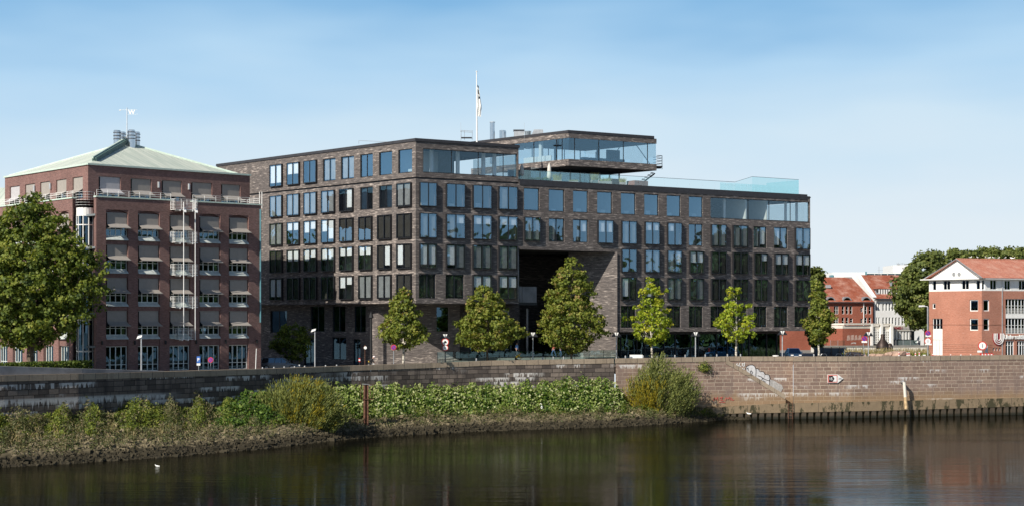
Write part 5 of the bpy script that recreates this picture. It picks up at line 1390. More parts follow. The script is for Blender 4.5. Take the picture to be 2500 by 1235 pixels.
# ---------------- vegetation ----------------
def leafmesh(name, mat, pos, size, nrm=None, direc=None, aspect=.6, rnd=None, parent=None, seed=0, org=None):
    g = np.random.default_rng(seed); N = len(pos)
    if direc is None:
        n = g.normal(size=(N, 3))*.75+(0 if nrm is None else nrm); n /= np.linalg.norm(n, axis=1)[:, None]
        a = np.cross(n, g.normal(size=(N, 3))); a /= np.linalg.norm(a, axis=1)[:, None]+1e-9
    else:
        a = direc+g.normal(size=(N, 3))*.18; a /= np.linalg.norm(a, axis=1)[:, None]
        n = np.cross(a, g.normal(size=(N, 3))); n /= np.linalg.norm(n, axis=1)[:, None]+1e-9
    b = np.cross(n, a)
    s = (np.asarray(size)*np.ones(N))[:, None]
    v = np.empty((N, 4, 3)); v[:, 0] = pos-a*s*.5; v[:, 1] = pos-b*s*.5*aspect+n*s*.08; v[:, 2] = pos+a*s*.5; v[:, 3] = pos+b*s*.5*aspect+n*s*.08
    if org is not None: v -= np.array(org)
    me = bpy.data.meshes.new(name)
    me.vertices.add(N*4); me.vertices.foreach_set('co', v.reshape(-1))
    me.loops.add(N*4); me.loops.foreach_set('vertex_index', np.arange(N*4, dtype=np.int32))
    me.polygons.add(N); me.polygons.foreach_set('loop_start', np.arange(0, N*4, 4, dtype=np.int32)); me.polygons.foreach_set('loop_total', np.full(N, 4, dtype=np.int32))
    me.materials.append(mat)
    at = me.attributes.new('rnd', 'FLOAT', 'FACE'); at.data.foreach_set('value', np.clip(rnd if rnd is not None else g.random(N), 0, 1).astype(np.float32))
    me.update(calc_edges=True); me.validate()
    o = bpy.data.objects.new(name, me); C.objects.link(o)
    if parent is not None: o.parent = parent
    return o

def crown_pts(g, prof, Y, px, clumps, per, cr, depthk=1.0, shell=.45, lean=0.0):
    """prof: (photo row, half width in px, centre shift in px) from the top down; returns leaf centres and outward normals"""
    ys = np.array([p[0] for p in prof], float); ws = np.array([p[1] for p in prof], float); cs = np.array([p[2] if len(p) > 2 else 0 for p in prof], float)
    m = Y/F; yy = np.linspace(ys[0], ys[-1], 300); ww = np.interp(yy, ys, ws)
    pr = np.maximum(ww, 1)**1.7; pr /= pr.sum()
    y = g.choice(yy, clumps, p=pr); wv = np.interp(y, ys, ws)*m; cx = np.interp(y, ys, cs)*m
    th = g.uniform(0, 2*np.pi, clumps)
    lump = 1+.15*np.sin(th*3+y*.11)+.13*np.sin(th*5+y*.23+2)+g.normal(size=clumps)*.12
    r = (shell+(1-shell)*g.random(clumps))**.6*np.maximum(wv*lump-cr*.35, .05)
    ctr = np.stack([PX(px, Y)+cx+r*np.cos(th), Y+r*np.sin(th)*depthk, PZ(y, Y)], 1)
    crs = cr*g.uniform(.6, 1.25, clumps)
    off = g.normal(size=(clumps, per, 3)); off /= np.linalg.norm(off, axis=2)[..., None]
    off *= (g.random((clumps, per, 1))**.45)*crs[:, None, None]; off[..., 2] *= .7
    pos = ctr[:, None, :]+off
    axis = np.stack([np.full(clumps, PX(px, Y)), np.full(clumps, Y), ctr[:, 2]-.6], 1)
    out = ctr-axis; out /= np.linalg.norm(out, axis=1)[:, None]+1e-9
    nrm = out[:, None, :]*.5+off/(crs[:, None, None]+1e-9)*.8+np.array([0, 0, .35])
    rnd = np.clip(g.normal(.45, .16, (clumps, 1))+g.normal(0, .17, (clumps, per)), 0, 1)
    return ctr, pos.reshape(-1, 3), nrm.reshape(-1, 3), rnd.reshape(-1)

def limb(w, a, b, r0, r1, g, n=5, bend=.12):
    pts = [a]; L = (b-a).length
    for i in range(1, n): pts.append(a+(b-a)*(i/n)+Vector(g.normal(size=3))*L*bend*.3)
    pts.append(b)
    for i in range(n): w.tube(pts[i], pts[i+1], r0+(r1-r0)*i/n, r0+(r1-r0)*(i+1)/n, n=7, cap=False)

def tree(name, label, px, Y, prof, clumps, per, cr, leaf, mat, seed, group=None, z0=None, barkm='barkp', tr=.13, depthk=1.0, ytop_trunk=None, aspect=.75, nb=26, cat='tree', shell=.45):
    g = np.random.default_rng(seed); x = PX(px, Y); z0 = gz(x)-.1 if z0 is None else z0
    t = thing(name, label, cat, (x, Y, z0), group)
    clumps = int(clumps*1.55); per = int(per*.62); cr *= .80
    ctr, pos, nrm, rnd = crown_pts(g, prof, Y, px, clumps, per, cr, depthk, shell)
    leafmesh('crown', mat, pos, leaf*g.uniform(.7, 1.25, len(pos)), nrm, None, aspect, rnd, t, seed, org=(x, Y, z0))
    w = MB(); top = Vector((x+.05, Y, PZ(prof[0][0]+(prof[-1][0]-prof[0][0])*.25, Y))); zb = PZ(prof[-1][0], Y)
    limb(w, Vector((x, Y, z0)), Vector((x, Y, zb+.3)), tr*1.15, tr*.9, g, 4, .03); limb(w, Vector((x, Y, zb+.3)), top, tr*.9, tr*.2, g, 5, .06)
    for i in range(min(nb, clumps)):
        c = Vector(ctr[i]); s = max(zb+.2, c.z-abs(c.x-x)*1.1-.5); s = min(s, top.z-.3); k = (s-zb)/(top.z-zb)
        limb(w, Vector((x, Y, s)), c, tr*.42*(1-.5*k), tr*.1, g, 4, .12)
    w.build('trunk', M[barkm], t, smooth=True)
    return t
G_ = 'young street trees along the promenade'
tree('maple_tree', 'round green street tree with white trunk left of the double lamp with round signs', 985, 186, [(686, 4), (705, 13), (735, 26), (765, 40, -2), (790, 52, -2), (815, 58), (835, 46), (848, 22)], 150, 46, .62, .30, M['leafA'], 11, G_)
tree('maple_tree', 'broad green street tree with brown tips and dark trunk between two double lamps', 1190, 192, [(696, 5, -15), (710, 30, -6), (740, 46, -6), (770, 58, 0), (800, 80, 3), (825, 76, 0), (845, 56, -5), (855, 22, -10)], 230, 46, .64, .30, M['leafA'], 12, G_, barkm='bark')
tree('maple_tree', 'tallest and widest street tree, standing before the deep archway', 1395, 198, [(628, 5, -2), (650, 26), (680, 46), (710, 56), (745, 62, -2), (775, 80, 0), (810, 78, 2), (835, 62, 0), (852, 40, 2), (860, 12)], 330, 46, .66, .30, M['leafA'], 13, G_, barkm='bark')
tree('maple_tree', 'slim bright yellow green street tree with white trunk right of the white box', 1592, 203, [(669, 3, 0), (690, 14), (712, 30), (728, 22), (755, 46, 2), (768, 34), (782, 58, 4), (800, 44), (815, 48), (838, 14)], 95, 38, .58, .32, M['leafY'], 14, G_)
tree('maple_tree', 'small bright yellow green street tree with open crown and white trunk', 1797, 206, [(688, 4, -2), (705, 18, -4), (722, 20), (742, 40), (755, 28), (768, 44), (790, 56, 2), (806, 34), (815, 40), (832, 20)], 72, 38, .55, .32, M['leafY'], 15, G_)
tree('maple_tree', 'darker green street tree at the end of the row beside the brick house', 1999, 211, [(680, 4, -8), (700, 14, -4), (730, 20), (765, 30), (785, 38, 2), (812, 32), (836, 14)], 120, 44, .6, .30, M['leafA'], 16, G_)
tree('plane_tree', 'very large green tree at the left edge before the red brick building', 75, 171, [(478, 16, 10), (500, 45, -10), (540, 95, 0), (590, 125, 0), (640, 152, 15), (690, 165, 10), (740, 150, 0), (790, 130, -5), (820, 100, -10), (850, 45, -20)], 760, 48, .95, .36, M['leafD'], 21, tr=.38, barkm='bark', depthk=.75, nb=60, shell=.25)
tree('small_tree', 'small dark tree standing in the shade between the two office buildings', 712, 207, [(785, 10), (800, 34, 0), (830, 52, 2), (855, 46), (878, 20)], 90, 40, .6, .3, M['leafD'], 22, barkm='bark')
GF = 'tall mature trees behind the houses at the right'
def far(px, Y, prof, n, seed, label, mt='leafF', cr=1.25): tree('tall_tree', label, px, Y, prof, n, 60, cr, .52, M[mt], seed, GF, z0=5.5, tr=.4, barkm='bark', nb=20, shell=.3)
far(1993, 262, [(650, 6), (665, 18), (700, 22), (760, 24), (820, 20), (850, 10)], 130, 31, 'narrow tall tree rising right behind the dark building corner', cr=.9)
far(2262, 281, [(612, 10, 20), (630, 38, 5), (660, 62), (700, 72, -4), (740, 72, -6), (775, 58, -5), (800, 30)], 430, 32, 'huge dark round tree between the white house and the university building')
far(2345, 335, [(611, 24), (622, 52), (660, 66), (720, 60), (790, 40)], 360, 33, 'tall tree just behind the white gable')
far(2415, 338, [(609, 24), (619, 50), (660, 62), (720, 50)], 320, 34, 'tall tree behind the middle of the tiled roof ridge')
far(2478, 340, [(609, 24), (619, 48), (660, 62), (720, 50)], 320, 35, 'tall tree behind the right end of the tiled roof ridge')
far(2550, 342, [(611, 12), (622, 40), (660, 58), (720, 50)], 140, 36, 'tall tree cut by the right edge of the view')

def bankveg(name, label, mat, n, pxr, tr_, hfun, leaf, seed, aspect=.5, nrmz=.4, dirz=None, rndf=None, cat='shrubs', clump=None):
    g = np.random.default_rng(seed); P_ = []; R_ = []; D_ = []
    if clump: cl = [(g.uniform(*pxr), g.uniform(*tr_), g.uniform(.5, 1.2)) for _ in range(clump)]
    for i in range(n):
        if clump:
            c = cl[g.integers(clump)]; px = c[0]+g.normal()*7*c[2]; t = min(1.0, c[1]+g.normal()*.05*c[2])
        else: px = g.uniform(*pxr); t = g.uniform(*tr_)
        h = hfun(px, t)
        if h <= .02: continue
        b = bankpt(px, t); u = g.random()**.6
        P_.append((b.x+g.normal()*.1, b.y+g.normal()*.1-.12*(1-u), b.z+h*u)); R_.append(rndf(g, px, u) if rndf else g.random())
        D_.append((g.normal()*.5, g.normal()*.5, 1.0))
    P_ = np.array(P_)
    o = leafmesh(name, mat, P_, leaf*g.uniform(.6, 1.3, len(P_)), np.array([-.2, -.5, nrmz]) if dirz is None else None, np.array(D_) if dirz else None, aspect, np.array(R_), None, seed)
    return tag(o, kind='stuff', label=label, cat=cat)
def lump(px, s=.11, ph=0.): return .5+.25*math.sin(px*s+ph)+.18*math.sin(px*s*2.3+ph*2)+.12*math.sin(px*s*5.1+1)
# knotweed hedge: a mass of domes
def kn_h(px, t):
    e = min(1, max(0, (px-500)/90))*min(1, max(0, (1545-px)/40)); top = lerp([(500, .9), (600, 1.7), (700, 1.5), (840, 2.1), (1000, 1.9), (1250, 1.9), (1440, 2.75), (1500, 2.2), (1545, 1.2)], px)
    d = min(1, max(0, (t-.42)/.30))**.6
    return e*top*d*(.52+.45*lump(px, .06)+.22*lump(px, .19, 2)+.30*math.sin(t*23+px*.06))
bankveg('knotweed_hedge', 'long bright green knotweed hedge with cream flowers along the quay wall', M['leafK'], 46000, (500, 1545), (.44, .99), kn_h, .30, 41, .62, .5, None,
        lambda g, px, u: np.clip((g.normal(.38+.40*lump(px, .13, 1), .24) if u > .70 else g.normal(.10+.25*u, .14)) if px > 790 else g.normal(.28, .16), 0, 1), 'hedge')  # cream flowers near the tops; lower leaves coloured darker to paint shade
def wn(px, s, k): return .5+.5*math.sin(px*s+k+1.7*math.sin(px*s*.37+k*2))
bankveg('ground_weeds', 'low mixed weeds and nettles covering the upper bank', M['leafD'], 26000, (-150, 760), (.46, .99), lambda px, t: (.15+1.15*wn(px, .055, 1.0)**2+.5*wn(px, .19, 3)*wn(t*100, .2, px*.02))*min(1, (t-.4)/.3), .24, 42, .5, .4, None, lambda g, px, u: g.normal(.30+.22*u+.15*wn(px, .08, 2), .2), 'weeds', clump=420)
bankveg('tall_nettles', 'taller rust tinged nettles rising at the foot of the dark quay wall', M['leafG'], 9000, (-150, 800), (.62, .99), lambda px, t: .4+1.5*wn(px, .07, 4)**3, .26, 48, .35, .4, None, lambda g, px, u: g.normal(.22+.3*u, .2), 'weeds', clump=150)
bankveg('riverside_weeds', 'olive and rust coloured weeds scattered over the stony bank', M['leafG'], 52000, (-150, 1760), (.20, .95), lambda px, t: .22+.6*wn(px, .12, 2)*wn(t*100, .15, px*.03)+.3*t, .22, 43, .4, .4, None, lambda g, px, u: g.normal(.30+.25*wn(px, .17, 5), .22), 'weeds', clump=1300)
bankveg('bank_grass', 'dry straw coloured grass tufts on the river bank', M['leafR'], 12000, (-150, 1745), (.38, .80), lambda px, t: .5*wn(px, .21, .4)+.15, .34, 44, .14, .4, True, None, 'grass', clump=520)
bankveg('green_bank_patch', 'fresh green grassy herbs at the foot of the knotweed', M['leafD'], 16000, (600, 1740), (.44, .74), lambda px, t: .7*wn(px, .09, 3)+.15, .24, 45, .3, .4, None, lambda g, px, u: g.normal(.5, .2), 'herbs', clump=300)

def willow(label, px, t0, prof, n, seed, yellow, Yoff=0):
    g = np.random.default_rng(seed); b = bankpt(px, t0); Y = b.y+Yoff
    t = thing('willow_bush', label, 'bush', (b.x, Y, b.z))
    ys = [p[0] for p in prof]; A = {0: [], 1: []}; D = {0: [], 1: []}; w = MB()
    base = Vector((b.x, Y, b.z))
    for i in range(n):
        y = g.choice(np.linspace(ys[0], ys[-1], 60), p=(lambda q: q/q.sum())(np.interp(np.linspace(ys[0], ys[-1], 60), ys, [p[1] for p in prof])**1.2))
        hw = np.interp(y, ys, [p[1] for p in prof])*Y/F; cx = np.interp(y, ys, [p[2] for p in prof])*Y/F
        th = g.uniform(0, 6.283); r = hw*(g.random()**.45)
        c = np.array([b.x+cx+r*math.cos(th), Y+r*math.sin(th)*.5, PZ(y, Y)])
        d = c-np.array([b.x+cx*.3, Y, b.z-.8]); d /= np.linalg.norm(d); d = d*.7+np.array([.25, -.05, .75]); d /= np.linalg.norm(d)
        m = 34; u = g.random((m, 1))-.5
        pts = c+d*u*1.9+g.normal(size=(m, 3))*.13
        yl = 1 if yellow(c[0]-b.x, c[2]-b.z, g) else 0
        A[yl].append(pts); D[yl].append(np.tile(d, (m, 1)))
        if i < 40: limb(w, base+Vector((g.normal()*.4, g.normal()*.2, 0)), Vector(c), .05, .012, g, 4, .08)
    for k, mt in ((0, 'leafW'), (1, 'leafWy')):
        if A[k]: p = np.concatenate(A[k]); leafmesh('foliage', M[mt], p, .32*g.uniform(.6, 1.2, len(p)), None, np.concatenate(D[k]), .22, np.clip(g.normal(.5, .25, len(p)), 0, 1), t, seed+k, org=(b.x, Y, b.z))
    w.build('stems', M['bark'], t); return t
willow('broad olive willow bush left of the rusty steel post', 728, .50, [(938, 30, 5), (952, 75, 0), (975, 98, 0), (1010, 108, 0), (1042, 92, 10), (1062, 50, 10)], 820, 51, lambda x, z, g: g.random() < (.35 if -1 < x < 2.2 else .05))
willow('tall willow bush with yellow leaves on its lower left, at the end of the bank', 1612, .70, [(878, 8, -3), (896, 34, 0), (922, 68, 8), (950, 90, 5), (975, 92, 0), (995, 84, -4), (1012, 50, -10)], 700, 52, lambda x, z, g: x < -.2+g.normal()*.6 and z < 2.6+g.normal()*.6, Yoff=-.3)
# small plant growing out of the wall
g = np.random.default_rng(9); Y_ = wallpt(1720)[1]-.25; c = np.array(P(1720, 896, Y_)); k = 500
o = leafmesh('wall_plant', M['leafD'], c+g.normal(size=(k, 3))*np.array([.38, .15, .30]), .2, np.array([0, -.6, .4]), None, .5, None, None, 9)
tag(o, 'small leafy plant growing out of the quay wall joints near the coping', 'plant')
# hedge with a few red leaves in front of the left building, and its annex gloom
g = np.random.default_rng(10); k = 9000; u = g.random(k); X_ = np.interp(u, [0, 1], [PX(-60, 160), PX(215, 172)]); Yv = np.interp(u, [0, 1], [160, 172])
o = leafmesh('clipped_hedge', M['leafD'], np.stack([X_+g.normal(size=k)*.2, Yv+g.normal(size=k)*.5, 5.6+g.random(k)*1.75], 1), .26, np.array([0, -.4, .5]), None, .6, g.random(k)*.5, None, 10)
tag(o, 'low dark hedge in the shade behind the grey parapet', 'hedge')
# ornamental grasses at the right
g = np.random.default_rng(12); k = 9000; px_ = g.uniform(2062, 2270, k); Yg = g.uniform(224, 240, k); hgt = .5+.9*g.random(k)
z_ = 6.1+hgt*g.random(k)
o = leafmesh('ornamental_grass', M['leafR'], np.stack([(px_-CX)/F*Yg, Yg, z_], 1), .5, None, np.tile([0, 0, 1.0], (k, 1)), .12, np.clip(g.normal(.5, .3, k), 0, 1), None, 12); tag(o, 'bed of tall straw coloured ornamental grass before the metal railing', 'grass', kind='stuff')
k = 2600; px_ = g.choice([2075, 2098, 2125, 2145, 2188, 2235, 2255], k)+g.normal(size=k)*7; Yg = g.uniform(220, 228, k)
o = leafmesh('ground_cover', M['leafD'], np.stack([(px_-CX)/F*Yg, Yg, 6.1+.9*g.random(k)], 1), .25, np.array([0, -.4, .5]), None, .6, None, None, 13); tag(o, 'green ground cover shrubs among the boulders', 'shrubs', kind='stuff')

# riprap: broken stones along the waterline, too many to count
g = np.random.default_rng(60); N = 17000
pxs = g.uniform(-150, 1830, N); tt = g.beta(1.6, 2.0, N)*.85-.10
pxs = np.where(pxs > 1560, pxs, pxs)
base = np.array([[-1, -1, -1], [1, -1, -1], [1, 1, -1], [-1, 1, -1], [-1, -1, 1], [1, -1, 1], [1, 1, 1], [-1, 1, 1]], float)
fc_ = np.array([[0, 3, 2, 1], [4, 5, 6, 7], [0, 1, 5, 4], [1, 2, 6, 5], [2, 3, 7, 6], [3, 0, 4, 7]])
V = []; 
for i in range(N):
    c = bankpt(pxs[i], tt[i]); s = np.array([g.uniform(.10, .28), g.uniform(.09, .20), g.uniform(.06, .14)])*(1.0 if g.random() > .06 else 1.6)
    b = base*s*(1+g.normal(size=(8, 3))*.22); b[4:, :2] *= g.uniform(.5, .95)
    a = g.uniform(0, 6.28); ti = g.normal()*.45
    R = np.array([[math.cos(a), -math.sin(a), 0], [math.sin(a), math.cos(a), 0], [0, 0, 1]]) @ np.array([[1, 0, 0], [0, math.cos(ti), -math.sin(ti)], [0, math.sin(ti), math.cos(ti)]])
    V.append(b @ R.T+np.array([c.x, c.y, c.z+s[2]*.4]))
V = np.concatenate(V); Fa = (fc_[None]+8*np.arange(N)[:, None, None]).reshape(-1, 4)
me = bpy.data.meshes.new('riprap'); me.from_pydata(V.tolist(), [], Fa.tolist()); me.materials.append(M['rock'])
at = me.attributes.new('rnd', 'FLOAT', 'FACE'); at.data.foreach_set('value', np.repeat(g.random(N), 6).astype(np.float32))
o = bpy.data.objects.new('riprap', me); C.objects.link(o); tag(o, 'broken brown stones piled along the waterline, dark where wet', 'stones', kind='stuff')

# unseen woods, added outside the view to darken what the windows mirror
def wood(label, pts, h, seed, n):
    g = np.random.default_rng(seed); L = [(a, b) for a, b in zip(pts[:-1], pts[1:])]
    P_ = []; 
    for i in range(n):
        a, b = L[g.integers(len(L))]; u = g.random(); x = a[0]+(b[0]-a[0])*u; y = a[1]+(b[1]-a[1])*u
        hh = h*(.72+.2*math.sin(x*.05+y*.07)+.12*math.sin(x*.21+y*.17)); v = g.random()**.7
        P_.append((x+g.normal()*4, y+g.normal()*4, 2+hh*v))
    o = leafmesh('unseen_woodland', M['leafF'], np.array(P_), 4.4, None, None, .8, None, None, seed); tag(o, label, 'woodland', kind='stuff')
wood('unseen wood added far to the right for the windows to mirror', [(230, -160), (250, -40), (270, 60), (300, 150), (330, 330)], 36, 71, 34000)
wood('unseen wood added far to the left for the windows to mirror', [(-260, 190), (-270, 250), (-280, 330)], 38, 72, 16000)
# ---------------- plaza, street furniture, vehicles, people, birds ----------------
w = MB()
def zslab(w, pts, z0, z1):
    b = [(p.x, p.y, z0) for p in pts]; t = [(p.x, p.y, z1) for p in pts]; n = len(pts); w.face(t)
    for i in range(n): j = (i+1) % n; w.face([b[i], b[j], t[j], t[i]])
zslab(w, [V2(1066, 194), V2(1262, 198), V2(1262, 204), V2(1120, 204)], 5, 6.55)
zslab(w, [V2(1128, 204.1), V2(1512, 206), V2(1505, 226), V2(1128, 226)], 5, 6.85)
zslab(w, [V2(1512, 206.2), V2(1905, 222), V2(1925, 232), V2(1512, 222)], 5, 6.45)
tag(w.build('plaza', M['plaza']), kind='structure')
t = thing('glass_barrier', 'low frameless glass barrier along the plaza edge in front of the archway', 'barrier', (PX(1280, 200), 200, 6))
fa = Fac(V2(1068, 193.5), V2(1500, 204.5)); w = MB(); wp = MB(); s = 0
while s < fa.L-.5:
    w.fb(fa, s+.02, s+1.9, -.01, .01, 6.1, 7.75); wp.fb(fa, s-.03, s+.0, -.03, .03, 6, 7.75); s += 1.95
g = wp.build('post', M['frame'], t); w.build('glass_panel', M['rail'], g)

def lamp2(px, Y, ytop, label, first=[None]):
    x = PX(px, Y); z0 = gz(x); H = PZ(ytop, Y)-z0
    if first[0] is None:
        t = thing('street_lamp', label, 'street lamp', (0, 0, 0), 'double headed street lamps along the promenade')
        w = MB(); w.tube((0, 0, 0), (0, 0, 4.0), .075, .06, n=8); w.tube((0, 0, 0), (0, 0, .5), .11, n=8); w.build('pole', M['galv'], t, local=True)
        for sx in (-1, 1):
            w = MB()
            w.prism([(sx*.05, -.2, 3.62), (sx*.58, -.2, 3.62), (sx*.27, -.2, 4.06)][::sx], (0, .4, 0), 0)
            w.prism([(sx*.05, -.202, 3.68), (sx*.24, -.202, 4.10), (sx*.04, -.202, 4.10)][::sx], (0, .404, 0), 1)
            w.build('lamp_head', [M['frame'], M['white']], t, local=True)
        w = MB(); w.tube((0, 0, 3.5), (0, 0, 4.18), .05, n=6); w.build('finial', M['black'], t, local=True)
        reg(t); first[0] = t; t.location = (x, Y, z0+H-4.1); r = t
    else: r = dup(first[0], (x, Y, z0+H-4.1), 0, label)
    return r
lamp2(1087, 189, 815, 'double headed street lamp carrying two round red rimmed signs')
for a in ((1301, 195.5, 811, 'double headed street lamp with a white pole standing left of the tallest street tree'), (1505, 199, 811, 'double headed street lamp between the tallest street tree and the white box'),
          (1698, 202, 810, 'double headed street lamp between the two bright yellow green trees'), (1910, 205, 807, 'double headed street lamp at the dark building end, left of the blue car'), (2120, 208, 810, 'double headed street lamp in front of the graffiti pavilion')): lamp2(*a)
def rsign(t, x, y, z, r, kind, tilt=0):
    def disc(w, rad, yy, m):
        N = 20; c = [(x+rad*math.cos(2*math.pi*i/N), yy, z+rad*math.sin(2*math.pi*i/N)) for i in range(N)]; w.prism(c, (0, .012, 0), m)
    w = MB(); disc(w, r, y, 0); o = w.build('sign_plate', M['red'], t)
    w = MB(); disc(w, r*.78, y-.014, 0); w.build('sign_face', M['purple'] if kind == 'np' else M['white'], t)
    w = MB()
    if kind == 'np':
        for s in ((1, 1), (1, -1))[:2 if 0 else 1]: w.tube((x-r*.6, y-.02, z+r*.6), (x+r*.6, y-.02, z-r*.6), r*.12, n=4)
        w.build('sign_bar', M['red'], t)
    elif kind == 'car':
        w.box(x-r*.4, y-.03, z-r*.3, x+r*.4, y-.016, z+.02); w.box(x-r*.25, y-.03, z+.022, x+r*.25, y-.016, z+r*.3); w.build('symbol', M['black'], t)
    elif kind == 'mark':
        w.box(x-r*.12, y-.03, z-r*.4, x+r*.12, y-.016, z+r*.4); w.build('symbol', M['galv'], t)
def signpost(px, Y, ytop, label, specs, col='galv', name='traffic_sign', pr=.04, cat='traffic sign', rt_=None):
    x = PX(px, Y); z0 = gz(x); t = thing(name, label, cat, (x, Y, z0))
    w = MB(); w.tube((x, Y, z0), (x+(rt_ or 0), Y, PZ(ytop, Y)), pr, n=7); w.build('post', M[col], t)
    for s in specs:
        zz = PZ(s[1], Y); xx = PX(s[3] if len(s) > 3 else px, Y)
        if s[0] in ('np', 'car', 'mark'): rsign(t, xx, Y-.08, zz, s[2], s[0])
        elif s[0] == 'rect': w = MB(); w.box(xx-s[2], Y-.09, zz-s[4], xx+s[2], Y-.07, zz+s[4]); w.build('sign_plate', M[s[5]], t)
    return t
signpost(1087, 188.8, 828, 'two round red rimmed white signs one above the other on the lamp post', [('car', 834, .40), ('mark', 848, .33)], 'dgreen')
signpost(961, 184, 842, 'round purple no stopping sign on a thin post left of the white tree trunk', [('np', 847, .29)])
t = signpost(485, 166, 870, 'blue parking sign with white P on a leaning thin post', [('rect', 877, .17, 485, .32, 'blue'), ('rect', 888.5, .17, 485, .10, 'white')], pr=.03)
text('P', .42, M['white'], t, (PX(485, 166)-.12, 165.9, PZ(880.5, 166)), (1, 0, 0), .01, 'letter', .01)
signpost(514.5, 167, 872, 'round blue and red no stopping sign before the glazed ground floor', [('np', 877.5, .26)], pr=.025)
signpost(2112, 209, 822, 'no stopping sign with white plate under it, left of the lamp by the pavilion', [('np', 826, .36, 2110), ('rect', 833.5, .33, 2110, .11, 'white')], rt_=-.3)
signpost(2398, 221, 840, 'round white no entry for vehicles sign with red rim before the orange brick wall', [('mark', 843, .56), ('rect', 857, .28, 2391, .12, 'white')])
t = signpost(2408, 222, 842, 'narrow grey information pillar beside the round red rimmed sign', [('rect', 852, .17, 2408, .5, 'galv')], name='information_pillar', cat='pillar')
t = signpost(2265, 221, 748, 'tall street lamp with curved arm and two round signs beside the orange brick building', [('np', 813, .38), ('rect', 819, .35, 2266, .11, 'white'), ('mark', 832, .45), ('rect', 839.5, .42, 2266, .09, 'white')], name='street_lamp', pr=.09, cat='street lamp')
x = PX(2265, 221); w = MB(); w.tube((x, 221, PZ(748, 221)), (x-.45, 220.9, PZ(746.5, 221)), .05, n=6); w.tube((x-.4, 220.9, PZ(746.5, 221)), (x-1.15, 220.8, PZ(747, 221)), .10, .13, n=7); w.build('lamp_head', M['white'], t)
def flatlamp(px, Y, ytop, label):
    x = PX(px, Y); z0 = gz(x); t = thing('street_lamp', label, 'street lamp', (x, Y, z0)); z1 = PZ(ytop, Y)
    w = MB(); w.tube((x, Y, z0), (x, Y, z1), .075, .06, n=8); w.build('pole', M['galv'], t)
    w = MB(); w.hexa([(x-.42, Y-.18, z1-.22), (x+.06, Y-.18, z1-.05), (x+.06, Y+.18, z1-.05), (x-.42, Y+.18, z1-.22)], [(x-.30, Y-.16, z1+.06), (x+.1, Y-.16, z1+.16), (x+.1, Y+.16, z1+.16), (x-.30, Y+.16, z1+.06)]); w.build('lamp_head', M['white'], t)
flatlamp(345, 163, 821, 'grey post lamp with small white head in front of the red brick ground floor')
flatlamp(769, 183, 805, 'grey post lamp with white head before the shaded dark facade')
x = PX(623, 169.5); w = MB(); w.tube((x, 169.5, 5.6), (x+.12, 169.5, PZ(850, 169.5)), .04, n=6); o = w.build('thin_post', M['white']); tag(o, 'thin white post at the right corner of the red brick building', 'post')
# old lantern on a black mast
x = PX(906, 201.5); t = thing('lantern_mast', 'tall black mast with a small lantern before the lit brick corner', 'street lamp', (x, 201.5, 5.7))
w = MB(); w.tube((x, 201.5, 5.7), (x, 201.5, PZ(777, 201.5)), .15, .13, n=8); w.build('mast', M['black'], t)
w = MB(); zz = PZ(777, 201.5); w.lathe((x, 201.5, zz), [(.12, 0), (.30, .12), (.26, .2), (.16, .6), (.05, .75), (.03, .95)], 10); w.build('lantern', M['black'], t)
t = signpost(891, 187, 842, 'thin rusty post with a small round white mirror beside the black mast', [], 'rust', name='mirror_post', cat='post')
x = PX(891, 187); w = MB(); w.prism([(x+.05+.16*math.cos(a*.52), 186.9, PZ(848, 187)+.16*math.sin(a*.52)) for a in range(12)], (0, .03, 0)); w.build('mirror', M['white'], t)
w = MB(); w.prism([(x-.2, 186.95, PZ(849, 187)), (x+.2, 186.95, PZ(848, 187)), (x, 186.95, PZ(841, 187))], (0, .03, 0)); w.build('sign_plate', M['rust'], t)
# bollards
def bollard(px, label, first=[None], Yo=2.0, h=1.32):
    Xb, Yb = wallpt(px, -Yo); z0 = gz(Xb)
    if first[0] is None:
        w = MB(); w.lathe((0, 0, 0), [(.085, 0), (.085, h-.05), (.06, h), (0, h)], 10); o = w.build('bollard', M['galv']); tag(o, label, 'bollard', 'steel bollards behind the quay coping'); first[0] = o
    else: o = first[0].copy(); C.objects.link(o); o['label'] = label
    o.location = (Xb, Yb, walltop(px)-h+(.27 if px > 1000 else .10))
BL = [(641, 'steel bollard top at the foot of the red brick building corner'), (669, 'steel bollard top right beside the parked estate car bonnet'), (694, 'steel bollard top in front of the shaded estate car'), (719, 'steel bollard top under the small dark tree, nearer the car'), (744, 'steel bollard top under the small dark tree, nearer the post lamp'), (795, 'steel bollard top first right of the white headed post lamp'), (822, 'steel bollard top second right of the white headed post lamp'),
      (1163, 'steel bollard left of the dark tree trunk between two double lamps'), (1325, 'steel bollard first right of the white poled double lamp'), (1351, 'steel bollard second right of the white poled double lamp'), (1376, 'steel bollard just left of the tallest tree trunk'),
      (1527, 'steel bollard left of the white box'), (1570, 'steel bollard at the right end of the white box'), (1604, 'steel bollard first right of the white tree trunk'), (1623, 'steel bollard second right of the white tree trunk'), (1648, 'steel bollard third right of the white tree trunk'), (1673, 'steel bollard left of the middle double lamp above the willow'),
      (1722, 'steel bollard above the small wall plant'), (1750, 'steel bollard right of the small wall plant'), (1776, 'steel bollard where the sloping stair coping begins'), (1808, 'steel bollard right of the small yellow green tree trunk'), (1987, 'steel bollard left of the last street tree trunk')]
for b in BL: bollard(*b)
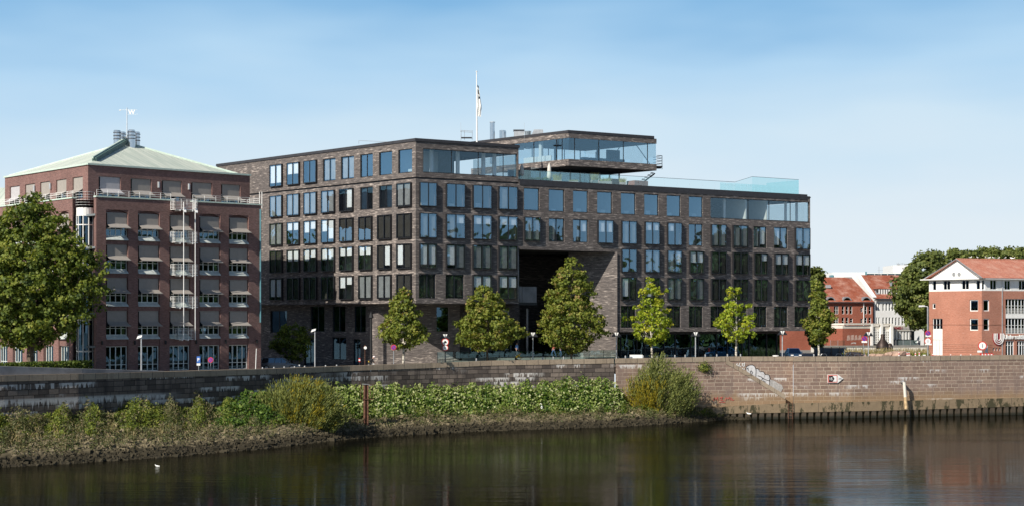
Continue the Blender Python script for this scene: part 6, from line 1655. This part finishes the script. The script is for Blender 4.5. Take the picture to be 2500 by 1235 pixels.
def post_rw(px, Y, ytop, label, first=[None]):
    x = PX(px, Y); zt = PZ(ytop, Y); z0 = gz(x); H = 1.25
    if first[0] is None:
        t = thing('warning_post', label, 'warning post', (0, 0, 0), 'red and white posts by the orange brick building')
        w = MB(); w.tube((0, 0, 0), (0, 0, H), .085, n=8); w.build('post', M['white'], t, local=True)
        for k in range(3): w = MB(); w.tube((0, 0, .28+k*.36), (0, 0, .44+k*.36), .09, n=8); w.build('stripe', M['red'], t, local=True)
        reg(t); first[0] = t; r = t
    else: r = dup(first[0], (0, 0, 0), 0, label)
    r.location = (x, Y, zt-H)
for px, y0, l in ((2195, 859.5, 'leftmost red and white post, before the pink boulder'), (2215, 859.5, 'left one of the close pair of red and white posts'), (2219.7, 859.2, 'right one of the close pair of red and white posts'), (2235, 860, 'red and white post second from the tall street lamp'), (2244.5, 859.2, 'red and white post next to the tall street lamp'), (2277, 863, 'red and white post at the left foot of the orange brick building'), (2321, 864, 'short looking red and white post left of the wall sensor'), (2346, 864.5, 'red and white post under the middle of the gable'), (2370, 864, 'red and white post under the right of the gable')): post_rw(px, 216.5, y0, l)
x = PX(878, 183.5); t = thing('warning_post', 'short red post with white band left of the cyclist', 'warning post', (x, 183.5, 5.7)); w = MB(); w.tube((x, 183.5, 5.7), (x, 183.5, PZ(874, 183.5)), .06, n=8); w.build('post', M['black'], t)
w = MB(); w.tube((x, 183.5, PZ(882, 183.5)), (x, 183.5, PZ(873, 183.5)), .10, n=8); w.build('reflector', M['red'], t); w = MB(); w.tube((x, 183.5, PZ(879.5, 183.5)), (x, 183.5, PZ(876, 183.5)), .105, n=8); w.build('white_band', M['white'], t)
t = thing('traffic_barrier', 'row of red and white plastic barriers at the foot of the orange brick building', 'barrier', (PX(2408, 217), 217, 6.1))
w = MB(); wr = MB()
for i in range(9): a, b = PX(2393+i*3.7, 217), PX(2393+(i+1)*3.7, 217); (w if i % 2 else wr).box(a, 217, 6.1, b-.005, 217.3, PZ(863.5, 217))
for i in range(5): a = PX(2394+i*6.5, 217); wr.box(a, 217.05, PZ(863.4, 217), a+.16, 217.2, PZ(860.5, 217))
w.build('white_panels', M['white'], t); wr.build('red_panels', M['red'], t)
x = PX(1553, 199); w = MB(); w.hexa([(x-.72, 198.7, 6), (x+.72, 198.7, 6), (x+.72, 199.5, 6), (x-.72, 199.5, 6)], [(x-.70, 198.72, PZ(865, 199)), (x+.70, 198.72, PZ(865, 199)), (x+.70, 199.48, PZ(865, 199)), (x-.70, 199.48, PZ(865, 199))]); o = w.build('utility_cabinet', M['white']); tag(o, 'plain white box standing behind the quay coping right of the archway', 'cabinet')
x = PX(1894, 203); w = MB(); w.lathe((x, 203, 5.9), [(.30, 0), (.36, 1.2), (.38, 1.28), (.32, 1.3), (0, 1.22)], 14); o = w.build('white_tub', M['white']); tag(o, 'small round white tub behind the coping left of the blue car', 'tub')
x = PX(2214, 215); w = MB(); w.box(PX(2254, 215), 215, 6.1, PX(2260, 215), 215.3, PZ(865, 215)); o = w.build('white_block', M['white']); tag(o, 'small white block at the foot of the tall street lamp', 'block')
# boulders
import bmesh
def boulder(px, py, Y, r, label, seed):
    g = np.random.default_rng(seed); bm = bmesh.new(); bmesh.ops.create_icosphere(bm, subdivisions=2, radius=1)
    A = g.normal(size=(4, 3))
    for v in bm.verts:
        k = 1+.16*sum(math.sin(2.1*v.co.dot(Vector(a))+i) for i, a in enumerate(A)); v.co = Vector((v.co.x*r*1.15*k, v.co.y*r*.8*k, v.co.z*r*.8*k))
        if v.co.z > r*.45: v.co.z = r*.45+(v.co.z-r*.45)*.4
    me = bpy.data.meshes.new('boulder'); bm.to_mesh(me); bm.free(); me.materials.append(M['boulder'])
    o = bpy.data.objects.new('boulder', me); C.objects.link(o); o.location = (PX(px, Y), Y, PZ(py, Y)); tag(o, label, 'boulder', 'boulders among the ornamental grasses')
for i, (px, py, r, l) in enumerate(((2083, 866, .75, 'reddish boulder right beside the light bicycle'), (2105, 868, .5, 'low pale boulder left of the lamp pole base'), (2131, 867, .45, 'small pink pointed boulder just right of the lamp pole'), (2150, 868, .6, 'flat grey boulder between the two pink ones'), (2173, 866, .62, 'pointed pink boulder left of the red and white posts'), (2193, 866, .85, 'largest broad pink boulder behind the leftmost red and white post'), (2215, 868, .45, 'low pink boulder behind the pair of posts'))): boulder(px, py, 217.5, r, l, 80+i)
# bicycles
def ring(w, c, r, t, ax, n=20, m=0):
    pts = []
    for i in range(n+1): a = 2*math.pi*i/n; pts.append(Vector(c)+Vector((r*math.cos(a)*ax.x, r*math.cos(a)*ax.y, r*math.sin(a))))
    w.path(pts, t, 5, m)
def bike(x, Y, z, rz, label, frame, group=None):
    ax = Vector((math.cos(rz), math.sin(rz), 0)); o = Vector((x, Y, z)); t = thing('bicycle', label, 'bicycle', (x, Y, z), group)
    def q(a, h): return o+ax*a+Vector((0, 0, h))
    for s in (-.52, .52):
        w = MB(); ring(w, q(s, .34), .33, .022, ax)
        for k in range(8): a = k*math.pi/4; w.tube(q(s, .34), q(s+.32*math.cos(a), .34+.32*math.sin(a)), .004, n=3)
        w.build('wheel', M['tyre'], t)
    w = MB()
    for a, b in ((( -.52, .34), (-.18, .82)), ((-.52, .34), (-.05, .30)), ((-.05, .30), (-.18, .88)), ((-.05, .30), (.36, .80)), ((-.17, .80), (.36, .86)), ((.52, .34), (.34, .95))): w.tube(q(*a), q(*b), .022, n=5)
    w.build('frame', M[frame], t)
    w = MB(); pr = Vector((-ax.y, ax.x, 0)); w.tube(q(.34, 1.0)-pr*.25, q(.34, 1.0)+pr*.25, .018, n=5); w.tube(q(.34, .95), q(.34, 1.0), .018, n=5); w.build('handlebar', M['black'], t)
    w = MB(); w.tube(q(-.30, .93), q(-.06, .93), .06, .03, n=6); w.build('saddle', M['black'], t)
    return t
GB = 'bicycles at the rack hoops'
bike(PX(2022, 216), 216, 6.35, .5, 'dark bicycle at the leftmost rack hoop', 'black', GB); bike(PX(2050, 216), 216, 6.35, .7, 'dark bicycle at the middle rack hoop', 'black', GB); bike(PX(2069, 215.5), 215.5, 6.35, .2, 'light coloured bicycle next to the reddish boulder', 'white', GB); bike(PX(1035, 187), 187, 5.55, .1, 'bicycle lying low behind the coping by the white tree trunk', 'black')
for i, px in enumerate((2011, 2048, 2093)):
    w = MB(); x = PX(px, 214.8); pts = [Vector((x-.35, 214.8, 6)), Vector((x-.35, 214.8, 6.95)), Vector((x-.22, 214.8, 7.12)), Vector((x+.22, 214.8, 7.12)), Vector((x+.35, 214.8, 6.95)), Vector((x+.35, 214.8, 6))]; w.path(pts, .035, 6); o = w.build('bicycle_rack', M['galv']); tag(o, ['rack hoop beside the last street tree trunk', 'rack hoop between the two dark bicycles and the light one', 'rack hoop between the two leftmost boulders'][i], 'bicycle rack', 'bicycle rack hoops')
# cars
def car(px, Y, rz, label, paint, ztop, wagon):
    x = PX(px, Y); t = thing('parked_car', label, 'car', (x, Y, ztop-1.46), 'parked cars', rz)
    secs = [(-2.2, .74, .35, .72), (-2.1, .84, .25, .86), (-1.4, .88, .22, .93), (0, .89, .2, .92), (.9, .88, .22, .90), (1.6, .86, .24, .80), (2.1, .78, .28, .68), (2.24, .62, .36, .58)]
    w = MB()
    def loop(s): X, h, zb, zt = s; return [Vector((X, -h, zb)), Vector((X, -h, zt*.75)), Vector((X, -h*.93, zt)), Vector((X, h*.93, zt)), Vector((X, h, zt*.75)), Vector((X, h, zb))]
    for a, b in zip(secs[:-1], secs[1:]):
        A, B = loop(a), loop(b)
        for i in range(6): j = (i+1) % 6; w.face([A[i], A[j], B[j], B[i]])
    w.face(loop(secs[0])); w.face(loop(secs[-1])[::-1]); w.build('body', paint, t, local=True, merge=True)
    rear = -2.05 if wagon else -1.75; rt0 = -1.85 if wagon else -1.0
    bl = [(rear, .80, .90), (1.15, .80, .90)]; tp = [(rt0, .60, 1.43), (.35, .62, 1.44)]
    b = [Vector((rear, -.8, .9)), Vector((1.15, -.8, .88)), Vector((1.15, .8, .88)), Vector((rear, .8, .9))]; tt_ = [Vector((rt0, -.62, 1.42)), Vector((.38, -.62, 1.42)), Vector((.38, .62, 1.42)), Vector((rt0, .62, 1.42))]
    w = MB(); w.hexa(b, tt_); w.build('windows', M['carglass'], t, local=True)
    w = MB(); w.hexa([p+Vector((0, 0, .0)) for p in tt_], [Vector((p.x*.92+.0, p.y*.9, 1.47)) for p in tt_])
    for p, q in zip(b, tt_): w.tube(p+Vector((0, 0, -.02)), q, .045, n=5)
    for X in (-.55, .25) if wagon else (-.3,):
        for s in (-1, 1): w.tube((X, s*.805, .9), (X*.8, s*.625, 1.42), .035, n=5)
    w.build('roof', paint, t, local=True)
    for X in (-1.4, 1.4):
        for s in (-1, 1):
            w = MB(); w.tube((X, s*.90, .32), (X, s*.70, .32), .32, n=16); f = w.build('wheel', M['tyre'], t, local=True)
            w = MB(); w.tube((X, s*.91, .32), (X, s*.89, .32), .2, n=12); w.build('rim', M['galv'], f, local=True)
    for s in (-1, 1): w = MB(); w.box(2.12, s*.5-.16, .55, 2.25, s*.5+.16, .69); w.build('headlight', M['white'], t, local=True)
    w = MB(); w.box(2.235, -.26, .40, 2.26, .26, .51); w.build('number_plate', M['white'], t, local=True)
    w = MB()
    for s in (-1, 1): w.box(.75, s*.93-.09, .92, .9, s*.93+.09, 1.05)
    w.build('mirror', paint, t, local=True)
def paintm(n, c):
    m = NT(n); m.pbr(c, .25, .3, Coat_Weight=.6, Coat_Roughness=.05); return m.mat
M['carglass'] = glass('car_glass', .2, tint=(.08, .09, .1)); M['pgrey'] = paintm('car_paint_grey', (.10, .12, .14)); M['pblue'] = paintm('car_paint_blue', (.03, .07, .14))
car(683, 196, 0.05, 'dark grey estate car parked in the shade beside the red brick building', M['pgrey'], PZ(872, 196), True)
car(1937, 222, -math.pi/2, 'dark blue car facing the river at the right end of the dark building', M['pblue'], PZ(849, 222), False)
# people
def person(label, joints, bones, loc, extras=(), rz=0, k=1.0):
    """joints: name -> (x, y, z, radius); bones: (a, b, material)"""
    names = list(joints); idx = {n: i for i, n in enumerate(names)}
    me = bpy.data.meshes.new('tmp'); me.from_pydata([Vector(joints[n][:3])*k for n in names], [(idx[a], idx[b]) for a, b, _ in bones], [])
    o = bpy.data.objects.new('tmp', me); C.objects.link(o)
    md = o.modifiers.new('s', 'SKIN'); md.use_smooth_shade = True
    for n, i in idx.items():
        v = me.skin_vertices[0].data[i]; v.radius = (joints[n][3]*k,)*2; v.use_root = (n == 'pelvis')
    o.modifiers.new('u', 'SUBSURF').levels = 2; o.modifiers['u'].render_levels = 2
    dg = bpy.context.evaluated_depsgraph_get(); m2 = bpy.data.meshes.new_from_object(o.evaluated_get(dg)); bpy.data.objects.remove(o)
    m2.materials.clear(); mats = []
    for b in bones:
        if b[2] not in mats: mats.append(b[2])
    for m in mats: m2.materials.append(M[m])
    seg = [(Vector(joints[a][:3])*k, Vector(joints[b][:3])*k, mats.index(m)) for a, b, m in bones]
    for p in m2.polygons:
        c = p.center; best = 9
        for a, b, m in seg:
            d = b-a; u = max(0, min(1, (c-a).dot(d)/d.length_squared)); e = (c-a-d*u).length
            if e < best: best = e; p.material_index = m
    m2.name = 'body'; root = thing('person', label, 'person', loc, None, rz)
    ob_ = bpy.data.objects.new('body', m2); C.objects.link(ob_); ob_.parent = root
    for nm, mb, mt in extras: mb.build(nm, M[mt], root, local=True, smooth=True)
    return root
def ball(c, r, sz=1.0, half=False):
    w = MB(); N = 8; w.lathe((c[0], c[1], c[2]), [(max(r*math.cos(a), 0), r*sz*math.sin(a)) for a in [(-math.pi/2 if not half else -.1)+i*(math.pi if not half else math.pi/2+.1)/N for i in range(N+1)]], 12); return w
M['teeb'] = plain('blue_shirt', (.18, .35, .65), .8); M['jean'] = plain('blue_jeans', (.06, .12, .24), .9); M['teer'] = plain('rust_top', (.32, .07, .05), .8); M['hair'] = plain('dark_hair', (.03, .02, .015), .7); M['blk2'] = plain('black_clothes', (.018, .018, .02), .8); M['pink'] = plain('pale_helmet', (.75, .62, .62), .4)
def standing(label, px, Y, z, shirt, trous, hair='hair', lean=0, step=.12, rz=0):
    J = {'pelvis': (0, 0, .93, .13), 'waist': (0, 0, 1.08, .12), 'chest': (0, .01, 1.30, .155), 'neck': (0, 0, 1.49, .055), 'head': (0, -.01, 1.64, .10), 'crownp': (0, 0, 1.72, .08),
         'shL': (-.17, 0, 1.41, .06), 'elL': (-.24, .03, 1.14, .045), 'wrL': (-.22, -.10, .90, .032), 'haL': (-.21, -.13, .82, .035), 'shR': (.17, 0, 1.41, .06), 'elR': (.25, .04, 1.14, .045), 'wrR': (.23, -.08, .90, .032), 'haR': (.22, -.10, .82, .035),
         'hiL': (-.09, 0, .88, .095), 'knL': (-.10, -step, .50, .065), 'anL': (-.10, -step*.6, .09, .042), 'toL': (-.11, -step*.6-.17, .04, .035), 'hiR': (.09, 0, .88, .095), 'knR': (.11, step*.6, .50, .065), 'anR': (.12, step*1.4, .09, .042), 'toR': (.13, step*1.4-.17, .04, .035)}
    B = [('pelvis', 'waist', shirt), ('waist', 'chest', shirt), ('chest', 'neck', shirt), ('neck', 'head', 'skin'), ('head', 'crownp', 'skin'), ('chest', 'shL', shirt), ('shL', 'elL', shirt), ('elL', 'wrL', 'skin'), ('wrL', 'haL', 'skin'), ('chest', 'shR', shirt), ('shR', 'elR', shirt), ('elR', 'wrR', 'skin'), ('wrR', 'haR', 'skin'),
         ('pelvis', 'hiL', trous), ('hiL', 'knL', trous), ('knL', 'anL', trous), ('anL', 'toL', 'blk2'), ('pelvis', 'hiR', trous), ('hiR', 'knR', trous), ('knR', 'anR', trous), ('anR', 'toR', 'blk2')]
    return person(label, J, B, (PX(px, Y), Y, z), [('hair', ball((0, .025, 1.68), .112, 1.05, True), hair)], rz)
standing('person in a pale blue shirt and dark trousers walking across the plaza', 1262, 205.5, 6.86, 'teeb', 'blk2', rz=.9, step=.2)
standing('person in a rust red top and jeans walking left of the tallest tree trunk', 1352, 206.5, 6.86, 'teer', 'jean', rz=-1.1, step=.2)
standing('person in blue jeans under the big tree before the archway', 1368, 207, 6.86, 'blk2', 'jean', rz=1.2, step=.16)
def rider(px, Y, z, label, top, legs, helmet, blabel, frame, dirn=1, sash=None):
    d = dirn
    J = {'pelvis': (-.22*d, 0, .98, .13), 'waist': (-.12*d, 0, 1.12, .125), 'chest': (.12*d, 0, 1.30, .14), 'neck': (.26*d, 0, 1.42, .055), 'head': (.36*d, 0, 1.52, .10), 'crownp': (.40*d, 0, 1.58, .085),
         'shL': (.18*d, -.17, 1.33, .06), 'elL': (.30*d, -.24, 1.10, .045), 'wrL': (.46*d, -.24, 1.02, .033), 'haL': (.53*d, -.24, 1.0, .035), 'shR': (.18*d, .17, 1.33, .06), 'elR': (.30*d, .24, 1.10, .045), 'wrR': (.46*d, .24, 1.02, .033), 'haR': (.53*d, .24, 1.0, .035),
         'hiL': (-.18*d, -.09, .92, .10), 'knL': (.20*d, -.12, .76, .068), 'anL': (.06*d, -.12, .38, .045), 'toL': (.20*d, -.12, .33, .035), 'hiR': (-.18*d, .09, .92, .10), 'knR': (.14*d, .12, .58, .068), 'anR': (-.10*d, .12, .22, .045), 'toR': (.04*d, .12, .17, .035)}
    B = [('pelvis', 'waist', sash or top), ('waist', 'chest', top), ('chest', 'neck', top), ('neck', 'head', 'skin'), ('head', 'crownp', 'skin'), ('chest', 'shL', top), ('shL', 'elL', top), ('elL', 'wrL', top), ('wrL', 'haL', 'skin'), ('chest', 'shR', top), ('shR', 'elR', top), ('elR', 'wrR', top), ('wrR', 'haR', 'skin'),
         ('pelvis', 'hiL', legs), ('hiL', 'knL', legs), ('knL', 'anL', 'skin'), ('anL', 'toL', 'blk2'), ('pelvis', 'hiR', legs), ('hiR', 'knR', legs), ('knR', 'anR', 'skin'), ('anR', 'toR', 'blk2')]
    x = PX(px, Y)
    person(label, J, B, (x, Y, z), [('helmet', ball((.40*d, 0, 1.57), .145, .95, True), helmet)])
    bike(x+.02*d, Y, z, 0 if d > 0 else math.pi, blabel, frame)
rider(904, 182.6, PZ(867.5, 182.6)-1.70, 'cyclist in black with a pale helmet bending low over the handlebar', 'blk2', 'blk2', 'pink', 'bicycle ridden by the cyclist in black', 'white', sash='yellow')
rider(1263, 193.0, PZ(857.5, 193)-1.72, 'cyclist in a yellow and black jacket with green helmet before the plaza', 'yellow', 'blk2', 'dshrub', 'bicycle ridden by the cyclist in yellow', 'red')

# birds
def bird(x, y, z, label, rz, s=1.0, water=False, group='gulls on the tiled roof ridge', first=[None]):
    if first[0] is None:
        t = thing('gull', label, 'gull', (0, 0, 0), group)
        bm = bmesh.new(); bmesh.ops.create_uvsphere(bm, u_segments=10, v_segments=8, radius=1)
        for v in bm.verts:
            c = v.co; tz = (1-abs(c.x))**.3 if abs(c.x) < 1 else 0; v.co = Vector((c.x*.24, c.y*.085*(1 if c.x > -.3 else 1-(-c.x-.3)*.9), c.z*.085*(1 if c.x > -.3 else 1-(-c.x-.3)*.8)+.17+(.04*c.x)))
        r = bmesh.ops.create_uvsphere(bm, u_segments=8, v_segments=6, radius=.06)
        for v in r['verts']: v.co += Vector((.22, 0, .30))
        bmesh.ops.create_cone(bm, segments=6, radius1=.05, radius2=.045, depth=.14, matrix=Matrix.Translation((.19, 0, .24)) @ Matrix.Rotation(.3, 4, 'Y'))
        me = bpy.data.meshes.new('body'); bm.to_mesh(me); bm.free(); me.materials.append(M['white']); b = bpy.data.objects.new('body', me); C.objects.link(b); b.parent = t
        w = MB()
        for sy in (-1, 1): w.hexa([(-.30, sy*.06-.01, .15), (.1, sy*.08-.01, .16), (.1, sy*.08+.01, .16), (-.30, sy*.06+.01, .15)], [(-.28, sy*.05-.01, .19), (.1, sy*.06-.01, .24), (.1, sy*.06+.01, .24), (-.28, sy*.05+.01, .19)])
        w.build('wings', M['galv'], t, local=True)
        w = MB(); w.tube((.27, 0, .30), (.34, 0, .285), .012, .004, n=4); 
        for sy in (-.03, .03): w.tube((.02, sy, 0), (.02, sy, .1), .008, n=4)
        w.build('beak_and_legs', M['yellow'], t, local=True); reg(t); first[0] = t; r_ = t
    else: r_ = dup(first[0], (0, 0, 0), 0, label)
    r_.location = (x, y, z); r_.rotation_euler = (0, 0, rz); r_.scale = (s, s, s); r_['group'] = group; return r_
RL = [('first gull on the ridge, nearest the gable peak', 2369), ('second gull from the gable peak on the ridge', 2387), ('third gull from the gable peak, left of a close trio', 2407.5), ('left gull of the close trio on the ridge', 2415), ('middle gull of the close trio on the ridge', 2418.5), ('right gull of the close trio on the ridge', 2426.5), ('gull on the ridge above the second dormerless bay, fourth from the right end', 2438), ('gull third from the right end of the ridge', 2454), ('left gull of the pair near the right end of the ridge', 2470), ('right gull of the pair near the right end of the ridge', 2477)]
RF = Fac(Vector((G_0.x, G_0.y, 0)), Vector((G2.x, G2.y, 0)))
for i, (l, px) in enumerate(RL):
    s = RF.s(px); p = RF.p(s); bird(p.x, p.y, G_0.z+.11, l, (i*1.9) % 6.28, .85)
def surf_t(px, py):
    best = None
    for i in range(0, 101):
        p = bankpt(px, i/100); e = abs(HY+(CZ-p.z)*F/p.y-py)
        if best is None or e < best[0]: best = (e, p)
    return best[1]
bird(PX(1828, 197.2), 197.2, .62, 'gull perched on a stone at the end of the bank', 2.8, .95, group='gulls by the water')
bird(PX(384, 136), 136, -.05, 'gull swimming alone in the dark water at the left', 3.0, .7, group='gulls by the water')
p = surf_t(1322, 1010); t = thing('egret', 'white egret standing on the bank below the hedge', 'egret', tuple(p))
w = MB(); w.lathe((p.x, p.y, p.z), [(.02, .30), (.14, .42), (.17, .60), (.12, .85), (.04, 1.0)], 10); w.tube((p.x, p.y, p.z+.95), (p.x-.05, p.y, p.z+1.15), .035, n=6); w.tube((p.x-.05, p.y, p.z+1.13), (p.x-.14, p.y, p.z+1.15), .045, .02, n=6); w.build('body', M['white'], t, smooth=True)
w = MB()
for dx in (-.04, .04): w.tube((p.x+dx, p.y, p.z-.05), (p.x+dx, p.y, p.z+.34), .012, n=4)
w.build('legs', M['black'], t)
w = MB(); w.tube((p.x-.14, p.y, p.z+1.15), (p.x-.26, p.y, p.z+1.13), .015, .004, n=4); w.build('beak', M['yellow'], t)
# rusty steel dolphin post on the bank
p = surf_t(894, 1040); x, Y, zb = p.x, p.y, p.z-.3; k = Y/F
t = thing('rusty_post', 'tall rusty steel beam post with a light cap and hanging ladder frame on the bank', 'post', (x, Y, zb))
w = MB(); zt = PZ(938, Y)
w.box(x-.26, Y-.2, zb, x-.08, Y-.17, zt); w.box(x-.26, Y+.17, zb, x+.22, Y+.2, zt); w.box(x+.10, Y-.2, zb, x+.24, Y-.17, zt); w.box(x-.10, Y-.165, zb, x-.05, Y+.165, zt); w.box(x+.08, Y-.165, zb, x+.12, Y+.165, zt); w.build('beam', M['rust'], t)
w = MB(); w.hexa([(x-.30, Y-.28, zt), (x+.34, Y-.28, zt), (x+.34, Y+.28, zt), (x-.30, Y+.28, zt)], [(x-.42, Y-.3, zt+.10), (x+.36, Y-.3, zt+.04), (x+.36, Y+.3, zt+.04), (x-.42, Y+.3, zt+.10)]); w.build('cap_plate', M['galv'], t)
w = MB()
for dx, z0_ in ((-.50, 975), (.44, 973), (.72, 973)): w.tube((x+dx, Y-.3, PZ(z0_, Y)), (x+dx, Y-.3, zt+.02), .022, n=5)
w.tube((x-.50, Y-.3, zt+.0), (x-.62, Y-.3, zt+.35), .02, n=5)
w.tube((x-.36, Y-.3, PZ(973, Y)), (x+.72, Y-.3, PZ(974, Y)), .035, n=5); w.tube((x+.3, Y-.3, zt), (x+.72, Y-.3, zt), .025, n=5); w.build('ladder_frame', M['rust'], t)
# big inclined pipe at the right
Xp, Yp = wallpt(2208, 1.1); t = thing('outfall_pipe', 'leaning white pipe turning yellow brown at its lower end before the quay wall', 'pipe', (Xp, Yp, 1))
w = MB(); a = P(2207.5, 933, Yp); b = P(2212.5, 997, Yp-.2); mid = a+(b-a)*.55
w.tube(a+Vector((0, 0, .05)), mid, .18, n=14); o1 = w.build('pipe_upper', M['cream'], t)
w = MB(); w.tube(mid, b, .185, n=14); w.build('pipe_lower', M['pipe_y'], t)
w = MB(); w.tube(a+Vector((.02, 0, .02)), a+Vector((-.10, .15, .10)), .18, .165, n=14); w.tube(a+Vector((-.10, .15, .10)), a+Vector((-.14, .9, .08)), .17, n=12); w.build('elbow', M['galv'], t)
# ladder in the corner by the landing
t = thing('quay_ladder', 'rusty ladder fixed to the quay at the foot of the stair', 'ladder', (*wallpt(1930, .5), 0))
Xl, Yl = wallpt(1930, .62); w = MB()
for dx in (-.25, .25): w.tube((Xl+dx, Yl, -.3), (Xl+dx, Yl, 1.9), .035, n=5)
for i in range(6): w.tube((Xl-.25, Yl, .1+i*.32), (Xl+.25, Yl, .1+i*.32), .025, n=5)
w.build('rungs', M['rust'], t)
# river kilometre board
Xs0, Ys0 = wallpt(2020, .12); Xs1, Ys1 = wallpt(2058, .12); FSg = Fac(Vector((Xs0, Ys0, 0)), Vector((Xs1, Ys1, 0)))
t = thing('navigation_sign', 'white arrow shaped board with red frame and number 15 on the quay wall', 'sign', (Xs0, Ys0, 4.5))
def sg(pts, off, th, mat, name):
    w = MB(); q = [FSg.p(FSg.s(a), off, FSg.z(2035, b)) for a, b in pts]; w.prism(q, FSg.n*(-th)); w.build(name, M[mat], t)
sg([(2019.5, 913), (2044.5, 913), (2058.5, 923), (2045.5, 933.5), (2020, 933.5)], .03, .03, 'white', 'board')
sg([(2020.6, 914), (2044, 914), (2044.2, 932.6), (2020.8, 932.6)], .045, .012, 'red2', 'frame_panel')
sg([(2023, 916.2), (2042.3, 916.2), (2042.3, 930.4), (2023, 930.4)], .06, .012, 'white', 'inner_panel')
sg([(2023, 916.2), (2032.3, 916.2), (2036.6, 923.2), (2032, 930.4), (2023, 930.4)], .075, .012, 'black', 'arrow')
text('15', .42, M['white'], t, FSg.p(FSg.s(2023.6), .085, FSg.z(2035, 926.5)), FSg.d, .01, 'number', .006)
text('380', .32, M['galv'], t, FSg.p(FSg.s(2045.5), .045, FSg.z(2035, 925.6)), FSg.d, .01, 'number')
# paint on the walls
GFc = Fac(Vector((*wallpt(1785, -1.56), 0)), Vector((*wallpt(1930, -1.56), 0)))
def patch(par, fc, polys, mat, name, off=.0):
    w = MB()
    for q in polys: w.face([fc.p(fc.s(a), off, fc.z(a, b)) for a, b in q])
    return w.build(name, mat, par)
def stroke(par, fc, lines, mat, name, wd=.06, off=.012):
    w = MB()
    for L in lines:
        pts = [Vector((fc.s(a), fc.z(a, b))) for a, b in L]
        for a, b in zip(pts[:-1], pts[1:]):
            d = (b-a).normalized(); n = Vector((-d.y, d.x))*wd; a2 = a-d*wd*.4; b2 = b+d*wd*.4
            w.face([fc.p(q.x, off, q.y) for q in (a2-n, b2-n, b2+n, a2+n)])
    return w.build(name, mat, par)
M['spray'] = plain('pale_spray', (.55, .55, .56), .8, var=.15, sc=4); M['sprayg'] = plain('grey_spray', (.38, .37, .36), .8, var=.2, sc=5)
patch(qR, GFc, [[(1821, 900), (1823, 894), (1829, 890.5), (1836, 889.5), (1842, 893), (1845, 901), (1844.5, 921), (1834, 915), (1825, 908)], [(1845.5, 900), (1851, 899), (1857, 905), (1864, 907), (1867, 914), (1863, 931), (1852, 926), (1845.5, 921.5)], [(1867.5, 915), (1872, 912), (1877.5, 916), (1879.5, 926), (1878, 944), (1870, 938), (1863.5, 931.5)]], M['spray'], 'graffiti')
patch(qR, GFc, [[(1880, 925), (1890, 928), (1899, 934), (1908, 938), (1912, 946), (1907, 955), (1896, 956), (1888, 950), (1879, 945)]], M['sprayg'], 'graffiti')
stroke(qR, GFc, [[(1821, 900), (1822, 894), (1829, 890), (1837, 889.5), (1842.5, 893), (1846, 902), (1845, 921)], [(1833, 912), (1832, 906), (1835, 904), (1837, 908), (1835, 914)], [(1845, 899), (1851, 899), (1855, 906), (1863, 906)], [(1863, 906), (1869, 913), (1877, 914), (1880, 922), (1878, 928)], [(1850, 916), (1859, 919), (1862, 923), (1857, 929)], [(1862, 922), (1870, 926), (1879, 929), (1878, 944)], [(1859, 928), (1868, 931), (1868, 938)], [(1823, 900), (1826, 897), (1827, 903)]], M['black'], 'graffiti_outline', .035)
stroke(qR, GFc, [[(1800, 886), (1798, 889), (1803, 891), (1800, 894)], [(1806, 885), (1804, 892), (1809, 893)], [(1811, 887), (1815, 886), (1812, 891), (1816, 893)], [(1818, 884), (1817, 893)], [(1801, 895), (1808, 897), (1806, 900), (1814, 898), (1812, 903), (1818, 899)]], M['white'], 'graffiti_tag', .04)
RFc = Fac(Vector((*wallpt(1738, .02), 0)), Vector((*wallpt(1800, .02), 0)))
stroke(qR, RFc, [[(1742, 978), (1744, 969), (1748, 974), (1752, 968), (1753, 977)], [(1757, 970), (1764, 968), (1759, 976), (1766, 977)], [(1770, 977), (1773, 969), (1777, 973), (1781, 968), (1783, 976)], [(1785, 969), (1787, 976), (1792, 975)], [(1755, 980), (1770, 981)]], M['redsp'], 'red_graffiti', .035)
